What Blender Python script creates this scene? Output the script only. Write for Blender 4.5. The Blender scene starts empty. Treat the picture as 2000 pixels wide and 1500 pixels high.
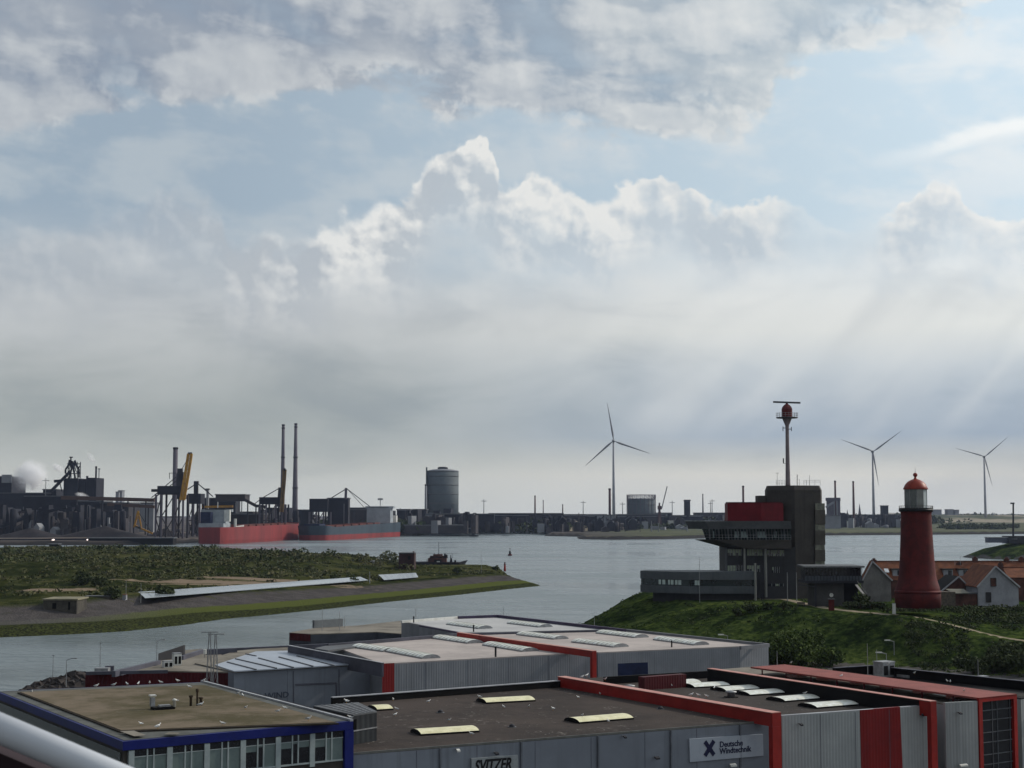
import bpy, math, random
import numpy as np
from mathutils import Vector, noise as mnoise
S=bpy.context.scene; COL=S.collection
R=random.Random(7); NR=np.random.RandomState(5)
# ------------------------------------------------------------------ camera
F=3050.0; H=28.0; TH=math.atan(250/F); CT,ST=math.cos(TH),math.sin(TH)
cd=bpy.data.cameras.new('camera'); cam=bpy.data.objects.new('camera',cd); COL.objects.link(cam); S.camera=cam
cam.location=(0,0,H); cam.rotation_euler=(math.pi/2+TH,0,0)
cd.sensor_width=36; cd.lens=36*F/2000; cd.clip_start=.05; cd.clip_end=40000
cd.dof.use_dof=True; cd.dof.focus_distance=170; cd.dof.aperture_fstop=14
S.render.resolution_x=1024; S.render.resolution_y=768
S.view_settings.view_transform='Standard'; S.view_settings.look='None'; S.view_settings.exposure=0.0; S.view_settings.gamma=1
S.cycles.volume_bounces=10; S.cycles.max_bounces=12
SUN_AZ=math.radians(62); SUN_EL=math.radians(33)      # azimuth to the right of the view direction
def ray(px,py):
    x=px-1000; up=750-py
    return x, F*CT-up*ST, F*ST+up*CT
def P(px,py,z=0.0):                                     # where a sight line meets a level plane
    x,y,w=ray(px,py); t=(z-H)/w
    return Vector((x*t,y*t,z))
def Q(px,py,Y):                                         # where a sight line meets a plane at distance Y
    x,y,w=ray(px,py); t=Y/y
    return Vector((x*t,Y,H+w*t))
def lin(r,g,b):
    f=lambda c:(c/255/12.92 if c/255<=.04045 else ((c/255+.055)/1.055)**2.4)
    return (f(r),f(g),f(b),1)
# ------------------------------------------------------------------ node expression helper
class N:
    def __init__(s,nt): s.nt=nt
    def new(s,t,**k):
        n=s.nt.nodes.new(t)
        for a,b in k.items(): setattr(n,a,b)
        return n
    def put(s,sock,v):
        if hasattr(v,'is_linked') or hasattr(v,'links'): s.nt.links.new(v,sock)
        else: sock.default_value=v
    def m(s,op,*a,clamp=False):
        n=s.new('ShaderNodeMath',operation=op,use_clamp=clamp)
        for i,v in enumerate(a): s.put(n.inputs[i],v)
        return n.outputs[0]
    def ss(s,v,a,b,lo=0.0,hi=1.0,smooth=True):
        n=s.new('ShaderNodeMapRange'); n.interpolation_type='SMOOTHSTEP' if smooth else 'LINEAR'
        for i,q in enumerate((v,a,b,lo,hi)): s.put(n.inputs[i],q)
        return n.outputs[0]
    def mix(s,f,a,b,mode='MIX'):
        n=s.new('ShaderNodeMix',data_type='RGBA',blend_type=mode); n.clamp_factor=True
        s.put(n.inputs[0],f); s.put(n.inputs[6],a); s.put(n.inputs[7],b); return n.outputs[2]
    def vec(s,x,y,z=0.0):
        n=s.new('ShaderNodeCombineXYZ')
        for i,q in enumerate((x,y,z)): s.put(n.inputs[i],q)
        return n.outputs[0]
    def noise(s,v,scale,detail=4,rough=.5,dist=0.0,lac=2.0):
        n=s.new('ShaderNodeTexNoise'); n.normalize=True
        if v is not None: s.nt.links.new(v,n.inputs['Vector'])
        n.inputs['Scale'].default_value=scale; n.inputs['Detail'].default_value=detail
        n.inputs['Roughness'].default_value=rough; n.inputs['Distortion'].default_value=dist; n.inputs['Lacunarity'].default_value=lac
        return n.outputs['Fac']
    def curve(s,v,pts,x0,x1,y0,y1):
        """piecewise curve y(x) through pts, as a Float Curve"""
        t=s.ss(v,x0,x1,0.0,1.0,False)
        n=s.new('ShaderNodeFloatCurve'); c=n.mapping.curves[0]
        q=[((x-x0)/(x1-x0),(y-y0)/(y1-y0)) for x,y in pts]
        c.points[0].location=q[0]; c.points[1].location=q[-1]
        for a in q[1:-1]: c.points.new(*a)
        n.mapping.update(); s.put(n.inputs['Value'],t)
        return s.ss(n.outputs[0],0.0,1.0,float(y0),float(y1),False)
    def ramp(s,v,pts):
        n=s.new('ShaderNodeValToRGB'); e=n.color_ramp.elements
        while len(e)<len(pts): e.new(.5)
        for i,(p,c) in enumerate(pts): e[i].position=p; e[i].color=c
        s.put(n.inputs[0],v); return n.outputs[0]
# ------------------------------------------------------------------ sky
W=bpy.data.worlds.new("World"); S.world=W; W.use_nodes=True
def build_sky():
    nt=W.node_tree; nt.nodes.clear(); n=N(nt)
    sky=n.new('ShaderNodeTexSky',sky_type='NISHITA'); sky.sun_disc=False
    sky.sun_elevation=SUN_EL; sky.sun_rotation=SUN_AZ; sky.air_density=1.0; sky.dust_density=1.4; sky.ozone_density=1.0
    blue=n.mix(1.0,sky.outputs[0],(.075,.075,.075,1),'MULTIPLY')
    tc=n.new('ShaderNodeTexCoord'); sp=n.new('ShaderNodeSeparateXYZ'); nt.links.new(tc.outputs['Generated'],sp.inputs[0])
    X,Y,Z=sp.outputs
    az=n.m('ARCTAN2',X,Y)
    U=n.m('MULTIPLY_ADD',az,3090.0,1000.0)              # bearing, in units of 1/3090 radian
    el=n.m('ARCSINE',Z); V=n.m('MULTIPLY_ADD',el,-3060.0,1000.0)
    far=n.m('ABSOLUTE',n.m('SUBTRACT',U,1000.0))
    uv=n.vec(n.m('MULTIPLY',U,.001),n.m('MULTIPLY',V,.001),n.ss(far,1500.0,9000.0,0.0,2.0,False))
    st=n.vec(n.m('MULTIPLY',U,.001),n.m('MULTIPLY',V,.0030),0.3)
    pv=n.vec(n.m('MULTIPLY_ADD',V,-.0006,n.m('MULTIPLY',U,.001)),n.m('MULTIPLY',V,.0022),1.7)
    nb=n.noise(uv,5.0,9,.58,.3); nbig=n.noise(uv,1.6,4,.5); nf=n.noise(uv,14.0,6,.55,.2)
    ns=n.noise(st,2.4,6,.55,.4); npv=n.noise(pv,4.2,8,.53,.15); npb=n.noise(pv,1.8,4,.55)
    c0=lambda v,k:n.m('MULTIPLY',n.m('SUBTRACT',v,.5),k)
    # lower veil: haze colour by elevation, left and right of the view
    t=n.ss(V,300.0,1000.0,0.0,1.0,False)
    L=n.ramp(t,[(0,lin(160,176,192)),(.3,lin(178,186,192)),(.45,lin(174,180,184)),(.6,lin(160,167,168)),(.75,lin(158,165,163)),(.84,lin(172,177,172)),(.92,lin(196,197,187)),(1,lin(198,200,193))])
    Rr=n.ramp(t,[(0,lin(200,218,230)),(.2,lin(212,222,228)),(.34,lin(229,232,231)),(.5,lin(220,223,220)),(.6,lin(192,201,207)),(.69,lin(166,179,191)),(.79,lin(158,172,186)),(.85,lin(190,193,190)),(.9,lin(216,213,202)),(1,lin(206,207,202))])
    rl=n.ss(n.m('ADD',U,c0(nbig,700.0)),350.0,1750.0)
    veil=n.mix(rl,L,Rr)
    st1=n.ss(ns,.3,.72); veil=n.mix(n.m('MULTIPLY',st1,n.ss(V,1000.0,600.0,.10,.30)),veil,lin(228,229,227))
    veil=n.mix(n.m('MULTIPLY',n.ss(ns,.52,.25),.22),veil,lin(128,140,156))
    # shafts of light falling from the sun's side
    rx=n.m('SUBTRACT',U,3250.0); ry=n.m('SUBTRACT',V,-520.0)
    ang=n.m('ARCTAN2',ry,rx); rn=n.noise(n.vec(ang,n.m('MULTIPLY',U,.00018),0.0),14.0,2.5,.5)
    rm=n.m('MULTIPLY',n.ss(U,750.0,1450.0),n.m('MULTIPLY',n.ss(V,400.0,540.0),n.ss(V,900.0,780.0)))
    veil=n.mix(n.m('MULTIPLY',n.m('MULTIPLY',n.ss(rn,.45,.72),rm),.40),veil,lin(232,233,230))
    veil=n.mix(n.m('MULTIPLY',n.m('MULTIPLY',n.ss(rn,.5,.28),rm),.22),veil,lin(138,150,164))
    # open blue between the decks
    bl=n.mix(n.ss(U,100.0,1900.0),lin(158,175,190),lin(203,221,232))
    clear=n.mix(.12,bl,blue)
    clear=n.mix(n.m('MULTIPLY',n.ss(n.m('ADD',npv,c0(nf,.25)),.42,.62),.62),clear,n.mix(rl,lin(186,195,201),lin(218,225,229)))
    base=n.mix(n.ss(n.m('ADD',V,c0(nbig,260.0)),400.0,620.0),clear,veil)
    # cumulus bank with a boiling top; relief comes from sampling the same billows a step towards the sun
    def shift(v,dx,dy):
        q=n.new('ShaderNodeVectorMath',operation='ADD'); nt.links.new(v,q.inputs[0]); q.inputs[1].default_value=(dx,dy,0); return q.outputs[0]
    b1=n.noise(uv,11.0,7,.5,.1); b2=n.noise(shift(uv,.012,-.012),11.0,7,.5,.1)
    big1=n.noise(uv,3.6,2,.5); big2=n.noise(shift(uv,.035,-.035),3.6,2,.5)
    rel=n.m('ADD',n.m('MULTIPLY',n.m('SUBTRACT',b1,b2),5.2),n.m('MULTIPLY',n.m('SUBTRACT',big1,big2),5.0))
    puff=n.m('ADD',c0(b1,130.0),c0(nf,60.0))
    topc=n.curve(U,[(-600,430),(0,455),(150,446),(270,408),(350,380),(425,398),(452,480),(560,462),(700,404),(790,376),(835,318),(905,272),(965,304),(1000,356),(1080,346),(1130,356),(1170,372),(1240,350),(1325,345),(1385,405),(1555,416),(1600,440),(1690,448),(1735,432),(1780,424),(1845,386),(1900,430),(2000,442),(2600,380)],-600,2600,200,600)
    rf=n.ss(U,1050.0,1500.0)
    dd=n.m('SUBTRACT',n.m('ADD',V,puff),topc)
    gap=n.m('MAXIMUM',n.ss(U,1610.0,1480.0),n.ss(U,1690.0,1760.0)); soft=n.m('ADD',n.ss(U,420.0,640.0,55.0,10.0),n.m('MULTIPLY',n.ss(nb,.42,.62),22.0))
    cov=n.m('MULTIPLY',n.m('MULTIPLY',n.ss(dd,0.0,soft),n.ss(gap,0.0,1.0,.25,1.0)),n.ss(dd,n.ss(rf,0.0,1.0,270.0,170.0),60.0))
    rim=n.m('MULTIPLY',n.ss(n.m('ADD',dd,c0(nf,60.0)),46.0,0.0),n.ss(b2,.36,.58,.5,1.05))
    lit=n.m('MULTIPLY',n.m('ADD',n.m('ADD',n.m('MULTIPLY',rel,n.m('MULTIPLY',n.ss(rf,0.0,1.0,1.25,.6),n.ss(dd,270.0,90.0))),rim),n.ss(rf,0.0,1.0,.32,.12)),n.ss(U,200.0,800.0,.30,1.0),clamp=True)
    body=n.mix(n.ss(U,500.0,1300.0),lin(180,186,192),lin(200,210,217))
    body=n.mix(n.ss(nb,.35,.6,.0,.30),body,lin(165,176,188))
    cum=n.mix(lit,body,lin(233,233,230))
    sky1=n.mix(n.m('MULTIPLY',cov,n.ss(U,300.0,800.0,.6,.93)),base,cum)
    sky1=n.mix(n.m('MULTIPLY',n.ss(dd,90.0,420.0),n.m('MULTIPLY',n.ss(n.m('ADD',nb,c0(ns,.7)),.47,.66),n.ss(V,760.0,520.0,0.0,.5))),sky1,lin(216,219,218))
    # upper deck of broken altocumulus
    e1=n.curve(U,[(-600,300),(0,285),(200,265),(330,248),(480,205),(640,222),(760,200),(860,232),(1010,225),(1210,270),(1490,262),(1530,200),(1640,150),(1800,110),(2000,70),(2600,0)],-600,2600,-100,500)
    d1=n.m('SUBTRACT',n.m('ADD',e1,c0(npv,300.0)),V); d1=n.m('ADD',d1,c0(nf,90.0))
    cov1=n.m('MULTIPLY',n.ss(d1,-12.0,38.0),n.ss(n.m('ADD',npb,c0(npv,.9)),.26,.46,.62,1.0))
    tex=n.m('ADD',n.m('MULTIPLY',n.ss(npv,.44,.60),.62),n.m('MULTIPLY',rel,.30),clamp=True)
    edge=n.ss(d1,120.0,15.0,0.0,.75)
    dk=n.mix(n.ss(npb,.35,.62),n.mix(n.ss(U,600.0,1700.0),lin(134,147,165),lin(158,175,190)),n.mix(n.ss(U,600.0,1700.0),lin(164,172,182),lin(190,200,206)))
    dcol=n.mix(n.m('MAXIMUM',n.m('MULTIPLY',tex,.8),n.m('MULTIPLY',edge,n.ss(nf,.4,.6))),dk,n.mix(n.ss(U,0.0,1500.0),lin(206,210,212),lin(230,231,229)))
    sky2=n.mix(cov1,sky1,dcol)
    # stray wisps high on the right
    w=n.m('MULTIPLY',n.ss(npv,.52,.7),n.m('MULTIPLY',n.ss(U,1450.0,1900.0),n.ss(V,420.0,330.0)))
    sky2=n.mix(n.m('MULTIPLY',w,.6),sky2,lin(224,229,231))
    w2=n.m('MULTIPLY',n.ss(n.m('ABSOLUTE',n.m('ADD',n.m('SUBTRACT',V,n.m('MULTIPLY_ADD',U,-.14,568.0)),c0(npv,110.0))),30.0,4.0),n.ss(n.m('ADD',U,c0(nb,300.0)),1700.0,1960.0))
    sky2=n.mix(n.m('MULTIPLY',w2,.8),sky2,lin(238,240,239))
    # brighter towards the sun, darker away from it, and nothing but haze below the horizon
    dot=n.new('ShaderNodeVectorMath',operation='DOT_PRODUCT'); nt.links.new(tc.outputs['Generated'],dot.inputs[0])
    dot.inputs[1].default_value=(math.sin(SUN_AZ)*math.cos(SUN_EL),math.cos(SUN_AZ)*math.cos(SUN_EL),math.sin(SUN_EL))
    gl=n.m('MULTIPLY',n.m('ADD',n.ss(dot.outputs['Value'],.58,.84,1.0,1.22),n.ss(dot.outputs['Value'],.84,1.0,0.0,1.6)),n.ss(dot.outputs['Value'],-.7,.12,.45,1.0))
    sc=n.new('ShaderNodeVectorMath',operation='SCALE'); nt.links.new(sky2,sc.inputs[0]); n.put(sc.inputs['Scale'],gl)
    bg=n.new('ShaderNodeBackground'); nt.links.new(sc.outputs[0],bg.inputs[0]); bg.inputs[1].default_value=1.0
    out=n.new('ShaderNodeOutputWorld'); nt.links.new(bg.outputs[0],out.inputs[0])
build_sky()
sd=bpy.data.lights.new('sun','SUN'); sd.energy=2.6; sd.angle=math.radians(1.2); sd.color=(1,.9,.76)
so=bpy.data.objects.new('sun',sd); COL.objects.link(so)
so.rotation_euler=Vector((math.sin(SUN_AZ)*math.cos(SUN_EL),math.cos(SUN_AZ)*math.cos(SUN_EL),math.sin(SUN_EL))).to_track_quat('Z','Y').to_euler()
# ------------------------------------------------------------------ materials
MT={}
def mat(name,c,rough=.7,c2=None,scale=1.0,amt=.5,bump=0.0,bscale=8.0,metal=0.0,spec=.18,stretch=(1,1,1),rib=0.0,ribang=0.0,ribdist=.15,detail=5,streak=0,speck=0):
    if name in MT: return MT[name]
    m=bpy.data.materials.new(name); m.use_nodes=True; nt=m.node_tree; n=N(nt); b=nt.nodes['Principled BSDF']
    tc=n.new('ShaderNodeTexCoord'); mp=n.new('ShaderNodeMapping'); nt.links.new(tc.outputs['Object'],mp.inputs[0]); mp.inputs['Scale'].default_value=stretch
    v=mp.outputs[0]
    c=(*c[:3],1); c2=(*c2[:3],1) if c2 else tuple(x*.72 for x in c[:3])+(1,)
    f=n.noise(v,scale,detail,.6); f2=n.noise(v,scale*7,3,.6)
    ff=n.m('MULTIPLY',n.ss(n.m('ADD',n.m('MULTIPLY',f,.75),n.m('MULTIPLY',f2,.25)),.38,.62),amt*2 if amt<.5 else 1.0,clamp=True)
    col=n.mix(ff,c,c2)
    h=f2
    if rib:
        r=n.new('ShaderNodeMapping'); nt.links.new(tc.outputs['Object'],r.inputs[0]); r.inputs['Rotation'].default_value=(0,0,-ribang)
        w=n.new('ShaderNodeTexWave',wave_type='BANDS',bands_direction='X'); nt.links.new(r.outputs[0],w.inputs[0]); w.inputs['Scale'].default_value=.314/ribdist
        w.inputs['Distortion'].default_value=0
        col=n.mix(n.m('MULTIPLY',n.ss(w.outputs['Fac'],.2,.8),rib),col,tuple(x*.55 for x in c[:3])+(1,))
        h=w.outputs['Fac']; bump=max(bump,.3)
    if rib or streak:
        sm=n.new('ShaderNodeMapping'); nt.links.new(tc.outputs['Object'],sm.inputs[0]); sm.inputs['Scale'].default_value=(1.3,1.3,.06)
        col=n.mix(n.m('MULTIPLY',n.ss(n.noise(sm.outputs[0],1.0,4,.65),.5,.72),.38),col,tuple(x*.45 for x in c[:3])+(1,))
    if speck:
        vo=n.new('ShaderNodeTexVoronoi',feature='F1'); nt.links.new(tc.outputs['Object'],vo.inputs['Vector']); vo.inputs['Scale'].default_value=1.6
        dn=n.noise(v,.22,4,.6)
        col=n.mix(n.m('MULTIPLY',n.m('MULTIPLY',n.ss(vo.outputs['Distance'],.16,.06),n.ss(dn,.45,.6)),speck),col,(.32,.31,.28,1))
        col=n.mix(n.m('MULTIPLY',n.m('MULTIPLY',n.ss(n.noise(v,1.7,4,.7),.52,.7),n.ss(dn,.5,.62)),speck*.55),col,(.22,.20,.18,1))
    nt.links.new(col,b.inputs['Base Color']); b.inputs['Roughness'].default_value=rough; b.inputs['Metallic'].default_value=metal
    b.inputs['Specular IOR Level'].default_value=spec
    if bump:
        bp=n.new('ShaderNodeBump'); bp.inputs['Strength'].default_value=bump; bp.inputs['Distance'].default_value=.06
        nt.links.new(h if rib else n.noise(v,bscale,4,.6),bp.inputs['Height']); nt.links.new(bp.outputs[0],b.inputs['Normal'])
    MT[name]=m; return m
def L3(r,g,b): return lin(r,g,b)[:3]
UA=math.atan2(.5145,.8575)
M=dict(
 white=mat('white_paint',(.62,.62,.6),.5,(.5,.5,.47),.8),
 black=mat('black_metal',(.012,.012,.014),.5),
 steel=mat('galvanised_steel',(.3,.31,.32),.5,(.2,.2,.21),2,metal=.4),
 dsteel=mat('dark_steelwork',(.035,.037,.045),.7,(.02,.02,.025),.1),
 grey=mat('grey_cladding',(.23,.24,.26),.55,(.18,.19,.21),.12,rib=.2,ribang=UA,ribdist=.3),
 bgrey=mat('blue_grey_cladding',(.19,.21,.245),.6,(.15,.165,.195),.1,bump=.05,streak=1),
 lgrey=mat('light_cladding',(.32,.335,.335),.55,(.26,.275,.28),.15,rib=.22,ribang=UA,ribdist=.3),
 red=mat('red_panel',(.31,.022,.017),.5,(.22,.016,.013),.3,streak=1),
 redrib=mat('red_cladding',(.21,.014,.014),.55,(.16,.011,.012),.3,rib=.3,ribang=UA,ribdist=.3),
 dred=mat('dark_red_cladding',(.075,.008,.012),.6,(.05,.007,.009),.3,rib=.3,ribang=UA,ribdist=.3),
 redroof=mat('faded_red_roof',(.26,.075,.062),.7,(.19,.056,.048),.4,rib=.3,ribang=UA,ribdist=.5),
 blue=mat('blue_fascia',(.005,.011,.12),.5,(.004,.009,.085),.6),
 navy=mat('navy_paint',(.012,.02,.06),.6,(.008,.012,.035),.5),
 pink=mat('pinkish_roofing',(.40,.355,.335),.85,(.30,.268,.255),.13,bump=.1,speck=.25),
 pale=mat('pale_roofing',(.42,.42,.42),.8,(.34,.34,.345),.12),
 seam=mat('seamed_metal_roof',(.36,.40,.46),.4,(.30,.33,.38),.2,metal=.2),
 beige=mat('beige_roofing',(.21,.19,.16),.9,(.12,.108,.09),.2,bump=.2),
 coping=mat('metal_coping',(.42,.43,.45),.45,(.3,.3,.32),.5,metal=.3),
 dcoping=mat('dark_coping',(.085,.085,.11),.55,(.055,.055,.07),.3),
 tar=mat('black_upstand',(.006,.0055,.006),.85),
 glassd=mat('dark_glass',(.012,.014,.018),.12,(.02,.022,.027),.4,spec=.6),
 blind=mat('window_blind',(.145,.185,.18),.3,(.115,.15,.15),.8),
 skyl=mat('skylight_sheet',(.74,.76,.73),.35,(.55,.55,.47),2),
 skyly=mat('yellowed_skylight_sheet',(.74,.70,.47),.4,(.60,.56,.35),1.5),
 yellow=mat('crane_yellow',(.45,.24,.03),.5,(.3,.15,.02),.3),
 concrete=mat('concrete',(.2,.195,.18),.85,(.13,.125,.115),.2,bump=.2),
 dbrown=mat('dark_brown_panel',(.062,.055,.050),.7,(.046,.041,.038),.3,bump=.05,streak=1),
 dslate=mat('dark_slate_panel',(.045,.045,.050),.7,(.034,.034,.038),.3,bump=.05,streak=1),
 slab=mat('grey_slab',(.105,.11,.118),.6,(.08,.083,.09),.3),
 lred=mat('lighthouse_red',(.10,.012,.011),.7,(.062,.009,.009),.5,bump=.1,bscale=3,streak=1),
 domer=mat('dome_red',(.24,.035,.02),.45,(.17,.024,.015),.6),
 tile=mat('clay_tiles',(.19,.070,.036),.85,(.10,.040,.024),.6,bump=.4,bscale=3),
 whitewall=mat('whitewashed_brick',(.30,.31,.34),.8,(.23,.235,.26),.4,bump=.2),
 greywall=mat('grey_render',(.19,.18,.175),.85,(.13,.125,.12),.4),
 brick=mat('brown_brick',(.11,.05,.04),.85,(.06,.03,.025),.7,bump=.2),
 rock=mat('basalt_rock',(.055,.045,.042),.9,(.025,.022,.022),1.2,bump=.6,bscale=3),
 hullr=mat('red_hull_paint',(.24,.036,.036),.6,(.15,.028,.028),.03,stretch=(1,1,.2),streak=1),
 hullb=mat('blue_hull_paint',(.045,.065,.085),.5,(.03,.042,.058),.03,stretch=(1,1,.2),streak=1),
 shipw=mat('ship_white',(.45,.46,.47),.5,(.33,.34,.35),.1),
 deck=mat('red_oxide_deck',(.14,.04,.03),.8,(.09,.03,.025),.05),
 chim=mat('grey_chimney',(.11,.10,.12),.8,(.08,.07,.09),.02),
 chimr=mat('brown_chimney',(.10,.05,.05),.8,(.07,.04,.04),.02),
 tank=mat('gasholder_grey',(.09,.11,.12),.7,(.07,.085,.095),.03),
 ind=mat('soot_dark_cladding',(.020,.021,.030),.8,(.010,.010,.016),.03),
 ind2=mat('weathered_cladding',(.055,.048,.050),.8,(.026,.024,.030),.03),
 ind3=mat('pale_cladding',(.22,.23,.25),.7,(.16,.165,.18),.02),
 ore=mat('ore_heap',(.04,.034,.036),.95,(.022,.020,.023),.05,bump=.5,bscale=1),
 sand=mat('sand',(.30,.25,.18),.95,(.2,.165,.12),.08),
 turb=mat('turbine_white',(.30,.31,.34),.5,(.25,.26,.29),.02),
 wood=mat('weathered_wood',(.12,.1,.08),.9,(.07,.06,.05),2),
 gull=mat('gull_white',(.75,.75,.74),.7,(.62,.62,.6),6), gullg=mat('gull_grey',(.3,.32,.34),.7), gulld=mat('chick_brown',(.16,.13,.1),.8),
 rail=mat('railing_white',(.50,.52,.56),.16,(.42,.44,.48),2,amt=.2,spec=.6),
 raild=mat('deck_maroon',(.07,.035,.04),.6),
 letter=mat('navy_lettering',(.014,.016,.05),.6), letterk=mat('black_lettering',(.012,.012,.014),.6),
 signw=mat('sign_board',(.34,.37,.42),.5,(.29,.32,.37),.5), signg=mat('sign_board_grey',(.27,.29,.30),.5),
 bark=mat('bark',(.06,.045,.03),.9),
 face=mat('clock_face',(.6,.6,.55),.5),
)
def tinted(name,stops,rough=.9,sat=.3):
    """foliage: colour varies from leaf to leaf by a stored tint and in patches"""
    m=bpy.data.materials.new(name); m.use_nodes=True; nt=m.node_tree; n=N(nt); b=nt.nodes['Principled BSDF']
    a=n.new('ShaderNodeAttribute',attribute_name='tint'); tc=n.new('ShaderNodeTexCoord')
    f=n.noise(tc.outputs['Object'],.09,4,.6)
    v=n.m('ADD',n.m('MULTIPLY',a.outputs['Fac'],.55),n.m('MULTIPLY',f,.55))
    nt.links.new(n.ramp(v,stops),b.inputs['Base Color']); b.inputs['Roughness'].default_value=rough; b.inputs['Specular IOR Level'].default_value=.15
    MT[name]=m; return m
M['leaf']=tinted('green_leaves',[(.25,(.018,.030,.009,1)),(.5,(.045,.070,.018,1)),(.8,(.10,.135,.035,1))])
M['scrub']=tinted('scrub_leaves',[(.2,(.018,.026,.012,1)),(.5,(.038,.052,.020,1)),(.8,(.072,.082,.036,1))])
M['dune']=tinted('dune_scrub',[(.2,(.026,.032,.014,1)),(.5,(.064,.072,.028,1)),(.8,(.14,.128,.065,1))])
# ------------------------------------------------------------------ mesh builder and object helpers
class MB:
    def __init__(s): s.v=[]; s.f=[]; s.mi=[]; s.sm=[]; s.k=0; s.smooth=False
    def add(s,vs,fs):
        o=len(s.v); s.v+= [tuple(q) for q in vs]; s.f+=[[o+i for i in f] for f in fs]; s.mi+=[s.k]*len(fs); s.sm+=[s.smooth]*len(fs); return s
    def prism(s,poly,z0,z1):
        poly=[(p[0],p[1]) for p in poly]
        a=sum(poly[i][0]*poly[(i+1)%len(poly)][1]-poly[(i+1)%len(poly)][0]*poly[i][1] for i in range(len(poly)))
        if a<0: poly=poly[::-1]
        n=len(poly); vs=[(x,y,z0) for x,y in poly]+[(x,y,z1) for x,y in poly]
        return s.add(vs,[list(range(n))[::-1],list(range(n,2*n))]+[[i,(i+1)%n,n+(i+1)%n,n+i] for i in range(n)])
    def box(s,c,d,rz=0.0,z0=None):
        """c centre (x,y), size d=(dx,dy,dz), z0 bottom"""
        ca,sa=math.cos(rz),math.sin(rz); z0=c[2]-d[2]/2 if z0 is None else z0
        pts=[(c[0]+ca*x-sa*y,c[1]+sa*x+ca*y) for x,y in ((-d[0]/2,-d[1]/2),(d[0]/2,-d[1]/2),(d[0]/2,d[1]/2),(-d[0]/2,d[1]/2))]
        return s.prism(pts,z0,z0+d[2])
    def hexa(s,a,b):
        """a, b: matching quads (bottom ccw, top ccw)"""
        return s.add(list(a)+list(b),[[3,2,1,0],[4,5,6,7]]+[[i,(i+1)%4,4+(i+1)%4,4+i] for i in range(4)])
    def tube(s,p0,p1,r0,r1=None,n=8):
        r1=r0 if r1 is None else r1; p0,p1=Vector(p0),Vector(p1); d=(p1-p0).normalized()
        a=d.orthogonal().normalized(); b=d.cross(a); vs=[]
        for p,r in ((p0,r0),(p1,r1)):
            for i in range(n): t=2*math.pi*i/n; vs.append(p+a*math.cos(t)*r+b*math.sin(t)*r)
        return s.add(vs,[[i,(i+1)%n,n+(i+1)%n,n+i] for i in range(n)]+[list(range(n))[::-1],list(range(n,2*n))])
    def beam(s,p0,p1,w,h=None):
        """square bar"""
        h=h or w; p0,p1=Vector(p0),Vector(p1); d=(p1-p0).normalized()
        a=d.cross(Vector((0,0,1))); a=Vector((1,0,0)) if a.length<1e-3 else a.normalized(); b=a.cross(d)
        q=lambda p:[p-a*w/2-b*h/2,p+a*w/2-b*h/2,p+a*w/2+b*h/2,p-a*w/2+b*h/2]
        return s.add(q(p0)+q(p1),[[0,1,2,3][::-1],[4,5,6,7]]+[[i,(i+1)%4,4+(i+1)%4,4+i] for i in range(4)])
    def lathe(s,c,prof,n=32,smooth=True):
        old=s.smooth; s.smooth=smooth; vs=[]
        for r,z in prof:
            for i in range(n): t=2*math.pi*(i+.5)/n; vs.append((c[0]+r*math.cos(t),c[1]+r*math.sin(t),z))
        k=len(prof); s.add(vs,[[j*n+i,j*n+(i+1)%n,(j+1)*n+(i+1)%n,(j+1)*n+i] for j in range(k-1) for i in range(n)]+[list(range(n))[::-1],list(range((k-1)*n,k*n))])
        s.smooth=old; return s
    def ball(s,c,r,n=12,m=8,sz=1.0):
        return s.lathe(c,[(max(r*math.sin(math.pi*j/m),r*.02),c[2]-r*sz*math.cos(math.pi*j/m)) for j in range(m+1)],n)
    def quad(s,*p): return s.add(p,[list(range(len(p)))])
    def build(s,name,mats,parent=None,org=None):
        if not isinstance(mats,(list,tuple)): mats=[mats]
        o=org if org is not None else (parent.get('_o') if parent else None)
        o=Vector(o) if o is not None else Vector((0,0,0))
        me=bpy.data.meshes.new(name); v=np.array(s.v,dtype=float)-np.array(o)[None]
        me.from_pydata(v.tolist(),[],s.f); me.polygons.foreach_set('material_index',s.mi); me.polygons.foreach_set('use_smooth',s.sm)
        for m in mats: me.materials.append(m)
        me.update(); ob=bpy.data.objects.new(name,me); COL.objects.link(ob)
        if parent is not None: ob.parent=parent; ob['_o']=list(o)
        else: ob.location=o
        return ob
def tag(o,label=None,cat=None,group=None,kind=None):
    if label: o['label']=label
    if cat: o['category']=cat
    if group: o['group']=group
    if kind: o['kind']=kind
    return o
def thing(name,loc,label,cat,group=None):
    o=bpy.data.objects.new(name,None); COL.objects.link(o); o.location=loc; o['_o']=list(loc); o.empty_display_size=.5
    return tag(o,label,cat,group)
def dup(root,loc,rz=None,label=None,sc=None):
    def cp(o,par):
        c=o.copy(); COL.objects.link(c)
        if par: c.parent=par
        for ch in o.children: cp(ch,c)
        return c
    r=cp(root,None); r.location=loc
    if rz is not None: r.rotation_euler=(0,0,rz)
    if sc: r.scale=(sc,)*3
    if label: r['label']=label
    return r
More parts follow.
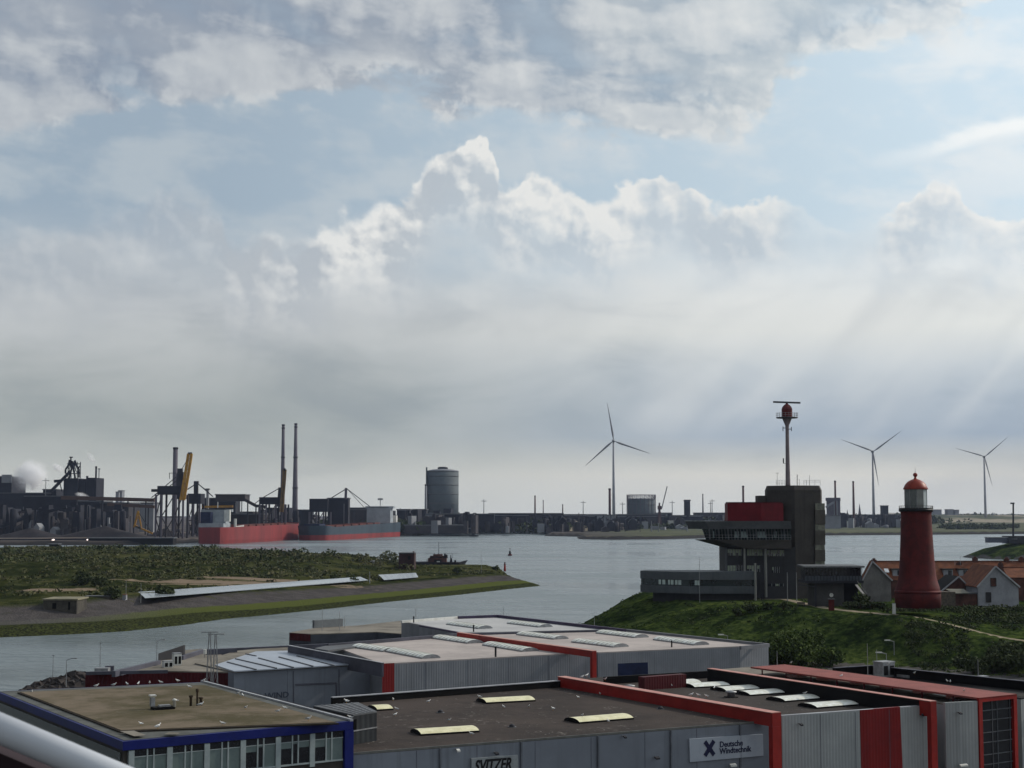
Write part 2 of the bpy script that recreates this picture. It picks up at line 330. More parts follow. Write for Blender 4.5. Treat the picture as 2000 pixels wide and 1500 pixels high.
def pdist(pts,poly,closed=True):
    """distance of points to a polyline and inside flag"""
    pts=np.asarray(pts); poly=np.asarray([(p[0],p[1]) for p in poly],float); d=np.full(len(pts),1e9); ins=np.zeros(len(pts),bool)
    n=len(poly)
    for i in range(n if closed else n-1):
        a=poly[i]; b=poly[(i+1)%n]; ab=b-a; t=np.clip(((pts-a)@ab)/(ab@ab+1e-12),0,1)
        d=np.minimum(d,np.hypot(*(pts-a-t[:,None]*ab).T))
        if closed:
            c=((a[1]>pts[:,1])!=(b[1]>pts[:,1])); x=(b[0]-a[0])*(pts[:,1]-a[1])/((b[1]-a[1]) if b[1]!=a[1] else 1e-9)+a[0]
            ins^=c&(pts[:,0]<x)
    return d,ins
def fbm(x,y,s,oct=4,seed=0):
    o=np.zeros(len(x))
    for i in range(len(x)):
        o[i]=mnoise.fractal(Vector((x[i]*s,y[i]*s,seed)),1.0,2.0,oct)
    return o
def sst(a,b,x): t=np.clip((x-a)/(b-a),0,1); return t*t*(3-2*t)
def terrain(name,xs,ys,hf,material,kind='structure',keep=-1.2):
    gx,gy=np.meshgrid(xs,ys); x=gx.ravel(); y=gy.ravel(); h,att=hf(x,y); h=np.maximum(h,-3.0)
    nx,ny=len(xs),len(ys); idx=np.arange(nx*ny).reshape(ny,nx)
    f=np.stack([idx[:-1,:-1],idx[:-1,1:],idx[1:,1:],idx[1:,:-1]],-1).reshape(-1,4)
    f=f[(h[f]>keep).any(1)]
    used=np.unique(f); rm=-np.ones(nx*ny,int); rm[used]=np.arange(len(used)); f=rm[f]
    me=bpy.data.meshes.new(name); me.from_pydata(np.stack([x,y,h],1)[used].tolist(),[],f.tolist())
    for k,a in att.items():
        at=me.attributes.new(k,'FLOAT','POINT'); at.data.foreach_set('value',a[used].astype(np.float32))
    me.polygons.foreach_set('use_smooth',[True]*len(me.polygons)); me.materials.append(material); me.update()
    ob=bpy.data.objects.new(name,me); COL.objects.link(ob); ob['kind']=kind; return ob
def leaves(name,clumps,material,parent=None,kind=None,size=.3,dens=1.0,shell=.55):
    """leaf-sized faces spread through ellipsoid clumps; clumps: (x,y,z,rx,ry,rz)"""
    P_=[];T=[]
    for (x,y,z,rx,ry,rz) in clumps:
        n=int(dens*18*(rx*ry+rx*rz+ry*rz)/3/(size*size)/4)+6
        d=NR.normal(size=(n,3)); d/=np.linalg.norm(d,axis=1)[:,None]; r=shell+(1-shell)*NR.rand(n)**.7
        c=np.array([x,y,z])+d*r[:,None]*np.array([rx,ry,rz]); c=c[c[:,2]>z-rz*.75]
        P_.append(c); T.append(NR.rand(len(c))*.5+.5*NR.rand())
    c=np.concatenate(P_); t=np.concatenate(T); n=len(c)
    a=NR.normal(size=(n,3)); a/=np.linalg.norm(a,axis=1)[:,None]; b=np.cross(a,NR.normal(size=(n,3))); b/=np.linalg.norm(b,axis=1)[:,None]
    s=size*(.6+.8*NR.rand(n))[:,None]; a*=s; b*=s*.6
    o=np.array(parent['_o']) if parent is not None else np.zeros(3)
    v=np.stack([c-a,c+b,c+a,c-b],1).reshape(-1,3)-o
    me=bpy.data.meshes.new(name); me.vertices.add(4*n); me.vertices.foreach_set('co',v.ravel())
    me.loops.add(4*n); me.loops.foreach_set('vertex_index',np.arange(4*n)); me.polygons.add(n)
    me.polygons.foreach_set('loop_start',np.arange(0,4*n,4)); me.polygons.foreach_set('loop_total',np.full(n,4))
    at=me.attributes.new('tint','FLOAT','FACE'); at.data.foreach_set('value',t.astype(np.float32))
    me.materials.append(material); me.update(calc_edges=True)
    ob=bpy.data.objects.new(name,me); COL.objects.link(ob)
    if parent is not None: ob.parent=parent
    if kind: ob['kind']=kind
    return ob
XS=lambda a,b,s: np.arange(a,b+s/2,s)
# ================================================================== WATER
def water():
    m=bpy.data.materials.new('harbour_water'); m.use_nodes=True; nt=m.node_tree; n=N(nt); b=nt.nodes['Principled BSDF']
    tc=n.new('ShaderNodeTexCoord'); v=tc.outputs['Object']
    mp=n.new('ShaderNodeMapping'); nt.links.new(v,mp.inputs[0]); mp.inputs['Rotation'].default_value=(0,0,.25); mp.inputs['Scale'].default_value=(.45,1,1)
    w1=n.noise(mp.outputs[0],.35,6,.62,.3); w2=n.noise(mp.outputs[0],.05,3,.5); w3=n.noise(mp.outputs[0],.012,4,.55,.6)
    hgt=n.m('ADD',n.m('MULTIPLY',w1,1.0),n.m('MULTIPLY',w2,1.6))
    bp=n.new('ShaderNodeBump'); bp.inputs['Strength'].default_value=1.0; bp.inputs['Distance'].default_value=1.5
    nt.links.new(hgt,bp.inputs['Height']); nt.links.new(bp.outputs[0],b.inputs['Normal'])
    nt.links.new(n.mix(w3,(.10,.13,.14,1),(.16,.19,.20,1)),b.inputs['Base Color'])
    nt.links.new(n.ss(w3,.35,.65,.12,.34),b.inputs['Roughness']); b.inputs['IOR'].default_value=1.33
    mb=MB(); mb.quad((-6000,-300,0),(6000,-300,0),(6000,10500,0),(-6000,10500,0))
    tag(mb.build('water',m),kind='structure')
water()
# ================================================================== NEAR GROUND: quay and lighthouse headland
LAND=[(-260,60),(-62,120),(-74,234),(-71,243),(-60,250),(-40,257),(-5,264),(6,290),(10,318),(16,345),(20,365),(40,392),(70,430),(110,470),(160,520),(400,560),(400,-60),(-260,-60)]
PLAT=[(30,352),(30.5,332),(38,312),(56,288),(67,275),(84,256),(110,243),(175,228),(380,225),(380,520),(170,480),(120,440),(80,400),(45,372)]
TOE=[(18,368),(11,325),(20,292),(40,268),(57,261),(70,251),(90,235),(115,221),(180,205),(395,200),(395,550),(165,505),(110,460),(70,420),(38,385)]
PATH=[P(1470,1170,10),P(1530,1170,10),P(1610,1187,10),P(1650,1192,10),P(1730,1202,9.8),P(1800,1212,9.3),P(1880,1228,8.3),P(1940,1239,7.6),P(2010,1254,7),P(2150,1285,6.6)]
PATH2=[P(1495,1168,10),P(1545,1162,10),P(1590,1158,10)]
def near_h(x,y):
    pts=np.stack([x,y],1); dl,il=pdist(pts,LAND); dp,ip=pdist(pts,PLAT); dt,it=pdist(pts,TOE)
    h=np.where(il,np.minimum(3.0,-.6+dl*.75),-1.5-dl)
    zp=10-3*sst(66,86,x)*(1-sst(262,290,y))
    hp=3+(zp-3)*np.where(ip,1.0,np.where(it,sst(0,1,dt/(dt+dp+1e-6))*.55+.45*dt/(dt+dp+1e-6),0))
    nn=fbm(x,y,.07,4,1); n2=fbm(x,y,.3,2,5)
    slope=(it&~ip)
    h=np.where(it,np.maximum(h,hp+np.where(slope,nn*.9+n2*.15,nn*.12)),h)
    pd,_=pdist(pts,PATH,False); pd2,_=pdist(pts,PATH2,False); pd=np.minimum(pd,pd2)
    bk=np.where((x>62)&(y>262),1,0)*sst(2.5,7,pd)*sst(285,262,y)*0
    return h+bk,dict(path=pd,hill=np.where(it,1.0,0.0),shore=np.where(il,dl,-dl))
def near_mat():
    m=bpy.data.materials.new('near_ground'); m.use_nodes=True; nt=m.node_tree; n=N(nt); b=nt.nodes['Principled BSDF']
    tc=n.new('ShaderNodeTexCoord'); v=tc.outputs['Object']; at=lambda k:n.new('ShaderNodeAttribute',attribute_name=k).outputs['Fac']
    a=n.noise(v,.12,5,.6); c=n.noise(v,.9,5,.65); d=n.noise(v,5.0,3,.6)
    g=n.ramp(n.m('ADD',n.m('MULTIPLY',a,.5),n.m('MULTIPLY',c,.5)),[(.38,(.006,.010,.004,1)),(.46,(.014,.024,.008,1)),(.54,(.042,.062,.016,1)),(.66,(.10,.12,.035,1))])
    g=n.mix(n.ss(d,.45,.7,0.0,.5),g,(.02,.028,.012,1))
    q=n.mix(n.ss(c,.4,.6),(.10,.095,.09,1),(.055,.052,.05,1))
    sd_=n.mix(n.ss(c,.35,.65),(.30,.25,.19,1),(.2,.17,.13,1))
    col=n.mix(n.ss(at('hill'),.3,.7),q,g)
    col=n.mix(n.ss(n.m('ADD',at('path'),n.m('MULTIPLY',n.m('SUBTRACT',c,.5),1.2)),1.35,.85),col,sd_)
    nt.links.new(col,b.inputs['Base Color']); b.inputs['Roughness'].default_value=.95; b.inputs['Specular IOR Level'].default_value=0
    bp=n.new('ShaderNodeBump'); bp.inputs['Strength'].default_value=.8; bp.inputs['Distance'].default_value=.5; nt.links.new(c,bp.inputs['Height']); nt.links.new(bp.outputs[0],b.inputs['Normal'])
    return m
nm=near_mat()
ground=terrain('ground',np.concatenate([XS(-264,-4,4),XS(0,118,1.25),XS(122,410,8)]),np.concatenate([XS(-62,198,6),XS(200,400,1.5),XS(405,570,6)]),near_h,nm)
# ================================================================== THE FORT ISLAND SPIT
SHORE=[P(-400,1262),P(-150,1252),P(0,1246),P(120,1241),P(250,1234),P(370,1221),P(450,1209),P(540,1201),P(645,1190),P(775,1175),P(905,1162),P(1000,1151),P(1066,1144)]
SPIT=SHORE+[P(1045,1139),P(1015,1132),P(995,1121),P(985,1112.5),P(905,1111),P(822,1113),(-90,802),(-150,900),(-250,950),(-330,985),(-700,1010),(-700,420)]
MOUNDS=[(-168,835,7.5,60,60),(-215,800,5.5,40,50),(-105,752,5.5,52,46),(-84,725,3.0,22,30),(-255,880,4,60,40),(-130,640,3.5,60,35),(-230,640,2.5,60,60),(-60,600,1.5,60,30)]
def spit_h(x,y):
    pts=np.stack([x,y],1); d,i=pdist(pts,SPIT); ds,_=pdist(pts,SHORE,False)
    nn=fbm(x,y,.025,5,3); n2=fbm(x,y,.09,4,9)
    taper=1-.45*sst(-110,-50,x)
    prof=np.interp(ds,[0,8,15,19,35,39,44,60],[-.3,1.5,2.0,2.5,5.6,5.7,4.4,4.6])*taper
    back=np.interp(d,[0,12,30],[-.4,3.5,8])
    inner=nn*1.6+n2*.9
    for (mx,my,mh,rx,ry) in MOUNDS: inner=inner+mh*np.exp(-((x-mx)/rx)**2-((y-my)/ry)**2)
    h=prof+inner*sst(60,110,ds)*(1-.9*sst(-62,-44,x))
    h=np.minimum(h,back); h=np.where(i,h,-1.6-d*.2)
    return h,dict(shore=ds,land=np.where(i,d,-d))
SANDS=[(P(455,1133,5),44,13),(P(520,1125,5.3),24,11),(P(405,1139,4.8),18,4),(P(110,1153,4.6),13,7),(P(140,1150,4.6),8,5)]
def spit_mat():
    m=bpy.data.materials.new('fort_island_ground'); m.use_nodes=True; nt=m.node_tree; n=N(nt); b=nt.nodes['Principled BSDF']
    tc=n.new('ShaderNodeTexCoord'); v=tc.outputs['Object']; at=lambda k:n.new('ShaderNodeAttribute',attribute_name=k).outputs['Fac']
    sp=n.new('ShaderNodeSeparateXYZ'); nt.links.new(v,sp.inputs[0]); X=sp.outputs[0]; Y=sp.outputs[1]
    a=n.noise(v,.03,5,.6); c=n.noise(v,.25,5,.65); d=n.noise(v,1.6,4,.6)
    g=n.ramp(n.m('ADD',n.m('MULTIPLY',a,.55),n.m('MULTIPLY',c,.45)),[(.38,(.009,.012,.005,1)),(.46,(.020,.026,.009,1)),(.55,(.048,.052,.018,1)),(.68,(.11,.095,.05,1))])
    g=n.mix(n.ss(d,.45,.7,0.0,.55),g,(.022,.028,.012,1))
    s=n.m('ADD',at('shore'),n.m('MULTIPLY',n.m('SUBTRACT',c,.5),3.0))
    asph=n.mix(n.ss(c,.35,.65),(.085,.078,.076,1),(.058,.053,.054,1)); asph=n.mix(n.ss(n.noise(v,.06,4,.5),.45,.7,0.0,.6),asph,(.048,.044,.046,1))
    ber=n.mix(n.ss(X,-115.0,-80.0),n.mix(.5,asph,(.09,.09,.08,1)),(.075,.088,.026,1))
    rk=n.mix(n.ss(d,.42,.58),(.050,.058,.020,1),(.016,.018,.012,1))
    col=n.mix(n.ss(s,29.5,34.5),asph,g); col=n.mix(n.m('MULTIPLY',n.ss(c,.55,.66),n.ss(s,22.0,33.0,0.0,.8)),col,(.075,.078,.035,1))
    col=n.mix(n.ss(s,19.5,18.0),col,ber); col=n.mix(n.ss(n.m('ADD',s,n.ss(X,-110.0,-60.0,0.0,5.0)),14.5,12.5),col,rk)
    for (p,rx,ry) in SANDS:
        q=n.m('SQRT',n.m('ADD',n.m('POWER',n.m('DIVIDE',n.m('SUBTRACT',X,p.x),rx),2.0),n.m('POWER',n.m('DIVIDE',n.m('SUBTRACT',Y,p.y),ry),2.0)))
        col=n.mix(n.ss(n.m('ADD',q,n.m('MULTIPLY',n.m('SUBTRACT',c,.5),2.2)),1.05,.75),col,(.20,.155,.115,1))
    nt.links.new(col,b.inputs['Base Color']); b.inputs['Roughness'].default_value=.95; b.inputs['Specular IOR Level'].default_value=0
    bp=n.new('ShaderNodeBump'); bp.inputs['Strength'].default_value=.7; bp.inputs['Distance'].default_value=.8; nt.links.new(d,bp.inputs['Height']); nt.links.new(bp.outputs[0],b.inputs['Normal'])
    return m
terrain('terrain',XS(-420,30,2.5),XS(330,1000,2.5),spit_h,spit_mat())
def hit(px,py,f,z0=16.0):
    """where a sight line first meets a terrain"""
    zs=np.arange(z0,0,-.12); pts=[P(px,py,z) for z in zs]; h=f(np.array([p.x for p in pts]),np.array([p.y for p in pts]))[0]
    k=np.nonzero(h>=zs)[0]; return pts[int(k[0])] if len(k) else P(px,py,.2)
def hat(f,x,y): return float(f(np.array([x],float),np.array([y],float))[0][0])
# ================================================================== WAREHOUSES AND OFFICE IN FRONT
U3=Vector((math.cos(UA),math.sin(UA),0)); V3=Vector((-math.sin(UA),math.cos(UA),0))
def VW(px,py,a,b,off=0.0):
    """where a sight line meets the upright wall through a and b (off: metres in front of it)"""
    n=(b-a).cross(Vector((0,0,1))).normalized()
    if n.dot(Vector((0,0,H))-a)<0: n=-n
    x,y,w=ray(px,py); d=Vector((x,y,w)); o=Vector((0,0,H)); t=((a-o).dot(n)+off)/d.dot(n)
    return o+d*t
def slabw(mb,q,a,b,t0,t1):
    """slab on a wall: q four sight points (bl,br,tr,tl), between offsets t0 and t1"""
    n=(b-a).cross(Vector((0,0,1))).normalized()
    if n.dot(Vector((0,0,H))-a)<0: n=-n
    pts=[VW(*p,a,b) for p in q]; return mb.hexa([p+n*t1 for p in pts],[p+n*t0 for p in pts])
def rectw(mb,a,b,x0,x1,z0,z1,t0,t1):
    """slab on wall a-b between distances x0,x1 from a and heights z0,z1"""
    d=(b-a); d.z=0; d.normalize(); n=d.cross(Vector((0,0,1)))
    if n.dot(Vector((0,0,H))-a)<0: n=-n
    c=lambda x,z,t:Vector((a.x,a.y,0))+d*x+n*t+Vector((0,0,z))
    return mb.hexa([c(x0,z0,t1),c(x1,z0,t1),c(x1,z1,t1),c(x0,z1,t1)],[c(x0,z0,t0),c(x1,z0,t0),c(x1,z1,t0),c(x0,z1,t0)])
def bar(mb,p,q,w,z0,z1,side=0.0):
    """upright-sided bar along p-q, width w centred (or shifted to a side)"""
    p,q=Vector((p[0],p[1],0)),Vector((q[0],q[1],0)); d=(q-p).normalized(); n=Vector((-d.y,d.x,0)); a=n*(w*(side-.5)); b=n*(w*(side+.5))
    return mb.prism([p+a,q+a,q+b,p+b],z0,z1)
def hall(name,poly,zt,zb,label,cat,wall,roof,org=None,roofname='roof'):
    pts=[P(x,y,zt) for x,y in poly]; c=sum(pts,Vector())/len(pts)
    t=thing(name,(c.x,c.y,zb),label,cat)
    MB().prism(pts,zb,zt-.12).build('wall',wall,t); MB().prism(pts,zt-.12,zt).build(roofname,roof,t)
    return t,pts
def vault(parent,a,b,w,h,mat_,z=None,seg=9,curbm=None,name='skylight'):
    cbh=.13 if curbm is not None else .15; w*=.92 if curbm is not None else .80; h*=.52 if curbm is not None else .62
    a,b=Vector(a),Vector(b); d=(b-a); d.z=0; L=d.length; d.normalize(); n=Vector((-d.y,d.x,0)); z=a.z if z is None else z
    mb=MB(); mb.smooth=False; vs=[]; k=max(3,int(L/1.0))
    for i in range(k+1):
        for j in range(seg+1):
            t=math.pi*(.12+.76*j/seg); x=-math.cos(t)/math.cos(math.pi*.12); y=(math.sin(t)-math.sin(math.pi*.12))/(1-math.sin(math.pi*.12))
            rr=1.0-.03*(i%1); p=a+d*(L*i/k)+n*(x*w/2*rr); vs.append((p.x,p.y,z+cbh+y*h))
    fs=[[i*(seg+1)+j,i*(seg+1)+j+1,(i+1)*(seg+1)+j+1,(i+1)*(seg+1)+j] for i in range(k) for j in range(seg)]
    mb.add(vs,fs)
    if curbm is None:
        mb.k=1; k2=max(3,int(L/.85)); f=lambda jj:a+d*(L*i/k2)+n*(-math.cos(math.pi*(.12+.76*jj/seg))/math.cos(math.pi*.12)*w/2)+Vector((0,0,z-a.z+cbh+.015+(math.sin(math.pi*(.12+.76*jj/seg))-math.sin(math.pi*.12))/(1-math.sin(math.pi*.12))*h))
        for i in range(1,k2):
            for j in range(seg): mb.beam(f(j),f(j+1),.07,.03)
    ob=mb.build(name,[mat_,mat('skylight_rib',(.34,.34,.31),.5)] if curbm is None else mat_,parent)
    cb=MB(); bar(cb,a,b,w+.12,z+.001,z+cbh); 
    for i,e in ((0,a),(k,b)):
        cb.add([vs[i*(seg+1)+j] for j in range(seg+1)],[list(range(seg+1))])
    for i in range(1,k):
        for j in range(seg):
            p,q=Vector(vs[i*(seg+1)+j]),Vector(vs[i*(seg+1)+j+1]); pass
    ob['_o']=parent['_o']; cb.build('curb',curbm or M['steel'],ob)
    return ob
def lettering(txt,org,ud,size,material,parent,name='lettering',shear=0.0,sx=1.0,bold=0.0):
    c=bpy.data.curves.new('t','FONT'); c.body=txt; c.size=size; c.extrude=.01; c.shear=shear; c.offset=bold; c.resolution_u=3
    o=bpy.data.objects.new('t',c); COL.objects.link(o); dg=bpy.context.evaluated_depsgraph_get(); me=bpy.data.meshes.new_from_object(o.evaluated_get(dg))
    COL.objects.unlink(o); bpy.data.objects.remove(o)
    ud=Vector(ud).normalized(); nn=ud.cross(Vector((0,0,1)))
    po=Vector(parent['_o']); 
    for v in me.vertices:
        q=Vector(org)+ud*(v.co.x*sx)+Vector((0,0,1))*v.co.y+nn*v.co.z; v.co=q-po
    me.materials.clear(); me.materials.append(material); me.name=name
    ob=bpy.data.objects.new(name,me); COL.objects.link(ob); ob.parent=parent; return ob
def mast(x,y,z0,h,r,label,cat='mast',name='antenna_mast',arms=(),group=None,lamp=False):
    t=thing(name,(x,y,z0),label,cat,group); mb=MB(); mb.tube((x,y,z0),(x,y,z0+h),r*1.4,r*.7,6); mb.build('pole',M['steel'],t)
    if lamp:
        MB().tube((x,y,z0+h),(x+.7,y,z0+h+.2),r,r*.8,6).build('arm',M['steel'],t); MB().box((x+.95,y,z0+h+.2),(.7,.25,.12)).build('lamp_head',M['steel'],t)
    for (zz,w) in arms: MB().beam((x-w/2,y,z0+zz),(x+w/2,y,z0+zz),r*1.2).build('crossbar',M['steel'],t)
    return t
# ---- office with the blue fascia
ZO=14.3
OP=[(240,1448),(690,1408),(397,1331.5),(-8,1350)]
op=[P(x,y,ZO) for x,y in OP]
t=thing('office_building',(op[0].x,op[0].y,3),'two storey office with royal blue fascia, white window frames and a mossy brown gravel roof','office building'); office=t
c=sum(op,Vector())/4; shr=lambda k,z:[Vector((c.x+(p.x-c.x)*k,c.y+(p.y-c.y)*k,z)) for p in op]
A,B,C,D=op
ab=(B-A); ab.z=0; lab=ab.length; abn=ab.normalized()
mb=MB(); mb.prism(shr(.985,0),3,ZO-.551); mb.build('wall',M['dbrown'],t)
MB().prism(op,ZO-.55,ZO-.02).build('fascia',M['blue'],t)
inner=[P(234,1427,ZO+.14),P(662,1411,ZO+.14),P(399,1337,ZO+.14),P(34,1351,ZO+.14)]
# ledge (gutter band) round the roof, then raised roof field with a dark kerb
MB().prism([A+(C-A)*.012,B+(D-B)*.012,C+(A-C)*.012,D+(B-D)*.012],ZO-.02,ZO+.004).build('gutter_band',mat('grey_gutter',(.10,.105,.10),.8,(.065,.066,.06),.6),t)
mb=MB(); mb.prism(inner,ZO+.004,ZO+.10); mb.build('roof_kerb',mat('bitumen_kerb',(.035,.028,.022),.9),t)
ri=[p+(sum(inner,Vector())/4-p)*.022 for p in inner]
gm=mat('mossy_gravel_roof',(.150,.118,.084),.95,(.062,.052,.024),.13,bump=.7,bscale=9,detail=8,speck=.3)
MB().prism(ri,ZO+.10,ZO+.14).build('roof',gm,t)
mb=MB()
for (q) in ([(234,1428),(262,1438),(285,1436),(262,1427)],[(320,1434),(345,1434),(352,1431),(330,1430)]): mb.prism([P(x,y,ZO+.15) for x,y in q],ZO+.14,ZO+.158)
mb.build('bare_patch',M['beige'],t)
mb=MB(); bar(mb,C,B,.22,ZO-.05,ZO+.12,-.5); mb.build('coping',M['coping'],t)
mb=MB(); bar(mb,C+(B-C)*.02,B,.22,ZO-.6,ZO+.10,.6); mb.build('parapet',M['tar'],t)
# front windows: six bays between white mullions, right end pillar blue
xs=lambda px,py=1470:(VW(px,py,A,B)-A).dot(abn)
x0=xs(252); x1=xs(671); nb=6; bw=(x1-x0)/nb
mb=MB(); rectw(mb,A,B,xs(673),lab+.02,3,ZO-.56,-.9,.03); mb.build('corner_pillar',M['blue'],t)
z1=ZO-.60; zt_=ZO-1.0; z0=ZO-2.40
DARK={3:(0,1),4:(0,1,2),5:(0,)}
for i in range(nb):
    xa=x0+i*bw
    mb=MB(); rectw(mb,A,B,xa+.36,xa+bw,zt_,z1,-.2,-.10); win=mb.build('window',M['glassd'],t); win['_o']=t['_o']
    cuts=[xa+.36,xa+.36+(bw-.36)*.40,xa+.36+(bw-.36)*.60,xa+bw]
    for j in range(3):
        zl=z0
        if j in DARK.get(i,()):
            zd=z0+(1.0 if j!=1 else 1.25)-(.1 if i==5 else 0); q=MB(); rectw(q,A,B,cuts[j]+.03,cuts[j+1]-.03,z0,zd,-.2,-.13); q.build('pane',M['glassd'],win); zl=zd
        q=MB(); rectw(q,A,B,cuts[j]+.03,cuts[j+1]-.03,zl,zt_-.03,-.2,-.11); q.build('blind',M['blind'],win)
    mb=MB(); fr=mat('window_frame_white',(.30,.345,.35),.5,(.24,.28,.29),1)
    rectw(mb,A,B,xa,xa+.36,z0-.3,z1,-.2,-.02)
    for cx in cuts[1:3]: rectw(mb,A,B,cx-.045,cx+.045,z0,z1,-.2,-.06)
    rectw(mb,A,B,xa+.36,xa+bw,zt_-.035,zt_+.015,-.2,-.07); rectw(mb,A,B,xa+.36,xa+bw,z0-.10,z0+.0,-.2,-.04)
    mb.build('frame',fr,win)
# left face seen along its length: glazed strip under the fascia
mb=MB(); DA=(A-D); DA.z=0; Ld=DA.length
rectw(mb,D,A,.5,Ld-.6,ZO-2.6,ZO-.75,-.25,-.05); mb.build('side_glazing',mat('side_glazing',(.045,.05,.05),.25,(.03,.035,.035),.5),t)
# rooftop kit on the office
def roofkit():
    ob=thing('ventilation_unit',P(318,1385,ZO+.14),'low dark rooftop box with pale vents in the middle of the office roof','roof vent')
    o=P(318,1385,ZO+.14)
    MB().box((o.x,o.y,0),(1.5,.8,.18),UA,z0=ZO+.14).build('base',M['tar'],ob)
    MB().box((o.x-.75,o.y+.1,0),(.3,.3,.6),UA,z0=ZO+.32).build('cowl',M['steel'],ob); MB().box((o.x-.75,o.y+.1,0),(.42,.42,.08),UA,z0=ZO+1.02).build('cap',M['white'],ob)
    MB().box((o.x+.1,o.y,0),(.8,.4,.12),UA,z0=ZO+.32).build('duct',M['steel'],ob); mb=MB(); mb.lathe((o.x+.8,o.y,0),[(.10,ZO+.3),(.10,ZO+.7),(.16,ZO+.72),(.16,ZO+.8),(.02,ZO+.86)],10); mb.build('vent_cap',M['white'],ob)
    o=P(385,1378,ZO+.14); ob=thing('flue',o,'rusty brown flue pipes with funnel tops on the office roof','flue')
    for dx,h,r in ((0,1.0,.07),(-.42,.55,.09),(.25,.4,.10)):
        mb=MB(); mb.lathe((o.x+dx,o.y+dx*.3,0),[(r,ZO+.14),(r,ZO+.3+h*.7),(r*1.7,ZO+.3+h*.86),(r*1.7,ZO+.3+h),(r*.6,ZO+.32+h)],10); mb.build('pipe',M['bark'],ob)
roofkit()
# ---- long brown-roofed hall with the two signs
ZF=12.0
t,p=hall('workshop_hall',[(690,1471.5),(1510,1407.5),(1106,1341),(648,1376)],ZF,3,'long grey metal hall with a brown gravel roof and four yellowed skylights behind the office','warehouse',M['bgrey'],mat('brown_gravel_roof',(.050,.038,.033),.95,(.027,.021,.019),.10,bump=.8,bscale=7,detail=9,speck=.8))
FA,FB,FC,FD=p; f2=t
mb=MB(); bar(mb,FA,FB,.10,ZF-.1,ZF+.05,.4); mb.build('coping',mat('dull_coping',(.14,.14,.13),.6),t)
mb=MB(); bar(mb,FD,FC,.35,ZF-.02,ZF+.55); mb.build('parapet',M['tar'],t); mb=MB(); bar(mb,FD,FC,.40,ZF+.55,ZF+.62); mb.build('coping',M['coping'],t)
for (a,b,w) in (((812,1433.5),(925,1426.5),2.3),((1117,1410.5),(1222,1402),2.3),((940,1372),(1035,1367),2.4),((727,1386),(758,1384),2.2)):
    vault(t,P(*a,ZF),P(*b,ZF),w,.42,M['skyly'],curbm=M['tar'])
s=thing('advertising_sign',VW(1418,1460,FA,FB,.1),'white panel sign with dark blue X emblem and wind technology company lettering','sign')
mb=MB(); slabw(mb,[(1346,1488),(1489,1475.5),(1488,1433.5),(1344.5,1443)],FA,FB,.0,.14); mb.build('board',M['signw'],s)
nrm=(FB-FA).cross(Vector((0,0,1))).normalized(); nrm=nrm if nrm.dot(-FA)>0 else -nrm
X0=VW(1386,1461.5,FA,FB,.17); fu=(FB-FA).normalized(); mb=MB()
for sg in (1,-1):
    d=(fu*.62+Vector((0,0,.78*sg))).normalized(); w=Vector((-d.z*fu.x,-d.z*fu.y,d.dot(fu))) if True else None
    w=(nrm.cross(d)).normalized(); L=.66; ww=.155; k=.004*sg
    q=[X0-d*L-w*ww,X0+d*L-w*ww,X0+d*L+w*ww,X0-d*L+w*ww]; mb.hexa([v+nrm*(.01+k) for v in q],[v-nrm*.03 for v in q])
mb.build('emblem',M['letter'],s)
for tx,px_,py_ in (('Deutsche',1405.5,1459.5),('Windtechnik',1405.5,1472.5)):
    lettering(tx,VW(px_,py_,FA,FB,.16),FB-FA,.60,M['letter'],s,sx=.93,bold=.012)
s=thing('advertising_sign',VW(965,1490,FA,FB,.1),'grey sign with heavy black italic lettering near the bottom of the photo','sign')
mb=MB(); slabw(mb,[(920,1522),(1011,1514.5),(1010,1474),(919,1481)],FA,FB,0,.14); mb.build('board',M['signg'],s)
lettering('SVITZER',VW(926.5,1508,FA,FB,.16),FB-FA,1.12,M['letterk'],s,sx=.70,shear=.25,bold=.035)
def walllight(px,py,a,b,label,big=.35,m='steel',name='wall_light',cat='wall light'):
    o=VW(px,py,a,b,.0); t=thing(name,o,label,cat); n=(b-a).cross(Vector((0,0,1))).normalized(); n=n if n.dot(-a)>0 else -n
    MB().beam(o,o+n*.3,.07).build('bracket',M['steel'],t); e=o+n*.3
    mb=MB(); mb.hexa([e+U3*-big+Vector((0,0,-.05)),e+U3*big+Vector((0,0,-.05)),e+U3*big+n*.22+Vector((0,0,-.14)),e+U3*-big+n*.22+Vector((0,0,-.14))],[e+U3*-big+Vector((0,0,.06)),e+U3*big+Vector((0,0,.06)),e+U3*big+n*.22+Vector((0,0,-.03)),e+U3*-big+n*.22+Vector((0,0,-.03))]); mb.build('lamp_head',M[m],t)
walllight(1426,1492,FA,FB,'white floodlight on the grey wall below the X emblem sign',.28,'white')
walllight(1278,1478,FA,FB,'small dark wall fitting left of the X emblem sign',.18,'dsteel')
walllight(890,1463,FA,FB,'small round camera under the roof edge left of the black lettered sign',.12,'white','security_camera','camera')
walllight(965,1469,FA,FB,'dark bracket lamp just above the black lettered sign',.14,'dsteel')
walllight(1215,1437,FA,FB,'tiny dark camera under the brown roof edge',.1,'dsteel','security_camera','camera')
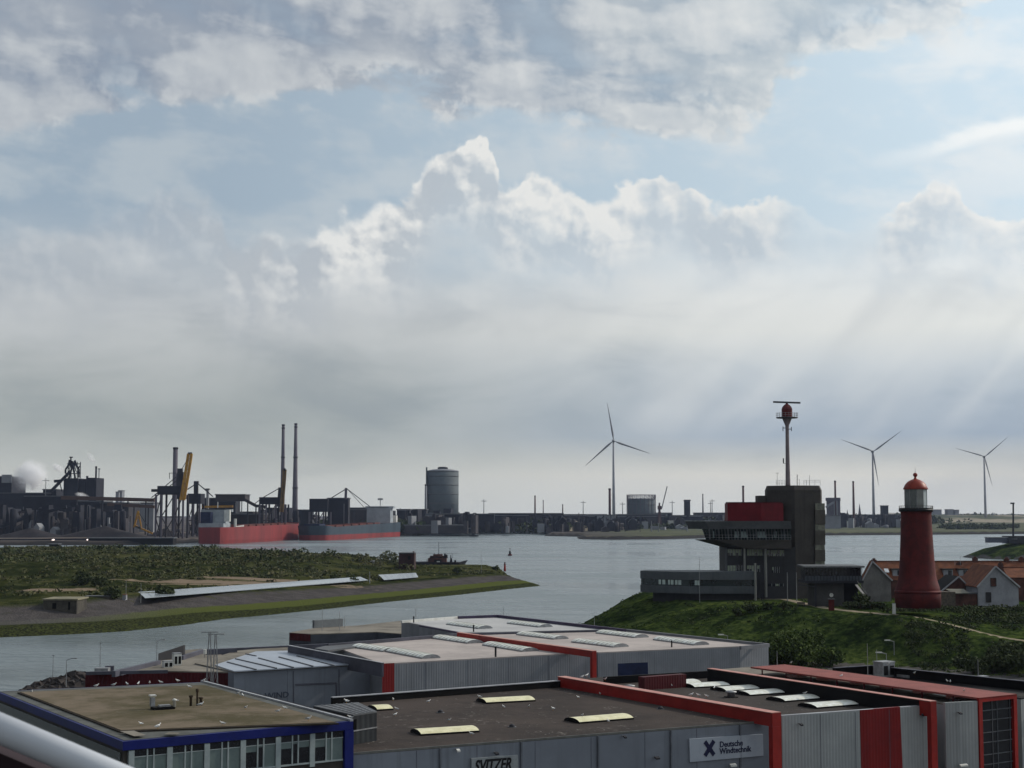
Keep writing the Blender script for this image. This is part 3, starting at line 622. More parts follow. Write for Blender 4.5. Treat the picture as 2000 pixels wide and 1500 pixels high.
# ---- glazed dark box between office and hall
g=thing('roof_plant_screen',P(690,1400,13),'dark louvred plant enclosure standing between the office and the brown roof','plant enclosure')
q=[P(690,1396,14.05),P(736,1389,14.05),P(700,1371.5,14.05),P(612,1378.5,14.05)]
MB().prism(q,11.9,13.95).build('screen',mat('louvre_screen',(.030,.034,.038),.5,(.02,.022,.026),.5,rib=.5,ribang=UA,ribdist=.5),g); MB().prism(q,13.95,14.05).build('top',M['slab'],g)
mb=MB()
for k in range(1,6):
    a=q[0].lerp(q[1],k/6*.999); b=q[3].lerp(q[2],k/6); mb.beam(a+Vector((0,0,.02)),b+Vector((0,0,.02)),.06,.04)
mb.build('roof_rib',M['steel'],g)
mb=MB(); a=q[0];b=q[1]; rectw(mb,Vector((a.x,a.y,0)),Vector((b.x,b.y,0)),0,(b-a).length,12.9,12.98,0,.05); mb.build('rail',M['steel'],g)
# ---- hall with the long red beams (right)
ZR=12.45
t,p=hall('red_trimmed_hall',[(1527,1399.5),(1832,1376.5),(1395,1309),(1106,1327)],ZR-.75,3,'grey ribbed hall framed by bright red beams with a row of white skylights','warehouse',M['lgrey'],mat('dark_gravel_roof',(.042,.034,.031),.95,(.026,.022,.020),.12,bump=.6,bscale=7,speck=.4)); rh=t
z=ZR; RA,RB=P(1527,1397.5,z),P(1829,1376,z)
mb=MB(); bar(mb,RA,RB,.28,3,ZR-.06,.5); mb.build('front_wall',M['lgrey'],t)
mb=MB(); bar(mb,RA,RB,.34,ZR-.06,ZR,.5); mb.build('coping',M['coping'],t)
RBs=[]
mb=MB(); slabw(mb,[(1683,1540),(1764,1532),(1757.5,1380.5),(1679,1387)],RA,RB,-.2,.03); mb.build('stripe',M['redrib'],t)
def beamline(a,b,zt,w,h,name='red_beam',m='red',shade='tar',pillar=True,parent=None):
    A1,B1=P(*a,zt),P(*b,zt); mb=MB(); bar(mb,A1,B1,w,zt-h,zt-.05,-.5); o=mb.build(name,M[m],parent); o['_o']=parent['_o']
    mb=MB(); bar(mb,A1,B1,w+.06,zt-.05,zt,-.5); mb.build('coping',mat('red_coping',(.5,.26,.22),.5,(.4,.17,.14),.5),o)
    if pillar:
        d=(B1-A1).normalized(); n=Vector((-d.y,d.x,0)); mb=MB(); mb.prism([B1-d*.45,B1+d*.02,B1+d*.02-n*w,B1-d*.45-n*w],3,zt-h-.001); mb.build('red_pillar',M[m],parent)
    return A1,B1
b1=beamline((1104.5,1320),(1525.5,1390.5),12.95,.85,1.05,parent=t)
b2=beamline((1392,1304.5),(1829,1368.5),12.95,.62,1.25,parent=t)
mb=MB(); d=(b2[1]-b2[0]).normalized(); n=Vector((-d.y,d.x,0)); bar(mb,b2[0]-n*.66,b2[1]-n*.66-d*1.3,.04,11.7,12.90,.5); mb.build('inner_lining',M['tar'],t)
mb=MB(); bar(mb,P(1180,1322,12.4),P(1395,1309.5,12.4),.3,11.7,12.4); mb.build('back_parapet',M['tar'],t)
mb=MB(); bar(mb,P(1252,1322,12.9),P(1335,1316,12.9),.8,11.7,12.9); mb.build('red_block',M['dred'],t)
for k,(a,b) in enumerate((((1288,1337),(1357,1333)),((1343,1342),(1412,1338)),((1403,1349),(1470,1344.5)),((1449,1357),(1529,1351.5)),((1515,1369),(1591,1362.5)),((1577,1381.5),(1658,1375)))):
    vault(t,P(*a,11.7),P(*b,11.7),2.6,.40,M['skyl'],curbm=M['tar'])
walllight(1559,1413,RA,RB,'dark vent on the pale ribbed wall left of the red stripe',.12,'dsteel')
walllight(1797,1394,RA,RB,'dark vent on the pale ribbed wall right of the red stripe',.14,'dsteel')
# strip roof, canopy and glazed stair tower further right
t,p=hall('canopied_annex',[(1847,1374.5),(1912,1370),(1470,1302),(1395,1308)],12.0,3,'narrow grey annex with round skylights beside the long faded red canopy','annex',M['lgrey'],M['beige']); an=t
EA,EB=P(1846,1372.5,12.5),P(1909,1368,12.55)
mb=MB(); bar(mb,EA,EB,.25,3,12.5,.5); mb.build('front_wall',M['lgrey'],t)
for px_,py_ in ((1556,1322),(1616,1328),(1682,1336),(1741,1344),(1806,1353.5),(1872,1363.5)):
    o=P(px_,py_,12.0); mb=MB(); mb.lathe(o,[(1.05,12.0),(1.1,12.14),(.95,12.26),(.6,12.36),(.05,12.4)],20); mb.build('skylight',M['skyl'],t)
walllight(1870,1391,EA,EB,'dark vent on the narrow annex wall between red pillars',.14,'dsteel')
walllight(1876,1492,EA,EB,'long white strip light low on the annex wall between red pillars',.42,'white')
q=[P(1912,1363,12.77),P(1986,1355.5,12.77),P(1532,1297.5,12.77),P(1466,1302.5,12.77)]
c=sum(q,Vector())/4; t=thing('roof_canopy',(c.x,c.y,3),'long faded red sheet canopy on short posts ending in a red framed stair tower','canopy')
MB().prism(q,12.62,12.77).build('canopy_roof',M['redroof'],t)
mb=MB(); bar(mb,q[0],q[1],.22,12.40,12.76,.5); mb.build('fascia',M['red'],t)
for k in range(8):
    a=q[3].lerp(q[0],(k+.5)/8.3); mb=MB(); mb.tube((a.x,a.y,12.0),(a.x,a.y,12.62),.07,n=6); mb.build('post',M['dred'],t)
d=(q[1]-q[0]).normalized(); back=(q[3]-q[0]).normalized()
for a in (q[0],q[1]-d*.42): MB().prism([a,a+d*.42,a+d*.42+back*.5,a+back*.5],3,12.40).build('red_pillar',M['red'],t)
a=q[0]+d*.42+back*.3; b=q[1]-d*.42+back*.3
mb=MB(); mb.prism([a,b,b+back*3,a+back*3],3,12.39); mb.build('stair_tower',M['glassd'],t)
mb=MB()
L=(b-a).length
for zz in (11.6,10.8,9.8,9.0,8.0,7.2,6.2): rectw(mb,Vector((a.x,a.y,0)),Vector((b.x,b.y,0)),0,L,zz,zz+.07,-.05,.05)
for s_ in (.05,.36,.52,.93): rectw(mb,Vector((a.x,a.y,0)),Vector((b.x,b.y,0)),L*s_,L*s_+.06,3,12.38,-.05,.07)
mb.build('tower_grille',M['slab'],t)
# black roof beyond and the grey end wall at the frame's edge
t,p=hall('black_roofed_hall',[(1994,1363.5),(2080,1352),(1700,1299),(1628,1303.5)],12.0,3,'hall with a black roof behind the red canopy, carrying air units','warehouse',M['lgrey'],M['tar']); bh=t
t_poly=[P(1990,1360,12.0),P(2300,1330,12.0),P(2050,1327,12.0)]
mb=MB(); bar(mb,P(1628,1303,12.9),P(1702,1298.5,12.9),.3,12.0,12.86); bar(mb,P(1702,1298.5,12.9),P(2120,1341,12.9),.3,12.0,12.86); mb.build('parapet',M['tar'],t)
mb=MB(); bar(mb,P(1628,1303,12.95),P(1702,1298.5,12.95),.36,12.86,12.91); bar(mb,P(1702,1298.5,12.95),P(2120,1341,12.95),.36,12.86,12.91); mb.build('coping',M['dcoping'],t)
MB().prism([P(1700,1300,12.0),P(1994,1361,12.0),P(2400,1340,12.0),P(2110,1340.5,12.0)],3,12.02).build('roof_extension',mat('dark_roof_felt',(.03,.028,.027),.9,(.02,.018,.018),.3),t)
def unit(px,py,z,sx,sy,h,label,name='air_unit',cat='air unit',m='white',parts=True):
    o=P(px,py,z); t=thing(name,o,label,cat); MB().box((o.x,o.y,0),(sx,sy,h*.9),UA,z0=z).build('casing',M[m],t)
    MB().box((o.x,o.y,0),(sx*1.06,sy*1.06,h*.08),UA,z0=z+h*.9).build('lid',M['steel'],t)
    mb=MB(); f=o-V3*(sy/2+.02)
    for k in (-.25,.25): mb.box((f.x+U3.x*sx*k,f.y+U3.y*sx*k,0),(sx*.32,.04,h*.6),UA,z0=z+h*.12)
    mb.build('grille',M['tar'],t); return t
unit(1727,1321,12,1.6,1.3,1.5,'tall grey air unit with dark louvres on the black roof behind the red canopy',m='steel')
unit(1920,1332,12,.8,.7,.6,'small grey air unit near the right edge of the black roof',m='steel')
o=P(1779,1322,12.02); s=thing('roof_hatch',o,'low white roof hatch on the black roof right of the louvred air unit','roof hatch'); mb=MB(); mb.box((o.x,o.y,0),(2.2,1.6,.25),UA,z0=12.02); mb.build('curb',M['steel'],s); mb=MB(); mb.lathe((o.x,o.y,0),[(1.0,12.27),(.9,12.38),(.4,12.48),(.03,12.5)],16); mb.build('dome',M['skyl'],s)
for i,(px_,py_,h,l) in enumerate(((1695,1322,3.2,'tall thin rod on the black roof left of the louvred air unit'),(1713,1312,2.2,'shorter thin rod on the black roof just behind the louvred air unit'),(1911,1335,2.2,'thin rod standing near the right end of the black roof'),(1518,1303,1.6,'short rod at the far left end of the red canopy'))):
    o=P(px_,py_,12.1); mast(o.x,o.y,12.1,h,.03,l,'rod','lightning_rod',group='thin rods on the roofs')
# ---- second row: three joined halls with pinkish roofs
ZM=12.0
t,p=hall('pink_roofed_hall',[(746,1296),(1158,1273.5),(902,1237),(640,1258)],ZM,3,'grey hall with pinkish roof and four ribbed skylights left of the long red ridge beam','warehouse',M['grey'],M['pink']); m1=t
A1,B1=p[0],p[1]
mb=MB(); slabw(mb,[(746.5,1362),(770,1361),(770,1294.8),(746.5,1296)],A1,B1,-.1,.04); mb.build('red_panel',M['redrib'],t)
for a,b in (((702,1264),(764,1272.5)),((770,1272.5),(842,1286)),((858,1246.5),(928,1256.5)),((958,1260),(1036,1272.5))): vault(t,P(*a,ZM),P(*b,ZM),2.7,.5,M['skyl'])
mb=MB(); bar(mb,P(640,1257.5,12.4),P(902,1236,12.4),.35,12,12.4); mb.build('parapet',M['dcoping'],t)
mb=MB(); mb.tube(P(968,1283,12),P(968,1283,12)+Vector((0,0,1.15)),.11,n=8); mb.build('flue',M['black'],t)
mb=MB(); Z_=12.42; bar(mb,P(562,1260.5,Z_),P(746,1295,Z_),.22,11,Z_,.5); mb.build('side_parapet',M['dcoping'],t); mb=MB(); bar(mb,P(562,1260,Z_+.06),P(746,1294.3,Z_+.06),.26,Z_,Z_+.06,.5); mb.build('coping',M['coping'],t)
b3=beamline((900,1234.5),(1165,1270.5),12.75,.55,.75,parent=t,pillar=True)
mb=MB(); mb.prism([P(614,1266,12.2),P(640,1270,12.2),P(702,1262,12.2),P(695,1257,12.2),P(650,1258,12.2)],12.0,12.2); mb.build('felt_patch',M['slab'],t)
mb=MB()
for (xa,xb,ya,yb,n) in ((841,929,1347,1341,5),(1047,1103,1334,1331,4)):
    for k in range(n+1):
        s_=k/n; pa=VW(xa+(xb-xa)*s_,ya+(yb-ya)*s_+8,A1,B1,.8); pb=VW(xa+(xb-xa)*s_,ya+(yb-ya)*s_,A1,B1,.8); mb.beam(pa,pb,.05)
    mb.beam(VW(xa,ya,A1,B1,.8),VW(xb,yb,A1,B1,.8),.06)
mb.build('landing_rail',M['dsteel'],t)
t,p=hall('blue_door_hall',[(1168,1274),(1446,1262),(1501,1257.5),(1222,1229.5),(905,1237.5)],ZM,3,'grey hall with pinkish roof and a dark blue roller door in its front','warehouse',M['grey'],M['pink'])
A2,B2=p[0],p[1]
mb=MB(); slabw(mb,[(1207,1332),(1266,1328),(1265,1293.5),(1206.5,1296)],A2,B2,-.05,.04); dd_=mb.build('roller_door',M['navy'],t)
mb=MB(); bar(mb,P(1446,1262,12.3),P(1501,1257,12.3),.3,11.9,12.3); bar(mb,P(1501,1257,12.3),P(1222,1228.5,12.3),.35,12,12.3); mb.build('parapet',mat('grey_parapet',(.17,.175,.19),.6,(.12,.125,.14),.2),t)
for a,b in (((1022,1239.5),(1096,1248.5)),((1130,1254),(1213,1264)),((1177,1236.5),(1253,1245.5)),((1290,1249.5),(1370,1260))): vault(t,P(*a,ZM),P(*b,ZM),2.7,.5,M['skyl'])
mb=MB(); mb.tube(P(1312,1264,12),P(1312,1264,12)+Vector((0,0,.8)),.09,n=8); mb.build('flue',M['black'],t)
mb=MB(); bar(mb,P(905,1237,12.25),P(1222,1229,12.25),.3,12,12.25); mb.build('divider',M['dcoping'],t)
t,p=hall('far_pale_hall',[(905,1235.5),(1218,1228.5),(972,1202),(895,1205),(784,1213)],ZM,3,'farthest hall with a pale grey roof, dark purple edge and two skylights','warehouse',M['grey'],M['pale'])
mb=MB(); bar(mb,P(895,1203.5,12.4),P(972,1200.8,12.4),.4,12,12.4); bar(mb,P(972,1200.8,12.4),P(1220,1228.5,12.4),.4,12,12.4); bar(mb,P(820,1221,12.2),P(900,1235,12.2),.25,12,12.2); mb.build('parapet',mat('purple_grey_parapet',(.07,.055,.10),.6,(.05,.04,.07),.3),t)
mb=MB(); bar(mb,P(784,1212,12.35),P(895,1203.5,12.35),.3,12,12.35); mb.build('coping',M['white'],t)
for a,b in (((885,1219.5),(948,1228)),((1003,1217.5),(1066,1225))): vault(t,P(*a,ZM),P(*b,ZM),2.7,.5,M['skyl'])
for px_,py_,l in ((808,1213,'black pipe standing at the left corner of the pale far roof'),(925,1231,'short black pipe on the pale roof below its left skylight')):
    o=P(px_,py_+3,12); s=thing('vent_pipe',o,l,'pipe'); mb=MB(); mb.tube(o,o+Vector((0,0,.75)),.09,n=8); mb.build('pipe',M['black'],s); mb=MB(); mb.lathe(o,[(.15,12.75),(.15,12.85),(.03,12.92)],8); mb.build('cap',M['black'],s)
# low brown roof at the water's edge
t,p=hall('low_quayside_building',[(565,1235.5),(607,1238.5),(735,1234),(800,1239),(900,1237),(782,1212.5),(700,1221.5),(617,1226)],9.8,3,'low brown-roofed building by the water with a dark red left end','quay building',mat('dark_front',(.065,.07,.085),.7,(.045,.048,.06),.3),M['beige'])
mb=MB(); slabw(mb,[(565.5,1250),(606.5,1253),(606.5,1239),(565.5,1236)],p[0],p[1],-.05,.04); mb.build('red_end',M['dred'],t)
mb=MB(); a,b=P(612,1226.5,9.8),P(668,1223,9.8); bar(mb,a,b,.5,9.8,11.0); mb.build('screen_wall',mat('zinc_screen',(.15,.165,.175),.6,(.12,.13,.14),.5),t)
for px_,py_,h,l in ((629,1233,3.4,'thin aerial at the left of the low brown roof'),(663,1232,3.0,'thin aerial right of the grey screen on the low brown roof'),(673,1226,1.8,'short aerial just right of the grey screen on the low brown roof'),(812,1216,2.4,'thin aerial at the white coping of the far pale roof'),(983,1204,1.7,'small hooked aerial on the far corner of the pale roof'),(1161,1226,1.6,'small aerial on the dark edge of the pale roof near the green slope')):
    o=P(px_,py_,10); mast(o.x,o.y,10,h,.035,l,'aerial','aerial',group='thin aerials on the far roofs')
# ---- hall with blue-grey metal roof and its red annex (left)
ZW=11.5
t,p=hall('metal_roofed_hall',[(457,1312),(745,1295.5),(560,1261.5),(462,1271),(380,1295)],ZW,3,'blue-grey hall with a silvery seamed metal roof and loading door','warehouse',M['bgrey'],M['beige']); wh=t
WA,WB=p[0],p[1]
mr=[P(457,1310.5,ZW+.12),P(697,1296.5,ZW+.12),P(590,1270,ZW+.12),P(500,1272,ZW+.12),P(420,1298.5,ZW+.12)]
MB().prism(mr,ZW,ZW+.12).build('metal_roof',M['seam'],t)
mb=MB()
for (x1_,y1_,x2_,y2_) in ((444,1293,500,1307.5),(460,1286.5,540,1305),(505,1285,573,1303.5),(545,1283,611,1301),(580,1281,652,1299.5),(480,1277,500,1281)): 
    mb.beam(P(x1_,y1_,ZW+.16),P(x2_,y2_,ZW+.16),.16,.10)
mb.build('roof_seam',M['slab'],t)
mb=MB()
for q in ([(577,1367),(657,1363),(657,1334),(577,1337)],):
    a,b,c_,d_=[VW(*k,WA,WB,.02) for k in q]
    mb.beam(d_,c_,.14,.14); mb.beam(c_,b,.14,.14)
for xx,yy in ((573,1311),(662,1307)): mb.beam(VW(xx,yy,WA,WB,.02),VW(xx+.5,yy+62,WA,WB,.02),.08)
mb.build('loading_door',M['dcoping'],t)
lettering('WIND',VW(517,1364.8,WA,WB,.05),WB-WA,.85,mat('faded_lettering',(.05,.06,.085),.7),t,sx=1.15,bold=.01)
t,p=hall('dark_red_annex',[(167,1314),(328,1310.5),(455,1312.5),(470,1290),(395,1267),(355,1270),(311,1290),(222,1311.5)],ZW-.15,3,'low annex with a dark maroon wall and sandy flat roof beside the rocks','annex',M['dred'],M['beige'])
mb=MB(); bar(mb,P(222,1310.5,11.8),P(311,1289.5,11.8),.4,11.2,11.8); bar(mb,P(355,1281,11.8),P(396,1268,11.8),.4,11.2,11.8); bar(mb,P(404,1268,12.0),P(462,1265.5,12.0),.5,11.2,12.0); bar(mb,P(462,1265.5,11.7),P(640,1257,11.7),.4,11.2,11.7); mb.build('parapet',M['dcoping'],t)
mb=MB(); q=[P(309,1286,11.6),P(358,1281,11.6)]; v0=Vector((q[0].x,q[0].y,11.3)); v1=Vector((q[1].x,q[1].y,11.3)); off=Vector((.1,.5,0))
mb.add([v0,v1,v1+off,v0+off,v0+Vector((0,0,.85)),v1+Vector((0,0,1.5)),v1+off+Vector((0,0,1.5)),v0+off+Vector((0,0,.85))],[[0,1,5,4],[1,2,6,5],[2,3,7,6],[3,0,4,7],[4,5,6,7],[0,3,2,1]]); mb.build('slanted_screen',M['dslate'],t)
mb=MB(); bar(mb,P(168,1311.5,11.7),P(328,1308,11.7),.3,11.35,11.68); mb.build('coping',M['dcoping'],t)
unit(345,1299,ZW-.15,0.85,.75,1.35,'tall white rooftop cabinet on the sandy roof beside the slanted screen')
unit(327,1303,ZW-.15,1.0,.8,.7,'shorter white rooftop box at the left foot of the tall cabinet')
o=P(222,1311,11.5); s=thing('roof_skylight_box',o,'pale blurred roof box at the left corner of the sandy roof','roof box'); MB().box((P(200,1311,11.5).x,P(200,1311,11.5).y,0),(1.4,1.0,.5),0,z0=11.35).build('box',M['steel'],s); MB().box((P(214,1309,11.5).x,P(214,1309,11.5).y,0),(.9,.6,.6),.2,z0=11.35).build('vent',M['dcoping'],s)
# lattice pylon between the office and the metal-roofed hall
def lattice(px,pyb,pyt,Y,lab):
    b=Q(px,pyb,Y); tp=Q(px,pyt,Y); t=thing('lattice_mast',(b.x,b.y,3),lab,'lattice mast','pair of lattice masts behind the office'); h0=3; h1=tp.z; w=.55
    L=[(sx*w,sy*w) for sx,sy in ((-1,-1),(1,-1),(1,1),(-1,1))]
    for (x,y) in L: MB().tube((b.x+x,b.y+y,h0),(b.x+x*.12,b.y+y*.12,h1),.035,.022,5).build('leg',M['steel'],t)
    mb=MB(); n=9
    for k in range(n):
        za=h0+(h1-h0)*k/n; zb=h0+(h1-h0)*(k+1)/n; fa=1-.88*k/n; fb=1-.88*(k+1)/n
        for i in range(4):
            p_,q_=L[i],L[(i+1)%4]; mb.tube((b.x+p_[0]*fa,b.y+p_[1]*fa,za),(b.x+q_[0]*fb,b.y+q_[1]*fb,zb),.014,n=4)
    mb.build('bracing',M['steel'],t); MB().beam((b.x-.75,b.y,h1),(b.x+.75,b.y,h1),.07).build('crossarm',M['steel'],t)
lattice(408,1345,1234.5,140,'left lattice mast of the pair, its crossarm slightly higher'); lattice(420,1345,1238.5,140,'right lattice mast of the pair, its crossarm slightly lower')
o=P(400,1280,11.6); s=thing('warning_light',o,'small white lamp box on the parapet left of the lattice masts','lamp box'); MB().box((o.x,o.y,0),(.3,.3,.55),0,z0=11.75).build('box',M['white'],s); MB().tube((o.x,o.y,11.3),(o.x,o.y,11.75),.04,n=6).build('stem',M['steel'],s)
# quay lamps on the left
for px_,pyb,pyt,Y,l,lm in ((103,1327,1279,243,'quay lamp post above the boulders, nearest the left edge',0),(129,1342,1289,200,'short lamp post with a bent head in front of the boulders',1),(195,1312,1255,243,'tall straight quay lamp post left of the slanted dark screen',0),(306,1292,1252,246,'curved quay lamp post touching the slanted dark screen',1)):
    b=Q(px_,pyb,Y); e=Q(px_,pyt,Y); mast(b.x,b.y,b.z,e.z-b.z,.05,l,'lamp post','lamp_post',group='lamp posts along the quay',lamp=bool(lm),arms=() if lm else ((e.z-b.z-.1,.5),))
for px_,pyt,Y,l in ((1421,1241,262,'white street lamp with hooked head behind the blue door hall'),(1746,1252,262,'street lamp with a white head in front of the grassy slope'),(1731,1276,236,'street lamp with a flat white head close behind the black roof')):
    e=Q(px_,pyt,Y); t=mast(e.x,e.y,3,e.z-3,.07,l,'street lamp','street_lamp',group='street lamps on the road behind the halls')
    MB().tube((e.x,e.y,e.z-.1),(e.x-.9,e.y,e.z+.15),.06,n=6).build('arm',M['steel'],t); MB().box((e.x-1.1,e.y,e.z+.12),(.9,.35,.16)).build('lamp_head',M['white'],t)
# ---- boulders at the quay edge
def boulder(i,x,y,z,r):
    rr=random.Random(i); n=7;m=5; vs=[]; fs=[]
    for j in range(m+1):
        for k in range(n):
            th=math.pi*j/m; ph=2*math.pi*k/n+j*.4; q=r*(.75+.5*rr.random()); vs.append((x+q*math.sin(th)*math.cos(ph),y+q*.9*math.sin(th)*math.sin(ph),z+q*.75*math.cos(th)))
    for j in range(m):
        for k in range(n): a=j*n+k; b=j*n+(k+1)%n; fs.append([a,b,b+n,a+n])
    mb=MB(); mb.add(vs,fs); o=mb.build('boulder',M['rock'],org=(x,y,z-r)); return o
BPX=[(60,1341,1.2),(78,1336,1.6),(96,1333,1.9),(113,1332,2.1),(131,1329,2.3),(148,1326,2.7),(163,1326,2.6),(88,1342,1.5),(107,1342,1.7),(126,1340,1.8),(143,1338,2.0),(158,1338,2.2),(45,1346,1.0),(70,1346,1.2),(120,1325,1.5),(140,1320,1.8),(157,1318,1.9)]
BL=['small flat boulder at the left end of the rock bank','low boulder second along the rock bank crest','rounded dark boulder on the crest beside the leftmost quay lamp','squat boulder right of the leftmost quay lamp','boulder on the crest behind the bent lamp post','tall boulder on the crest near the maroon wall','big boulder against the maroon wall','boulder at the foot of the bank, left part','boulder at the foot of the bank, left of the bent lamp','boulder at the foot of the bank right of the bent lamp','boulder at the foot of the bank nearer the maroon wall','boulder tucked at the base of the maroon wall','leftmost pebble-like boulder by the water','low wedge boulder near the water at left','boulder just behind the crest between the two lamps','upper boulder behind the crest left of the wall','topmost boulder leaning on the maroon wall corner']
for i,(px_,py_,r) in enumerate(BPX):
    q=P(px_,py_,2.6+r*.3); tag(boulder(i,q.x,q.y,2.2+r*.22,r*.78),BL[i],'boulder','boulders banked along the quay')
# ---- gulls on the roofs
def make_gull(chick=False):
    g=thing('seagull',(0,0,0),'x','gull','gulls resting on the flat roofs')
    mb=MB(); mb.smooth=True; vs=[]; prof=[(-.24,.17,.01),(-.17,.18,.045),(-.08,.19,.075),(.02,.20,.085),(.10,.22,.075),(.15,.27,.05),(.17,.31,.042),(.20,.335,.045),(.235,.335,.032),(.25,.33,.012)]
    n=10
    for (x,z,r) in prof:
        for k in range(n): a=2*math.pi*k/n; vs.append((x,r*math.cos(a)*.85,z+r*math.sin(a)))
    mb.add(vs,[[j*n+k,j*n+(k+1)%n,(j+1)*n+(k+1)%n,(j+1)*n+k] for j in range(len(prof)-1) for k in range(n)]); mb.build('body',M['gulld' if chick else 'gull'],g)
    for s_ in (1,-1):
        mb=MB(); mb.add([(.10,s_*.07,.24),(-.05,s_*.085,.26),(-.30,s_*.03,.19),(-.12,s_*.085,.16),(.08,s_*.08,.17),(.0,s_*.100,.21)],[[0,1,5],[1,2,5],[2,3,5],[3,4,5],[4,0,5]]); mb.build('wing',M['gulld' if chick else 'gullg'],g)
        mb=MB(); mb.tube((.01,s_*.03,0),(.0,s_*.03,.14),.008,n=5); mb.build('leg',M['yellow'],g)
    mb=MB(); mb.tube((.245,0,.33),(.31,0,.32),.013,.004,5); mb.build('beak',M['yellow'],g); return g
GU=[(62,1355,14.3,'gull at the back left corner of the office roof'),(275,1418,14.44,'gull facing away near the front kerb of the office roof'),(308,1424,14.44,'bright gull by the bare patch on the office front kerb'),(370,1345,14.44,'gull at the back of the office roof'),(391,1381,14.44,'gull at the foot of the rusty flue pipes'),(480,1386,14.44,'gull on the right side of the office roof'),(435,1417,14.44,'gull low at the front edge of the office roof'),(543,1393,14.44,'gull beside the right coping of the office roof'),(557,1387,14.44,'white gull lying near the right coping of the office roof'),(602,1409,14.44,'gull at the right front corner of the office roof'),(684,1405,14.32,'gull perched on the blue corner of the office'),(344,1372,14.44,'gull beside the pale vents on the office roof'),
 (465,1358,14.43,'first gull on the right coping of the office, nearer the masts'),(474,1362,14.43,'second gull on the right coping of the office'),
 (677,1374,14.05,'gull on top of the dark plant enclosure'),(768,1369,12.6,'gull on the back parapet left of the brown roof'),(772,1399,12,'gull on the brown roof right of the plant enclosure'),(775,1388,12,'gull behind it on the brown roof, near the smallest skylight'),(837,1373,12,'gull near the back of the brown roof'),(877,1410,12,'gull on the brown roof between the left skylights'),(921,1437,12,'gull at the near end of the bottom left yellow skylight'),(937,1364,12.6,'gull on the far end of the back yellow skylight'),(984,1384,12,'gull below the back yellow skylight'),(1033,1383,12,'gull right of it in the middle of the brown roof'),(1080,1388,12,'whitest gull in the middle of the brown roof'),(1129,1365,12,'gull towards the red beam on the brown roof'),(1137,1401,12.6,'gull on top of the right yellow skylight'),(1188,1412,12,'gull at the near edge of the right yellow skylight'),(1172,1358,12,'gull in the shadow under the red beam'),
 (1137,1325,12.95,'gull at the far end of the long red beam'),(1146,1323,13.1,'brightest gull near the far end of the long red beam'),(1182,1329,12.95,'third gull along the long red beam'),(1350,1360,12.95,'gull midway on the long red beam'),(1364,1361,12.95,'gull just right of the middle of the long red beam'),(1380,1363,12.95,'gull right of two others midway on the long red beam'),(1312,1342,11.8,'gull between the white skylights at the back left'),(1395,1346,12.2,'gull on the third white skylight'),(1572,1357,12.2,'gull behind the fifth white skylight'),(1545,1297,12.75,'gull at the far end of the red canopy'),(1643,1323,12.75,'gull on the middle of the red canopy'),(1735,1299,13.6,'gull on the louvred air unit'),(1786,1317,12.5,'gull on the white roof hatch'),(1850,1333,12.1,'gull on the black roof right of the hatch'),(1856,1334,12.1,'gull on the black roof, right one of two'),(1883,1352,12.75,'gull near the right part of the red canopy edge'),
 (188,1343,14.42,'gull on the back kerb of the office, leftmost'),(222,1341,14.42,'gull on the back kerb of the office, second'),(248,1339.5,14.42,'gull on the back kerb of the office, third'),(270,1338.5,14.42,'gull on the back kerb of the office, fourth'),(292,1337,14.42,'gull on the back kerb of the office, fifth'),(314,1336,14.42,'gull on the back kerb of the office, sixth'),(347,1333,14.42,'gull on the back kerb of the office, seventh'),(398,1332,14.43,'gull at the far corner of the office coping')]
g0=make_gull(); used=False
for i,(px_,py_,z_,l) in enumerate(GU):
    q=P(px_,py_,z_); a=R.uniform(-3.1,3.1); s_=1.0 if i in (2,9,24,30,14,4) else .82
    if not used: g=g0; used=True; g.location=q; g.rotation_euler=(0,0,a); g.scale=(s_,)*3; g['label']=l
    else: g=dup(g0,q,a,l,s_)
def joints(parent,a,b,step,z0,z1,off,m='dcoping',w=.035):
    L=(Vector((b.x-a.x,b.y-a.y,0))).length; mb=MB()
    for k in range(1,int(L/step)): rectw(mb,a,b,k*step,k*step+w,z0,z1,off,off+.012)
    mb.build('panel_joints',M[m],parent)
joints(f2,FA,FB,4.6,4,ZF-.15,.0); joints(rh,RA,RB,3.4,4,ZR-.1,.285,w=.05); joints(m1,A1,B1,5.2,4,ZM-.15,.0); joints(wh,WA,WB,6.0,4,ZW-.2,.0)
mb=MB()
for k in range(1,6): mb=MB(); rectw(mb,FA,FB,k*6.3,k*6.3+.12,4,ZF-.1,.02,.14); mb.build('downpipe',mat('downpipe_grey',(.12,.13,.15),.6),f2)
for (px_,py_,z_,kn_,l) in ((1000,1420,ZF,'roof_drain','small round roof outlet in the middle of the brown roof'),(1290,1385,ZF,'roof_drain','small round roof outlet right of the right yellow skylight'),(860,1392,ZF,'roof_drain','small round roof outlet between the back and left yellow skylights')):
    q=P(px_,py_,z_); s=thing(kn_,q,l,'roof outlet'); MB().lathe((q.x,q.y),[(.22,z_),(.22,z_+.12),(.14,z_+.2),(.02,z_+.24)],12).build('grate',M['dsteel'],s); MB().lathe((q.x,q.y),[(.34,z_),(.34,z_+.03),(.23,z_+.04)],12).build('flange',M['slab'],s)
for (px_,py_,z_,l) in ((1428,1362,11.7,'squat grey vent box among the white skylights'),(1230,1350,11.7,'small cowl behind the long red beam near its far end')):
    q=P(px_,py_,z_); s=thing('roof_vent',q,l,'roof vent'); MB().lathe((q.x,q.y),[(.34,z_),(.34,z_+.38),(.5,z_+.42),(.5,z_+.52),(.05,z_+.62)],12).build('cowl',M['steel'],s); MB().box((q.x,q.y,0),(.9,.9,.08),UA,z0=z_).build('base',M['tar'],s)
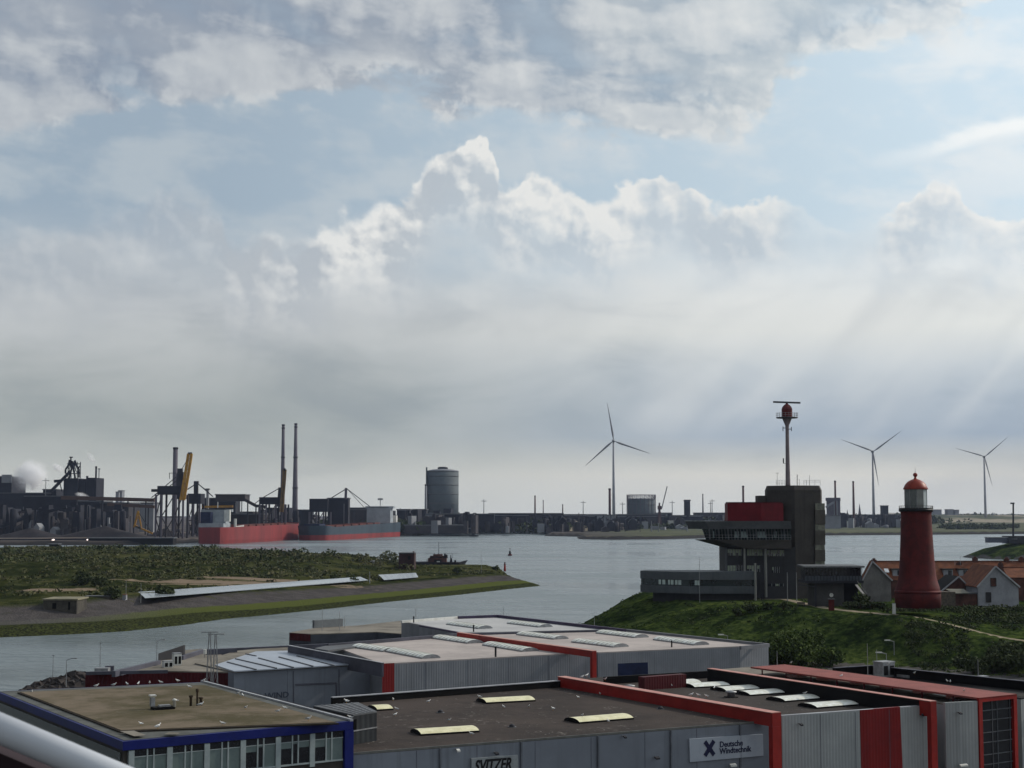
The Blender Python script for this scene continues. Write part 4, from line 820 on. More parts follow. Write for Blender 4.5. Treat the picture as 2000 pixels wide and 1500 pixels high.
# ---- ship's rail at the lower left
t=thing('ship_railing',Q(0,1415,2.9),'glossy white rounded handrail running across the lower left corner','railing')
mb=MB(); mb.smooth=True; mb.tube(Q(-300,1297,2.9),Q(760,1742,2.9),.0272,n=40); mb.build('handrail',M['rail'],t)
mb=MB(); a,b=Q(-300,1345,2.92),Q(760,1790,2.92); dn=Vector((0,0,-.3)); bk=Vector((0,.05,0)); mb.hexa([a+dn,b+dn,b,a],[a+dn+bk,b+dn+bk,b+bk,a+bk]); mb.build('panel',mat('deck_maroon_dark',(.035,.02,.025),.7),t)
# ================================================================== LIGHTHOUSE HEADLAND
def LX(px,Y): return Q(px,1000,Y).x
# ---- lighthouse
LY=280.0; lc=Q(1793,1185,LY); lx=lc.x; g0z=10.6
sc=LY/3050*1.003
zz=lambda py: Q(1790,py,LY).z
t=thing('lighthouse',(lx,LY,g0z),'round dark red lighthouse with flared base, black gallery and red domed lantern','lighthouse')
pr=[(43.5,1186),(43.5,1158),(42,1154),(42,1150),(41.5,1147),(38.5,1138),(36,1128),(34.2,1115),(32.5,1090),(31,1060),(29.6,1030),(28.7,1006),(28.9,1003),(30.8,998),(31,994)]
MB().lathe((lx,LY),[(r*sc,zz(y)) for r,y in pr],56).build('tower',M['lred'],t)
MB().lathe((lx,LY),[(44.3*sc,zz(1158)),(44.3*sc,zz(1154)),(42.2*sc,zz(1152.5))],56).build('base_ring',M['lred'],t)
MB().lathe((lx,LY),[(32*sc,zz(994)),(32*sc,zz(992.5))],56).build('gallery',M['black'],t)
mb=MB()
for k in range(40):
    a=2*math.pi*k/40; x=lx+32*sc*math.cos(a); y=LY+32*sc*math.sin(a); mb.tube((x,y,zz(1000)),(x,y,zz(988)),.028,n=4)
for py in (988,992,996):
    for k in range(40):
        a,b=2*math.pi*k/40,2*math.pi*(k+1)/40; mb.beam((lx+32*sc*math.cos(a),LY+32*sc*math.sin(a),zz(py)),(lx+32*sc*math.cos(b),LY+32*sc*math.sin(b),zz(py)),.05)
mb.build('railing',M['black'],t)
MB().lathe((lx,LY),[(32.2*sc,zz(999)),(33*sc,zz(996)),(32.3*sc,zz(994.2))],40).build('corbel',M['black'],t)
lo=mat('lantern_panel',(.42,.46,.47),.4,(.36,.4,.41),1); lg=mat('lantern_glass',(.10,.12,.12),.12,(.06,.07,.075),.7,spec=.8)
nS=10; cyl=[(lx+21.3*sc*math.cos(2*math.pi*(k+.25)/nS),LY+21.3*sc*math.sin(2*math.pi*(k+.25)/nS)) for k in range(nS)]
mb=MB(); mbw=MB()
for k in range(nS):
    a,b=cyl[k],cyl[(k+1)%nS]; m_=((a[0]+b[0])/2-lx); q=mbw if m_>.3 else mb
    q.quad((*a,zz(992)),(*b,zz(992)),(*b,zz(955)),(*a,zz(955)))
mb.build('glazing',lg,t); mbw.build('blank_panel',lo,t)
mb=MB()
for k in range(nS): a=cyl[k]; mb.tube((*a,zz(993)),(*a,zz(955)),.06,n=6)
mb.build('astragal',M['steel'],t)
MB().lathe((lx,LY),[(8*sc,zz(992)),(8*sc,zz(958))],16).build('lens',mat('lens',(.2,.24,.22),.1),t)
MB().lathe((lx,LY),[(23.4*sc,zz(956)),(23.6*sc,zz(954.5)),(22*sc,zz(951)),(19.5*sc,zz(946)),(15*sc,zz(941)),(9*sc,zz(937.5)),(3.5*sc,zz(935.5)),(2.3*sc,zz(933.5)),(2*sc,zz(931))],36).build('dome',M['domer'],t)
MB().ball((lx,LY,zz(927.5)),4.3*sc,14,10).build('finial_ball',M['domer'],t); MB().tube((lx,LY,zz(924)),(lx,LY,zz(912)),.04,.02,5).build('lightning_rod',M['steel'],t)
q=Q(1746,1180,LY-1); s=thing('electric_cabinet',(q.x,LY-1,10),'white upright cabinet at the left foot of the lighthouse','cabinet'); MB().box((q.x,LY-1,0),(.5,.5,1.9),0,z0=9.9).build('body',M['white'],s); MB().box((q.x,LY-1,0),(.58,.58,.08),0,z0=11.8).build('lid',M['steel'],s)
# ---- traffic control tower
TY=328.0
def qb(mb,x0,y0,x1,y1,Y,D,z0=None):
    a=Q(x0,y1,Y); b=Q(x1,y0,Y); zb=a.z if z0 is None else z0; return mb.prism([(a.x,Y),(b.x,Y),(b.x,Y+D),(a.x,Y+D)],zb,b.z)
tc_=Q(1550,1165,TY)
t=thing('control_tower',(tc_.x,TY,9.8),'dark harbour control tower with red box storey, overhanging glazed deck and radar mast','control tower'); TW=t
ZT=lambda py,Y=TY:Q(1500,py,Y).z
XT=lambda px,Y=TY:Q(px,1050,Y).x
dt=[(XT(1495,TY+6),TY+6),(XT(1499,TY+5),TY+4.6),(XT(1553),TY),(XT(1607),TY+1.6),(XT(1612),TY+3),(XT(1612),TY+12),(XT(1500,TY+12),TY+14)]
mb=MB(); top=ZT(948); ch=ZT(957)
mb.prism(dt,9,ch); cx=sum(p[0] for p in dt)/len(dt); cy=sum(p[1] for p in dt)/len(dt)
mb.build('shaft',M['dbrown'],t)
n=len(dt); tp=[(cx+(x-cx)*.93,cy+(y-cy)*.93) for x,y in dt]; a_=sum(dt[i][0]*dt[(i+1)%n][1]-dt[(i+1)%n][0]*dt[i][1] for i in range(n))
dd=dt if a_>0 else dt[::-1]; tt=tp if a_>0 else tp[::-1]
mb=MB(); mb.add([(x,y,ch+.002) for x,y in dd]+[(x,y,top) for x,y in tt],[list(range(n,2*n)),list(range(n))[::-1]]+[[i,(i+1)%n,n+(i+1)%n,n+i] for i in range(n)]); mb.build('parapet',M['dbrown'],t)
for (y0,y1) in ((983,996),(1024,1036),(1064,1074),(1096,1103)): 
    mb=MB(); a=Q(1592,y1,TY+1.2); b=Q(1611.4,y0,TY+1.2); mb.prism([(a.x,TY+.9),(b.x,TY+1.5),(b.x,TY+6),(a.x,TY+3)],a.z,b.z)
    mb.build('corner_window',mat('corner_window',(.20,.20,.16),.3,(.10,.105,.085),1.2),t)
for (y0,y1) in ((996,1024),(1036,1064),(1074,1096)):
    mb=MB(); a=Q(1592,y1,TY+1.0); b=Q(1612.2,y0,TY+1.0); mb.prism([(a.x,TY+.7),(b.x,TY+1.25),(b.x,TY+6),(a.x,TY+3)],a.z,b.z)
    mb.build('balcony',mat('balcony_panel',(.085,.076,.066),.7,(.065,.058,.05),.4),t)
qb(MB(),1481,968,1497,985,TY+5,4).build('stair_head',M['dbrown'],t)
# red storey
mb=MB(); a,b=XT(1418,TY+3),XT(1532,TY-1); z0_,z1_=ZT(1017.5,TY),ZT(983,TY)
ring=[(XT(1418,TY+3),TY+4.5),(XT(1421,TY+2),TY+1.6),(XT(1487),TY-.6),(XT(1532,TY-.2),TY+.6),(XT(1532,TY-.2),TY+11),(XT(1420,TY+10),TY+11)]
mb.prism(ring,z0_,z1_); c_=(sum(p[0] for p in ring)/6,sum(p[1] for p in ring)/6); mb.build('red_storey',mat('glossy_crimson',(.15,.009,.015),.5,(.11,.007,.011),.5,streak=1),t)
mb=MB(); mb.prism([(c_[0]+(x-c_[0])*.96,c_[1]+(y-c_[1])*.9) for x,y in ring],z1_,ZT(980.5)); mb.build('red_cap',M['dred'],t)
# upper deck: roof slab tapering out to a point on the left
def wedge(mb,xl,xr,yt,xl2,xr2,yb,Y,D,yl=None):
    """slab whose left end rakes: top edge xl..xr at yt, bottom edge xl2..xr2 at yb"""
    T=[(XT(xl,Y+D*.4),Y+D*.4),(XT(xl+40,Y+1),Y+1.0),(XT(xr,Y),Y),(XT(xr,Y),Y+D),(XT(xl+60,Y),Y+D)]
    Bm=[(XT(xl2,Y+D*.4),Y+D*.42),(XT(xl2+40,Y+1),Y+1.6),(XT(xr2,Y),Y+.5),(XT(xr2,Y),Y+D-.4),(XT(xl2+60,Y),Y+D-.4)]
    n=5; zt=ZT(yt); zb=ZT(yb); mb.add([(x,y,zb) for x,y in Bm]+[(x,y,zt) for x,y in T],[list(range(n,2*n)),list(range(n))[::-1]]+[[i,(i+1)%n,n+(i+1)%n,n+i] for i in range(n)]); return mb
wedge(MB(),1338,1545,1017.7,1346,1547,1033,TY-3,15).build('deck_roof',M['slab'],t)
mb=MB(); bar(mb,(XT(1338,TY+3),TY+3.0),(XT(1378,TY-2),TY-2.1),.15,ZT(1018.5),ZT(1016.3)); mb.build('roof_edge',M['steel'],t)
wedge(MB(),1371,1545,1033,1379,1545,1054,TY-1.5,12).build('deck_glazing',mat('deck_glass',(.035,.055,.055),.15,(.014,.022,.024),.8,spec=.7),t)
mb=MB()
for k in range(26):
    px=1385+k*6.1; s=(px-1385)/160; Yk=TY-1.6; x=XT(px,Yk); mb.beam((x+.25,Yk+.45,ZT(1054)),(x,Yk-.1,ZT(1033)),.12 if k%3 else .3,.12)
mb.build('mullion',M['slab'],t)
for px,w in ((1392,3),(1437,10),(1452,14),(1486,18),(1512,6)):
    a=XT(px,TY); MB().box((a,TY-1.35,0),(w*.1,.1,1.3),0,z0=ZT(1050)).build('blind',M['blind'],t)
wedge(MB(),1356,1545,1054,1418,1547,1071,TY-4,16).build('deck_slab',mat('deck_soffit',(.085,.078,.074),.7,(.066,.06,.057),.3),t)
mb=MB(); z_=ZT(1050,TY-4)
pts=[(XT(1360,TY-1),TY-1.5),(XT(1400,TY-4),TY-3.3),(XT(1545,TY-4),TY-3.9)]
for i in range(2):
    a,b=Vector(pts[i]),Vector(pts[i+1])
    for zz_ in (.55,1.05): mb.beam((a.x,a.y,ZT(1055,TY-4)+zz_),(b.x,b.y,ZT(1055,TY-4)+zz_),.05)
    m_=int((b-a).length/1.2)
    for k in range(m_+1): q=a.lerp(b,k/m_); mb.tube((q.x,q.y,ZT(1055,TY-4)),(q.x,q.y,ZT(1055,TY-4)+1.05),.03,n=4)
mb.build('deck_railing',M['steel'],t)
# body under the deck
mb=MB(); body=[(XT(1416),TY+1),(XT(1420),TY),(XT(1553),TY-.2),(XT(1553),TY+11),(XT(1418),TY+11)]; mb.prism(body,9,ZT(1069)); mb.build('body',M['dslate'],t)
def strip(x0,x1,y0,y1,n,label=None,cols=('glassd','blind'),seed=1,Y=TY-.25):
    mb=MB(); qb(mb,x0,y0,x1,y1,Y,.2); w=mb.build('window',M['glassd'],t); w['_o']=t['_o']; r=random.Random(seed)
    mb=MB(); mf=MB(); dx=(x1-x0)/n
    for k in range(n):
        if r.random()<.7: qb(MB(),x0+k*dx+.3,y0+.5,x0+(k+.75)*dx,y1-(.5 if r.random()<.5 else (y1-y0)*.45),Y-.04,.04).build('blind',mat('lit_blind',(.30,.34,.25),.5,(.22,.26,.20),2),w)
        qb(mf,x0+(k+1)*dx-.45,y0,x0+(k+1)*dx+.45,y1,Y-.09,.09)
    mf.build('frame',M['steel'],w)
strip(1421,1448,1072.5,1085.5,5,seed=3); strip(1459,1490,1072.5,1085.5,6,seed=7); strip(1498,1531,1074,1086.5,8,seed=11)
strip(1421,1449,1104,1117,5,seed=4); strip(1459,1484,1104,1117,5,seed=8); strip(1508,1522,1107,1119,4,seed=5)
strip(1500,1530,1140,1145,4,seed=2)
mb=MB(); qb(mb,1416.3,1069.5,1420,1117,TY-.3,.3); mb.build('corner_pillar',M['slab'],t)
for px,y0,y1,w in ((1453.5,1071,1117,4.2),(1494.5,1071,1157,5.5)):
    a=XT(px,TY-2); mb=MB(); mb.tube((a,TY-2,ZT(y1,TY-2)-1),(a,TY-2,ZT(y0,TY-2)),w*.1075/2,n=14); mb.build('column',mat('column_concrete',(.22,.22,.205),.8,(.17,.17,.16),.5),t)
# roof gear and radar mast
z_=top; mx=XT(1540.5,TY+6); my=TY+6; s2=(TY+6)/3050; ZM_=lambda py:Q(1540,py,TY+6).z
MB().lathe((mx,my),[(5.0*s2,z_-.3),(4.8*s2,ZM_(945)),(4.0*s2,ZM_(900)),(3.6*s2,ZM_(862)),(3.4*s2,ZM_(835)),(3.8*s2,ZM_(831)),(8.8*s2,ZM_(819)),(9.2*s2,ZM_(817))],24).build('mast',mat('mast_grey',(.24,.2,.21),.5,(.18,.15,.16),.5),t)
MB().lathe((mx,my),[(20*s2,ZM_(817)),(21*s2,ZM_(816.4)),(21*s2,ZM_(814.8)),(10*s2,ZM_(814.5))],24).build('mast_platform',M['slab'],t)
mb=MB()
for py in (811,807):
    for k in range(20):
        a,b=2*math.pi*k/20,2*math.pi*(k+1)/20; mb.tube((mx+21*s2*math.cos(a),my+21*s2*math.sin(a),ZM_(py)),(mx+21*s2*math.cos(b),my+21*s2*math.sin(b),ZM_(py)),.035,n=4)
for k in range(20): a=2*math.pi*k/20; mb.tube((mx+21*s2*math.cos(a),my+21*s2*math.sin(a),ZM_(815)),(mx+21*s2*math.cos(a),my+21*s2*math.sin(a),ZM_(806)),.035,n=4)
mb.build('mast_railing',M['steel'],t)
MB().lathe((mx,my),[(10.5*s2,ZM_(814.5)),(10.5*s2,ZM_(799)),(9*s2,ZM_(795)),(5.5*s2,ZM_(791)),(3*s2,ZM_(789.5)),(2*s2,ZM_(787.5))],10,smooth=False).build('radar_cabin',mat('cabin_red',(.13,.022,.02),.6,(.09,.016,.015),.5),t)
mb=MB(); ca,sa=math.cos(.12),math.sin(.12); w=27*s2
a=Vector((mx-w*ca,my-w*sa,ZM_(785.3))); b=Vector((mx+w*ca,my+w*sa,ZM_(786.6))); mb.beam(a,b,.5,.36); mb.build('radar_scanner',M['slab'],t)
mb=MB(); mb.tube((mx-.5,my,ZM_(905)),(mx-.9,my,ZM_(905)),.05,n=5); mb.tube((mx-.9,my,ZM_(905)),(mx-.9,my,ZM_(895)),.12,n=6); mb.tube((mx-.3,my,ZM_(836)),(mx-.9,my,ZM_(836)),.08,n=5); mb.tube((mx+.3,my,ZM_(838)),(mx+.9,my,ZM_(838)),.08,n=5); mb.tube((mx-.9,my,ZM_(842)),(mx-.9,my,ZM_(833)),.08,n=5); mb.tube((mx+.9,my,ZM_(842)),(mx+.9,my,ZM_(834)),.08,n=5); mb.build('mast_instrument',M['dsteel'],t)
mb=MB()
for x0,x1 in ((1516,1533),(1570,1602)):
    for py in (938,941.5,945):
        if py==945 and x0>1550: continue
        mb.beam(Q(x0,py,TY+3),Q(x1,py,TY+3),.05)
    for k in range(4): xx=x0+(x1-x0)*k/3; mb.beam(Q(xx,948.5,TY+3),Q(xx,938,TY+3),.05)
mb.build('roof_railing',M['steel'],t)
for px,py in ((1557,927),(1518,925),(1581,928),(1575,938),(1561,936)):
    mb=MB(); mb.tube(Q(px,949,TY+3),Q(px,py,TY+3),.07 if px==1557 else .035,n=5); 
    if px==1518: mb.beam(Q(1515,924,TY+3),Q(1521,924,TY+3),.08)
    mb.build('roof_aerial',M['dsteel'],t)
# ---- low wings and entrance
WY=322.0
t=thing('low_office_wing',(XT(1380,WY),WY,9.8),'long low slate grey wing with dark ribbon windows pointing out over the water','office wing')
def wing(mb,pts,y0,y1): return mb.prism(pts,ZT(y1,WY),ZT(y0,WY))
wp=[(XT(1250,WY+7),WY+7),(XT(1278,WY+2),WY+4.2),(XT(1345,WY),WY),(XT(1477,WY),WY-.2),(XT(1477,WY),WY+9),(XT(1262,WY+12),WY+12)]
def zwing(mb,pts,z0,z1): return mb.prism(pts,z0,z1)
za,zb,zc,zd=ZT(1159.5,WY),ZT(1145,WY),ZT(1132,WY),ZT(1117,WY)
c_=(sum(p[0] for p in wp)/6,sum(p[1] for p in wp)/6); sh=[(c_[0]+(x-c_[0])*.985,c_[1]+(y-c_[1])*.955) for x,y in wp]
slate=mat('slate_band',(.095,.105,.115),.6,(.075,.083,.09),.3,streak=1)
MB().prism(wp,zd-1.62,zd).build('roof_band',slate,t); MB().prism(wp,za,zb).build('lower_band',slate,t)
MB().prism(sh,zb,zd-1.62).build('glazing',mat('wing_glass',(.020,.032,.034),.12,(.01,.015,.017),.5,spec=.7),t)
for x0,x1 in ((1286,1291),(1293,1299),(1304,1307),(1309,1314),(1317,1321),(1323,1328),(1354,1356),(1359,1361)):
    a=LX(x0,WY+3.0-(x0-1286)*.03); b=LX(x1,WY+3.0); Yk=4.2+WY-(x0-1278)/67*4.2+.15; MB().box(((a+b)/2,Yk-.22,0),((b-a),.2,.95),-.5,z0=zb+.25).build('pale_pane',mat('painted_sky_pane',(.50,.58,.55),.3,(.4,.47,.45),2),t)  # sky light through the wing, put into the colour of opaque panes
MB().prism([(c_[0]+(x-c_[0])*.86+1.2,c_[1]+(y-c_[1])*.8) for x,y in wp],8.5,za).build('plinth',M['dslate'],t)
for px,y0,y1,w in ((1473.5,1100,1163,4.5),):
    a=XT(px,WY-1); mb=MB(); mb.tube((a,WY-1.3,9.6),(a,WY-1.3,ZT(y0,WY-1)),w*.052,n=12); mb.build('column',mat('column_concrete',(.13,.13,.12)),t)
for i,(px,y0,y1,l) in enumerate(((1366.5,1088,1163,'tall thin flagpole in front of the slate grey wing'),(1538,1118,1160,'left short pole before the dark tower shaft'),(1556,1118,1166,'right short pole before the dark tower shaft'))):
    Yk=316 if i==0 else 318; a=Q(px,y1,Yk); mast(a.x,Yk,9.7,Q(px,y0,Yk).z-9.7,.07 if i else .05,l,'pole','flagpole',group='poles in front of the control tower')
# cafe pavilion on stilts
CY=300.0
t=thing('glazed_pavilion',(XT(1630,CY),CY,9.7),'raised flat roofed pavilion with a glazed balcony between the tower and the lighthouse','pavilion')
ZC=lambda py:Q(1630,py,CY).z; XC=lambda px:Q(px,1130,CY).x
mb=MB(); mb.prism([(XC(1567),CY-.8),(XC(1687),CY-.8),(XC(1684),CY+8),(XC(1572),CY+8)],ZC(1108.5),ZC(1105)); mb.build('roof',M['slab'],t)
mb=MB(); mb.prism([(XC(1566.5),CY-.9),(XC(1687.5),CY-.9),(XC(1687.5),CY-.8),(XC(1566.5),CY-.8)],ZC(1107.5),ZC(1105.5)); mb.build('roof_trim',M['steel'],t)
mb=MB(); mb.prism([(XC(1574),CY+.8),(XC(1684),CY+.8),(XC(1680),CY+7.5),(XC(1578),CY+7.5)],ZC(1134),ZC(1108.5)); mb.build('glazing',M['glassd'],t)
mb=MB(); mg=MB()
for k in range(19):
    px=1572+k*6.2; mb.beam((XC(px),CY,ZC(1137)),(XC(px),CY,ZC(1108.5)),.09); 
    if k<18: mg.prism([(XC(px+.8),CY-.03),(XC(px+5.4),CY-.03),(XC(px+5.4),CY+.03),(XC(px+.8),CY+.03)],ZC(1134),ZC(1125))
mb.beam((XC(1572),CY,ZC(1124.5)),(XC(1684),CY,ZC(1124.5)),.1); mb.build('post',M['dsteel'],t); mg.build('balustrade',mat('obscured_glass',(.075,.085,.10),.35,(.05,.058,.07),.8),t)
mb=MB(); mb.prism([(XC(1572),CY-.3),(XC(1686),CY-.3),(XC(1684),CY+8),(XC(1574),CY+8)],ZC(1139),ZC(1134)); mb.build('floor_slab',M['dsteel'],t)
mb=MB(); mb.prism([(XC(1592),CY+1),(XC(1650),CY+1),(XC(1650),CY+8),(XC(1592),CY+8)],8.5,ZC(1139)); mb.build('base_wall',mat('pale_base',(.07,.068,.066),.8,(.05,.05,.05),.5),t)
mb=MB(); mb.prism([(XC(1650)+.01,CY+2),(XC(1680),CY+2),(XC(1680),CY+7),(XC(1650)+.01,CY+7)],8.5,ZC(1139)); mb.build('undercroft',M['tar'],t)
mb=MB(); mb.beam(Q(1672,1142,CY-1),Q(1692,1168,CY-3),.7,.12); mb.beam(Q(1674,1135,CY-1),Q(1693,1160,CY-3),.06); mb.build('stair',M['slab'],t)
mb=MB(); mb.beam((XC(1592),CY-.2,9),(XC(1592),CY-.2,ZC(1139)),.3); mb.beam((XC(1558),CY-.2,ZC(1142)),(XC(1592),CY-.2,ZC(1146)),.12); mb.build('support',M['dsteel'],t)
# clock column
q=Q(1624,1192,288); t=thing('clock_post',(q.x,288,9.9),'dark red post topped by a round white clock beside the path','clock')
mb=MB(); mb.box((q.x,288,0),(.95,.6,2.35),0,z0=9.7); mb.build('pedestal',M['lred'],t); MB().box((q.x,288,0),(1.2,.8,.14),0,z0=12.05).build('cap',M['slab'],t); MB().tube((q.x,288,12.19),(q.x,288,12.5),.1,n=8).build('stem',M['dsteel'],t)
MB().tube((q.x,287.85,12.85),(q.x,288.15,12.85),.43,n=20).build('clock_case',M['dsteel'],t); MB().tube((q.x,287.82,12.85),(q.x,287.845,12.85),.36,n=20).build('clock_face',M['face'],t)
mb=MB(); mb.beam((q.x,287.80,12.85),(q.x+.02,287.80,13.1),.04,.02); mb.beam((q.x,287.79,12.85),(q.x+.16,287.79,12.9),.04,.02); mb.build('clock_hands',M['black'],t)
q=P(1565,1185,10); t=thing('bench',(q.x,q.y,hat(near_h,q.x,q.y)),'small dark bench on the grass left of the clock post','bench'); z_=hat(near_h,q.x,q.y)
MB().box((q.x,q.y,0),(1.5,.45,.07),0,z0=z_+.42).build('seat',M['wood'],t); MB().box((q.x,q.y+.22,0),(1.5,.06,.35),0,z0=z_+.5).build('backrest',M['wood'],t)
for sx in (-.6,.6): MB().box((q.x+sx,q.y,0),(.08,.4,.42),0,z0=z_).build('leg',M['dsteel'],t)
q=P(1554,1176,10); 
def person(px,py,Y,label,top,leg):
    q=Q(px,py,Y); z0=hat(near_h,q.x,Y) if Y<400 else q.z
    me=bpy.data.meshes.new('person'); J=[(0,0,.95),(0,0,1.2),(0,0,1.42),(0,0,1.55),(0,0,1.68),(.2,0,1.40),(.27,.02,1.1),(.28,-.08,.85),(-.2,0,1.40),(-.27,.02,1.1),(-.27,-.1,.86),(.1,0,.88),(.12,-.04,.48),(.12,.05,.06),(-.1,0,.88),(-.13,.06,.48),(-.14,.12,.06),(.12,-.1,.03),(-.14,-.04,.03)]
    E=[(0,1),(1,2),(2,3),(3,4),(2,5),(5,6),(6,7),(2,8),(8,9),(9,10),(0,11),(11,12),(12,13),(0,14),(14,15),(15,16),(13,17),(16,18)]
    me.from_pydata(J,E,[]); o=bpy.data.objects.new('person',me); COL.objects.link(o); o.location=(q.x,Y,z0)
    m=o.modifiers.new('s','SKIN'); rad=[.15,.15,.16,.06,.11,.07,.05,.04,.07,.05,.04,.1,.07,.05,.1,.07,.05,.045,.045]
    for i,r in enumerate(rad): me.skin_vertices[0].data[i].radius=(r,r*.8)
    me.skin_vertices[0].data[0].use_root=True; o.modifiers.new('u','SUBSURF').levels=1; me.materials.append(mat(top,(.02,.02,.028),.9)); tag(o,label,'person'); return o
person(1489,1167,318,'person in dark clothes standing by the entrance columns of the control tower','dark_coat','dark_coat')
# ---- village houses
def house(x0,x1,yr,ye,yb,Y,D,label,gable='greywall',front=True,name='house',zb=8.0,roofm='tile'):
    """gable front facing the camera at distance Y, ridge running back D metres"""
    a=Q(x0,ye,Y); b=Q(x1,ye,Y); r=Q((x0+x1)/2 if front is True else front,yr,Y); t=thing(name,((a.x+b.x)/2,Y,zb),label,'house')
    mb=MB(); v=[(a.x,Y,zb),(b.x,Y,zb),(b.x,Y,b.z),(r.x,Y,r.z),(a.x,Y,a.z)]; w=[(x,y+D,z) for x,y,z in v]
    mb.add(v+w,[[0,1,2,3,4],[9,8,7,6,5],[1,6,7,2],[5,0,4,9]]); mb.build('wall',M[gable],t)
    e=.25; mb=MB()
    for (p,q) in (((a.x-e,a.z-e*.7),(r.x,r.z+.12)),((r.x,r.z+.12),(b.x+e,b.z-e*.7))):
        mb.hexa([(p[0],Y-e,p[1]),(q[0],Y-e,q[1]),(q[0],Y+D,q[1]),(p[0],Y+D,p[1])],[(p[0],Y-e,p[1]+.16),(q[0],Y-e,q[1]+.16),(q[0],Y+D,q[1]+.16),(p[0],Y+D,p[1]+.16)])
    mb.build('roof',M[roofm],t)
    mb=MB(); mb.beam((a.x-e,Y-e-.06,a.z-e*.7+.08),(r.x,Y-e-.06,r.z+.2),.12,.26); mb.beam((r.x,Y-e-.06,r.z+.2),(b.x+e,Y-e-.06,b.z-e*.7+.08),.12,.26); mb.build('bargeboard',M['coping'],t); return t
def chimney(t,px,y0,y1,Y,w=10):
    a=Q(px,y1,Y); b=Q(px,y0,Y); s=w*Y/3050; MB().box((a.x,Y,0),(s,.6,b.z-a.z),0,z0=a.z).build('chimney',M['brick'],t); MB().box((a.x,Y,0),(s*.5,.3,.3),0,z0=b.z).build('chimney_pot',M['brick'],t)
h1=house(1686,1740,1098,1133,1178,318,2.2,'grey rendered gable house with a steep clay roof left of the lighthouse',front=1703.5)
# long tiled terrace behind: ridge runs across
def terrace(x0,x1,yr,ye,Y,label,name='terraced_house',zb=6.0,D=9):
    a=Q(x0,yr,Y+D/2); b=Q(x1,yr,Y+D/2); ez=Q(x0,ye,Y).z; t=thing(name,((a.x+b.x)/2,Y,zb),label,'terrace')
    MB().prism([(a.x+.1,Y+.3),(b.x-.1,Y+.3),(b.x-.1,Y+D-.3),(a.x+.1,Y+D-.3)],zb,ez).build('wall',M['brick'],t)
    mb=MB(); mb.add([(a.x,Y,ez),(b.x,Y,ez),(b.x,Y+D/2,a.z),(a.x,Y+D/2,a.z),(a.x,Y+D,ez),(b.x,Y+D,ez)],[[0,1,2,3],[3,2,5,4],[0,3,4],[1,5,2]]); mb.build('roof',M['tile'],t)
    mb=MB(); mb.beam((a.x,Y+D/2,a.z+.03),(b.x,Y+D/2,a.z+.03),.3,.14); mb.build('ridge_tiles',mat('ridge_tile',(.12,.05,.035),.8),t); return t
t=terrace(1706,2080,1096,1133,330,'long terrace with an orange clay tile roof and dormers behind the lighthouse'); te=t
def dormer(t,px,py,Y,w=18,h=13,side='white'):
    a=Q(px,py+h,Y); b=Q(px+w,py,Y); d=MB(); d.prism([(a.x,Y),(b.x,Y),(b.x,Y+2.5),(a.x,Y+2.5)],a.z,b.z); o=d.build('dormer',M['whitewall'],t); o['_o']=t['_o']
    m=MB(); m.prism([(a.x-.25,Y-.25),(b.x+.2,Y-.25),(b.x+.2,Y+2.5),(a.x-.25,Y+2.5)],b.z,b.z+.14); m.build('dormer_roof',M['tar'],o)
    m=MB(); c=Q(px+w*.5,py+h-2,Y-.05); e=Q(px+w-2,py+2,Y-.05); m.prism([(c.x,Y-.05),(e.x,Y-.05),(e.x,Y-.001),(c.x,Y-.001)],c.z,e.z); m.build('dormer_window',M['glassd'],o)
for px in (1744,1843,1873,1904): dormer(t,px,1112,331)
mb=MB(); q0=Q(1727,1112,331.2); q1=Q(1736,1119,330.6); mb.hexa([(q0.x,330.5,q1.z),(q0.x+.9,330.5,q1.z),(q0.x+.9,331.6,q0.z),(q0.x,331.6,q0.z)],[(q0.x,330.5,q1.z+.15),(q0.x+.9,330.5,q1.z+.15),(q0.x+.9,331.6,q0.z+.15),(q0.x,331.6,q0.z+.15)]); mb.build('roof_window',mat('roof_window_glass',(.6,.6,.6),.05,metal=1.0),t)
for px,y0 in ((1904.5,1090),(1966,1091),(1995,1090),(1873,1099),(1707,1093)): chimney(t,px,y0,1104,334.5 if px>1700 and y0<1095 else 333)
t2=terrace(1958,2100,1108,1128,322,'second tiled roof with a pale ridge close behind the white gabled house',D=7)
chimney(t2,1955,1100,1125,322,9)
hw=house(1910,1989,1108,1146,1182,300,14,'small whitewashed house with a brown gable shutter in front of the tiled roofs','whitewall',front=1944,name='white_house')
def gwin(t,x0,y0,x1,y1,Y,m='brick',name='window'):
    a=Q(x0,y1,Y); b=Q(x1,y0,Y); mb=MB(); mb.prism([(a.x,Y-.06),(b.x,Y-.06),(b.x,Y-.002),(a.x,Y-.002)],a.z,b.z); o=mb.build(name,M[m],t); o['_o']=t['_o']
    mb=MB(); 
    for (p,q) in (((a.x,a.z),(b.x,a.z)),((a.x,b.z),(b.x,b.z)),((a.x,a.z),(a.x,b.z)),((b.x,a.z),(b.x,b.z))): mb.beam((p[0],Y-.08,p[1]),(q[0],Y-.08,q[1]),.1)
    mb.build('frame',M['dbrown'],o)
gwin(hw,1935,1129,1945,1145,300); gwin(hw,1926,1157,1935,1176,300,'dslate','door')
s=house(1835,1903,1128,1158,1182,308,9,'low dark tiled house with a pale right verge beside the lighthouse','brick',front=1872,name='dark_roofed_house',zb=7.5,roofm='tar')
a=Q(1836,1163,299); t=thing('garden_shed',(Q(1870,1180,299).x,299,9),'grey plank shed with a pale flat roof between lighthouse and white house','shed')
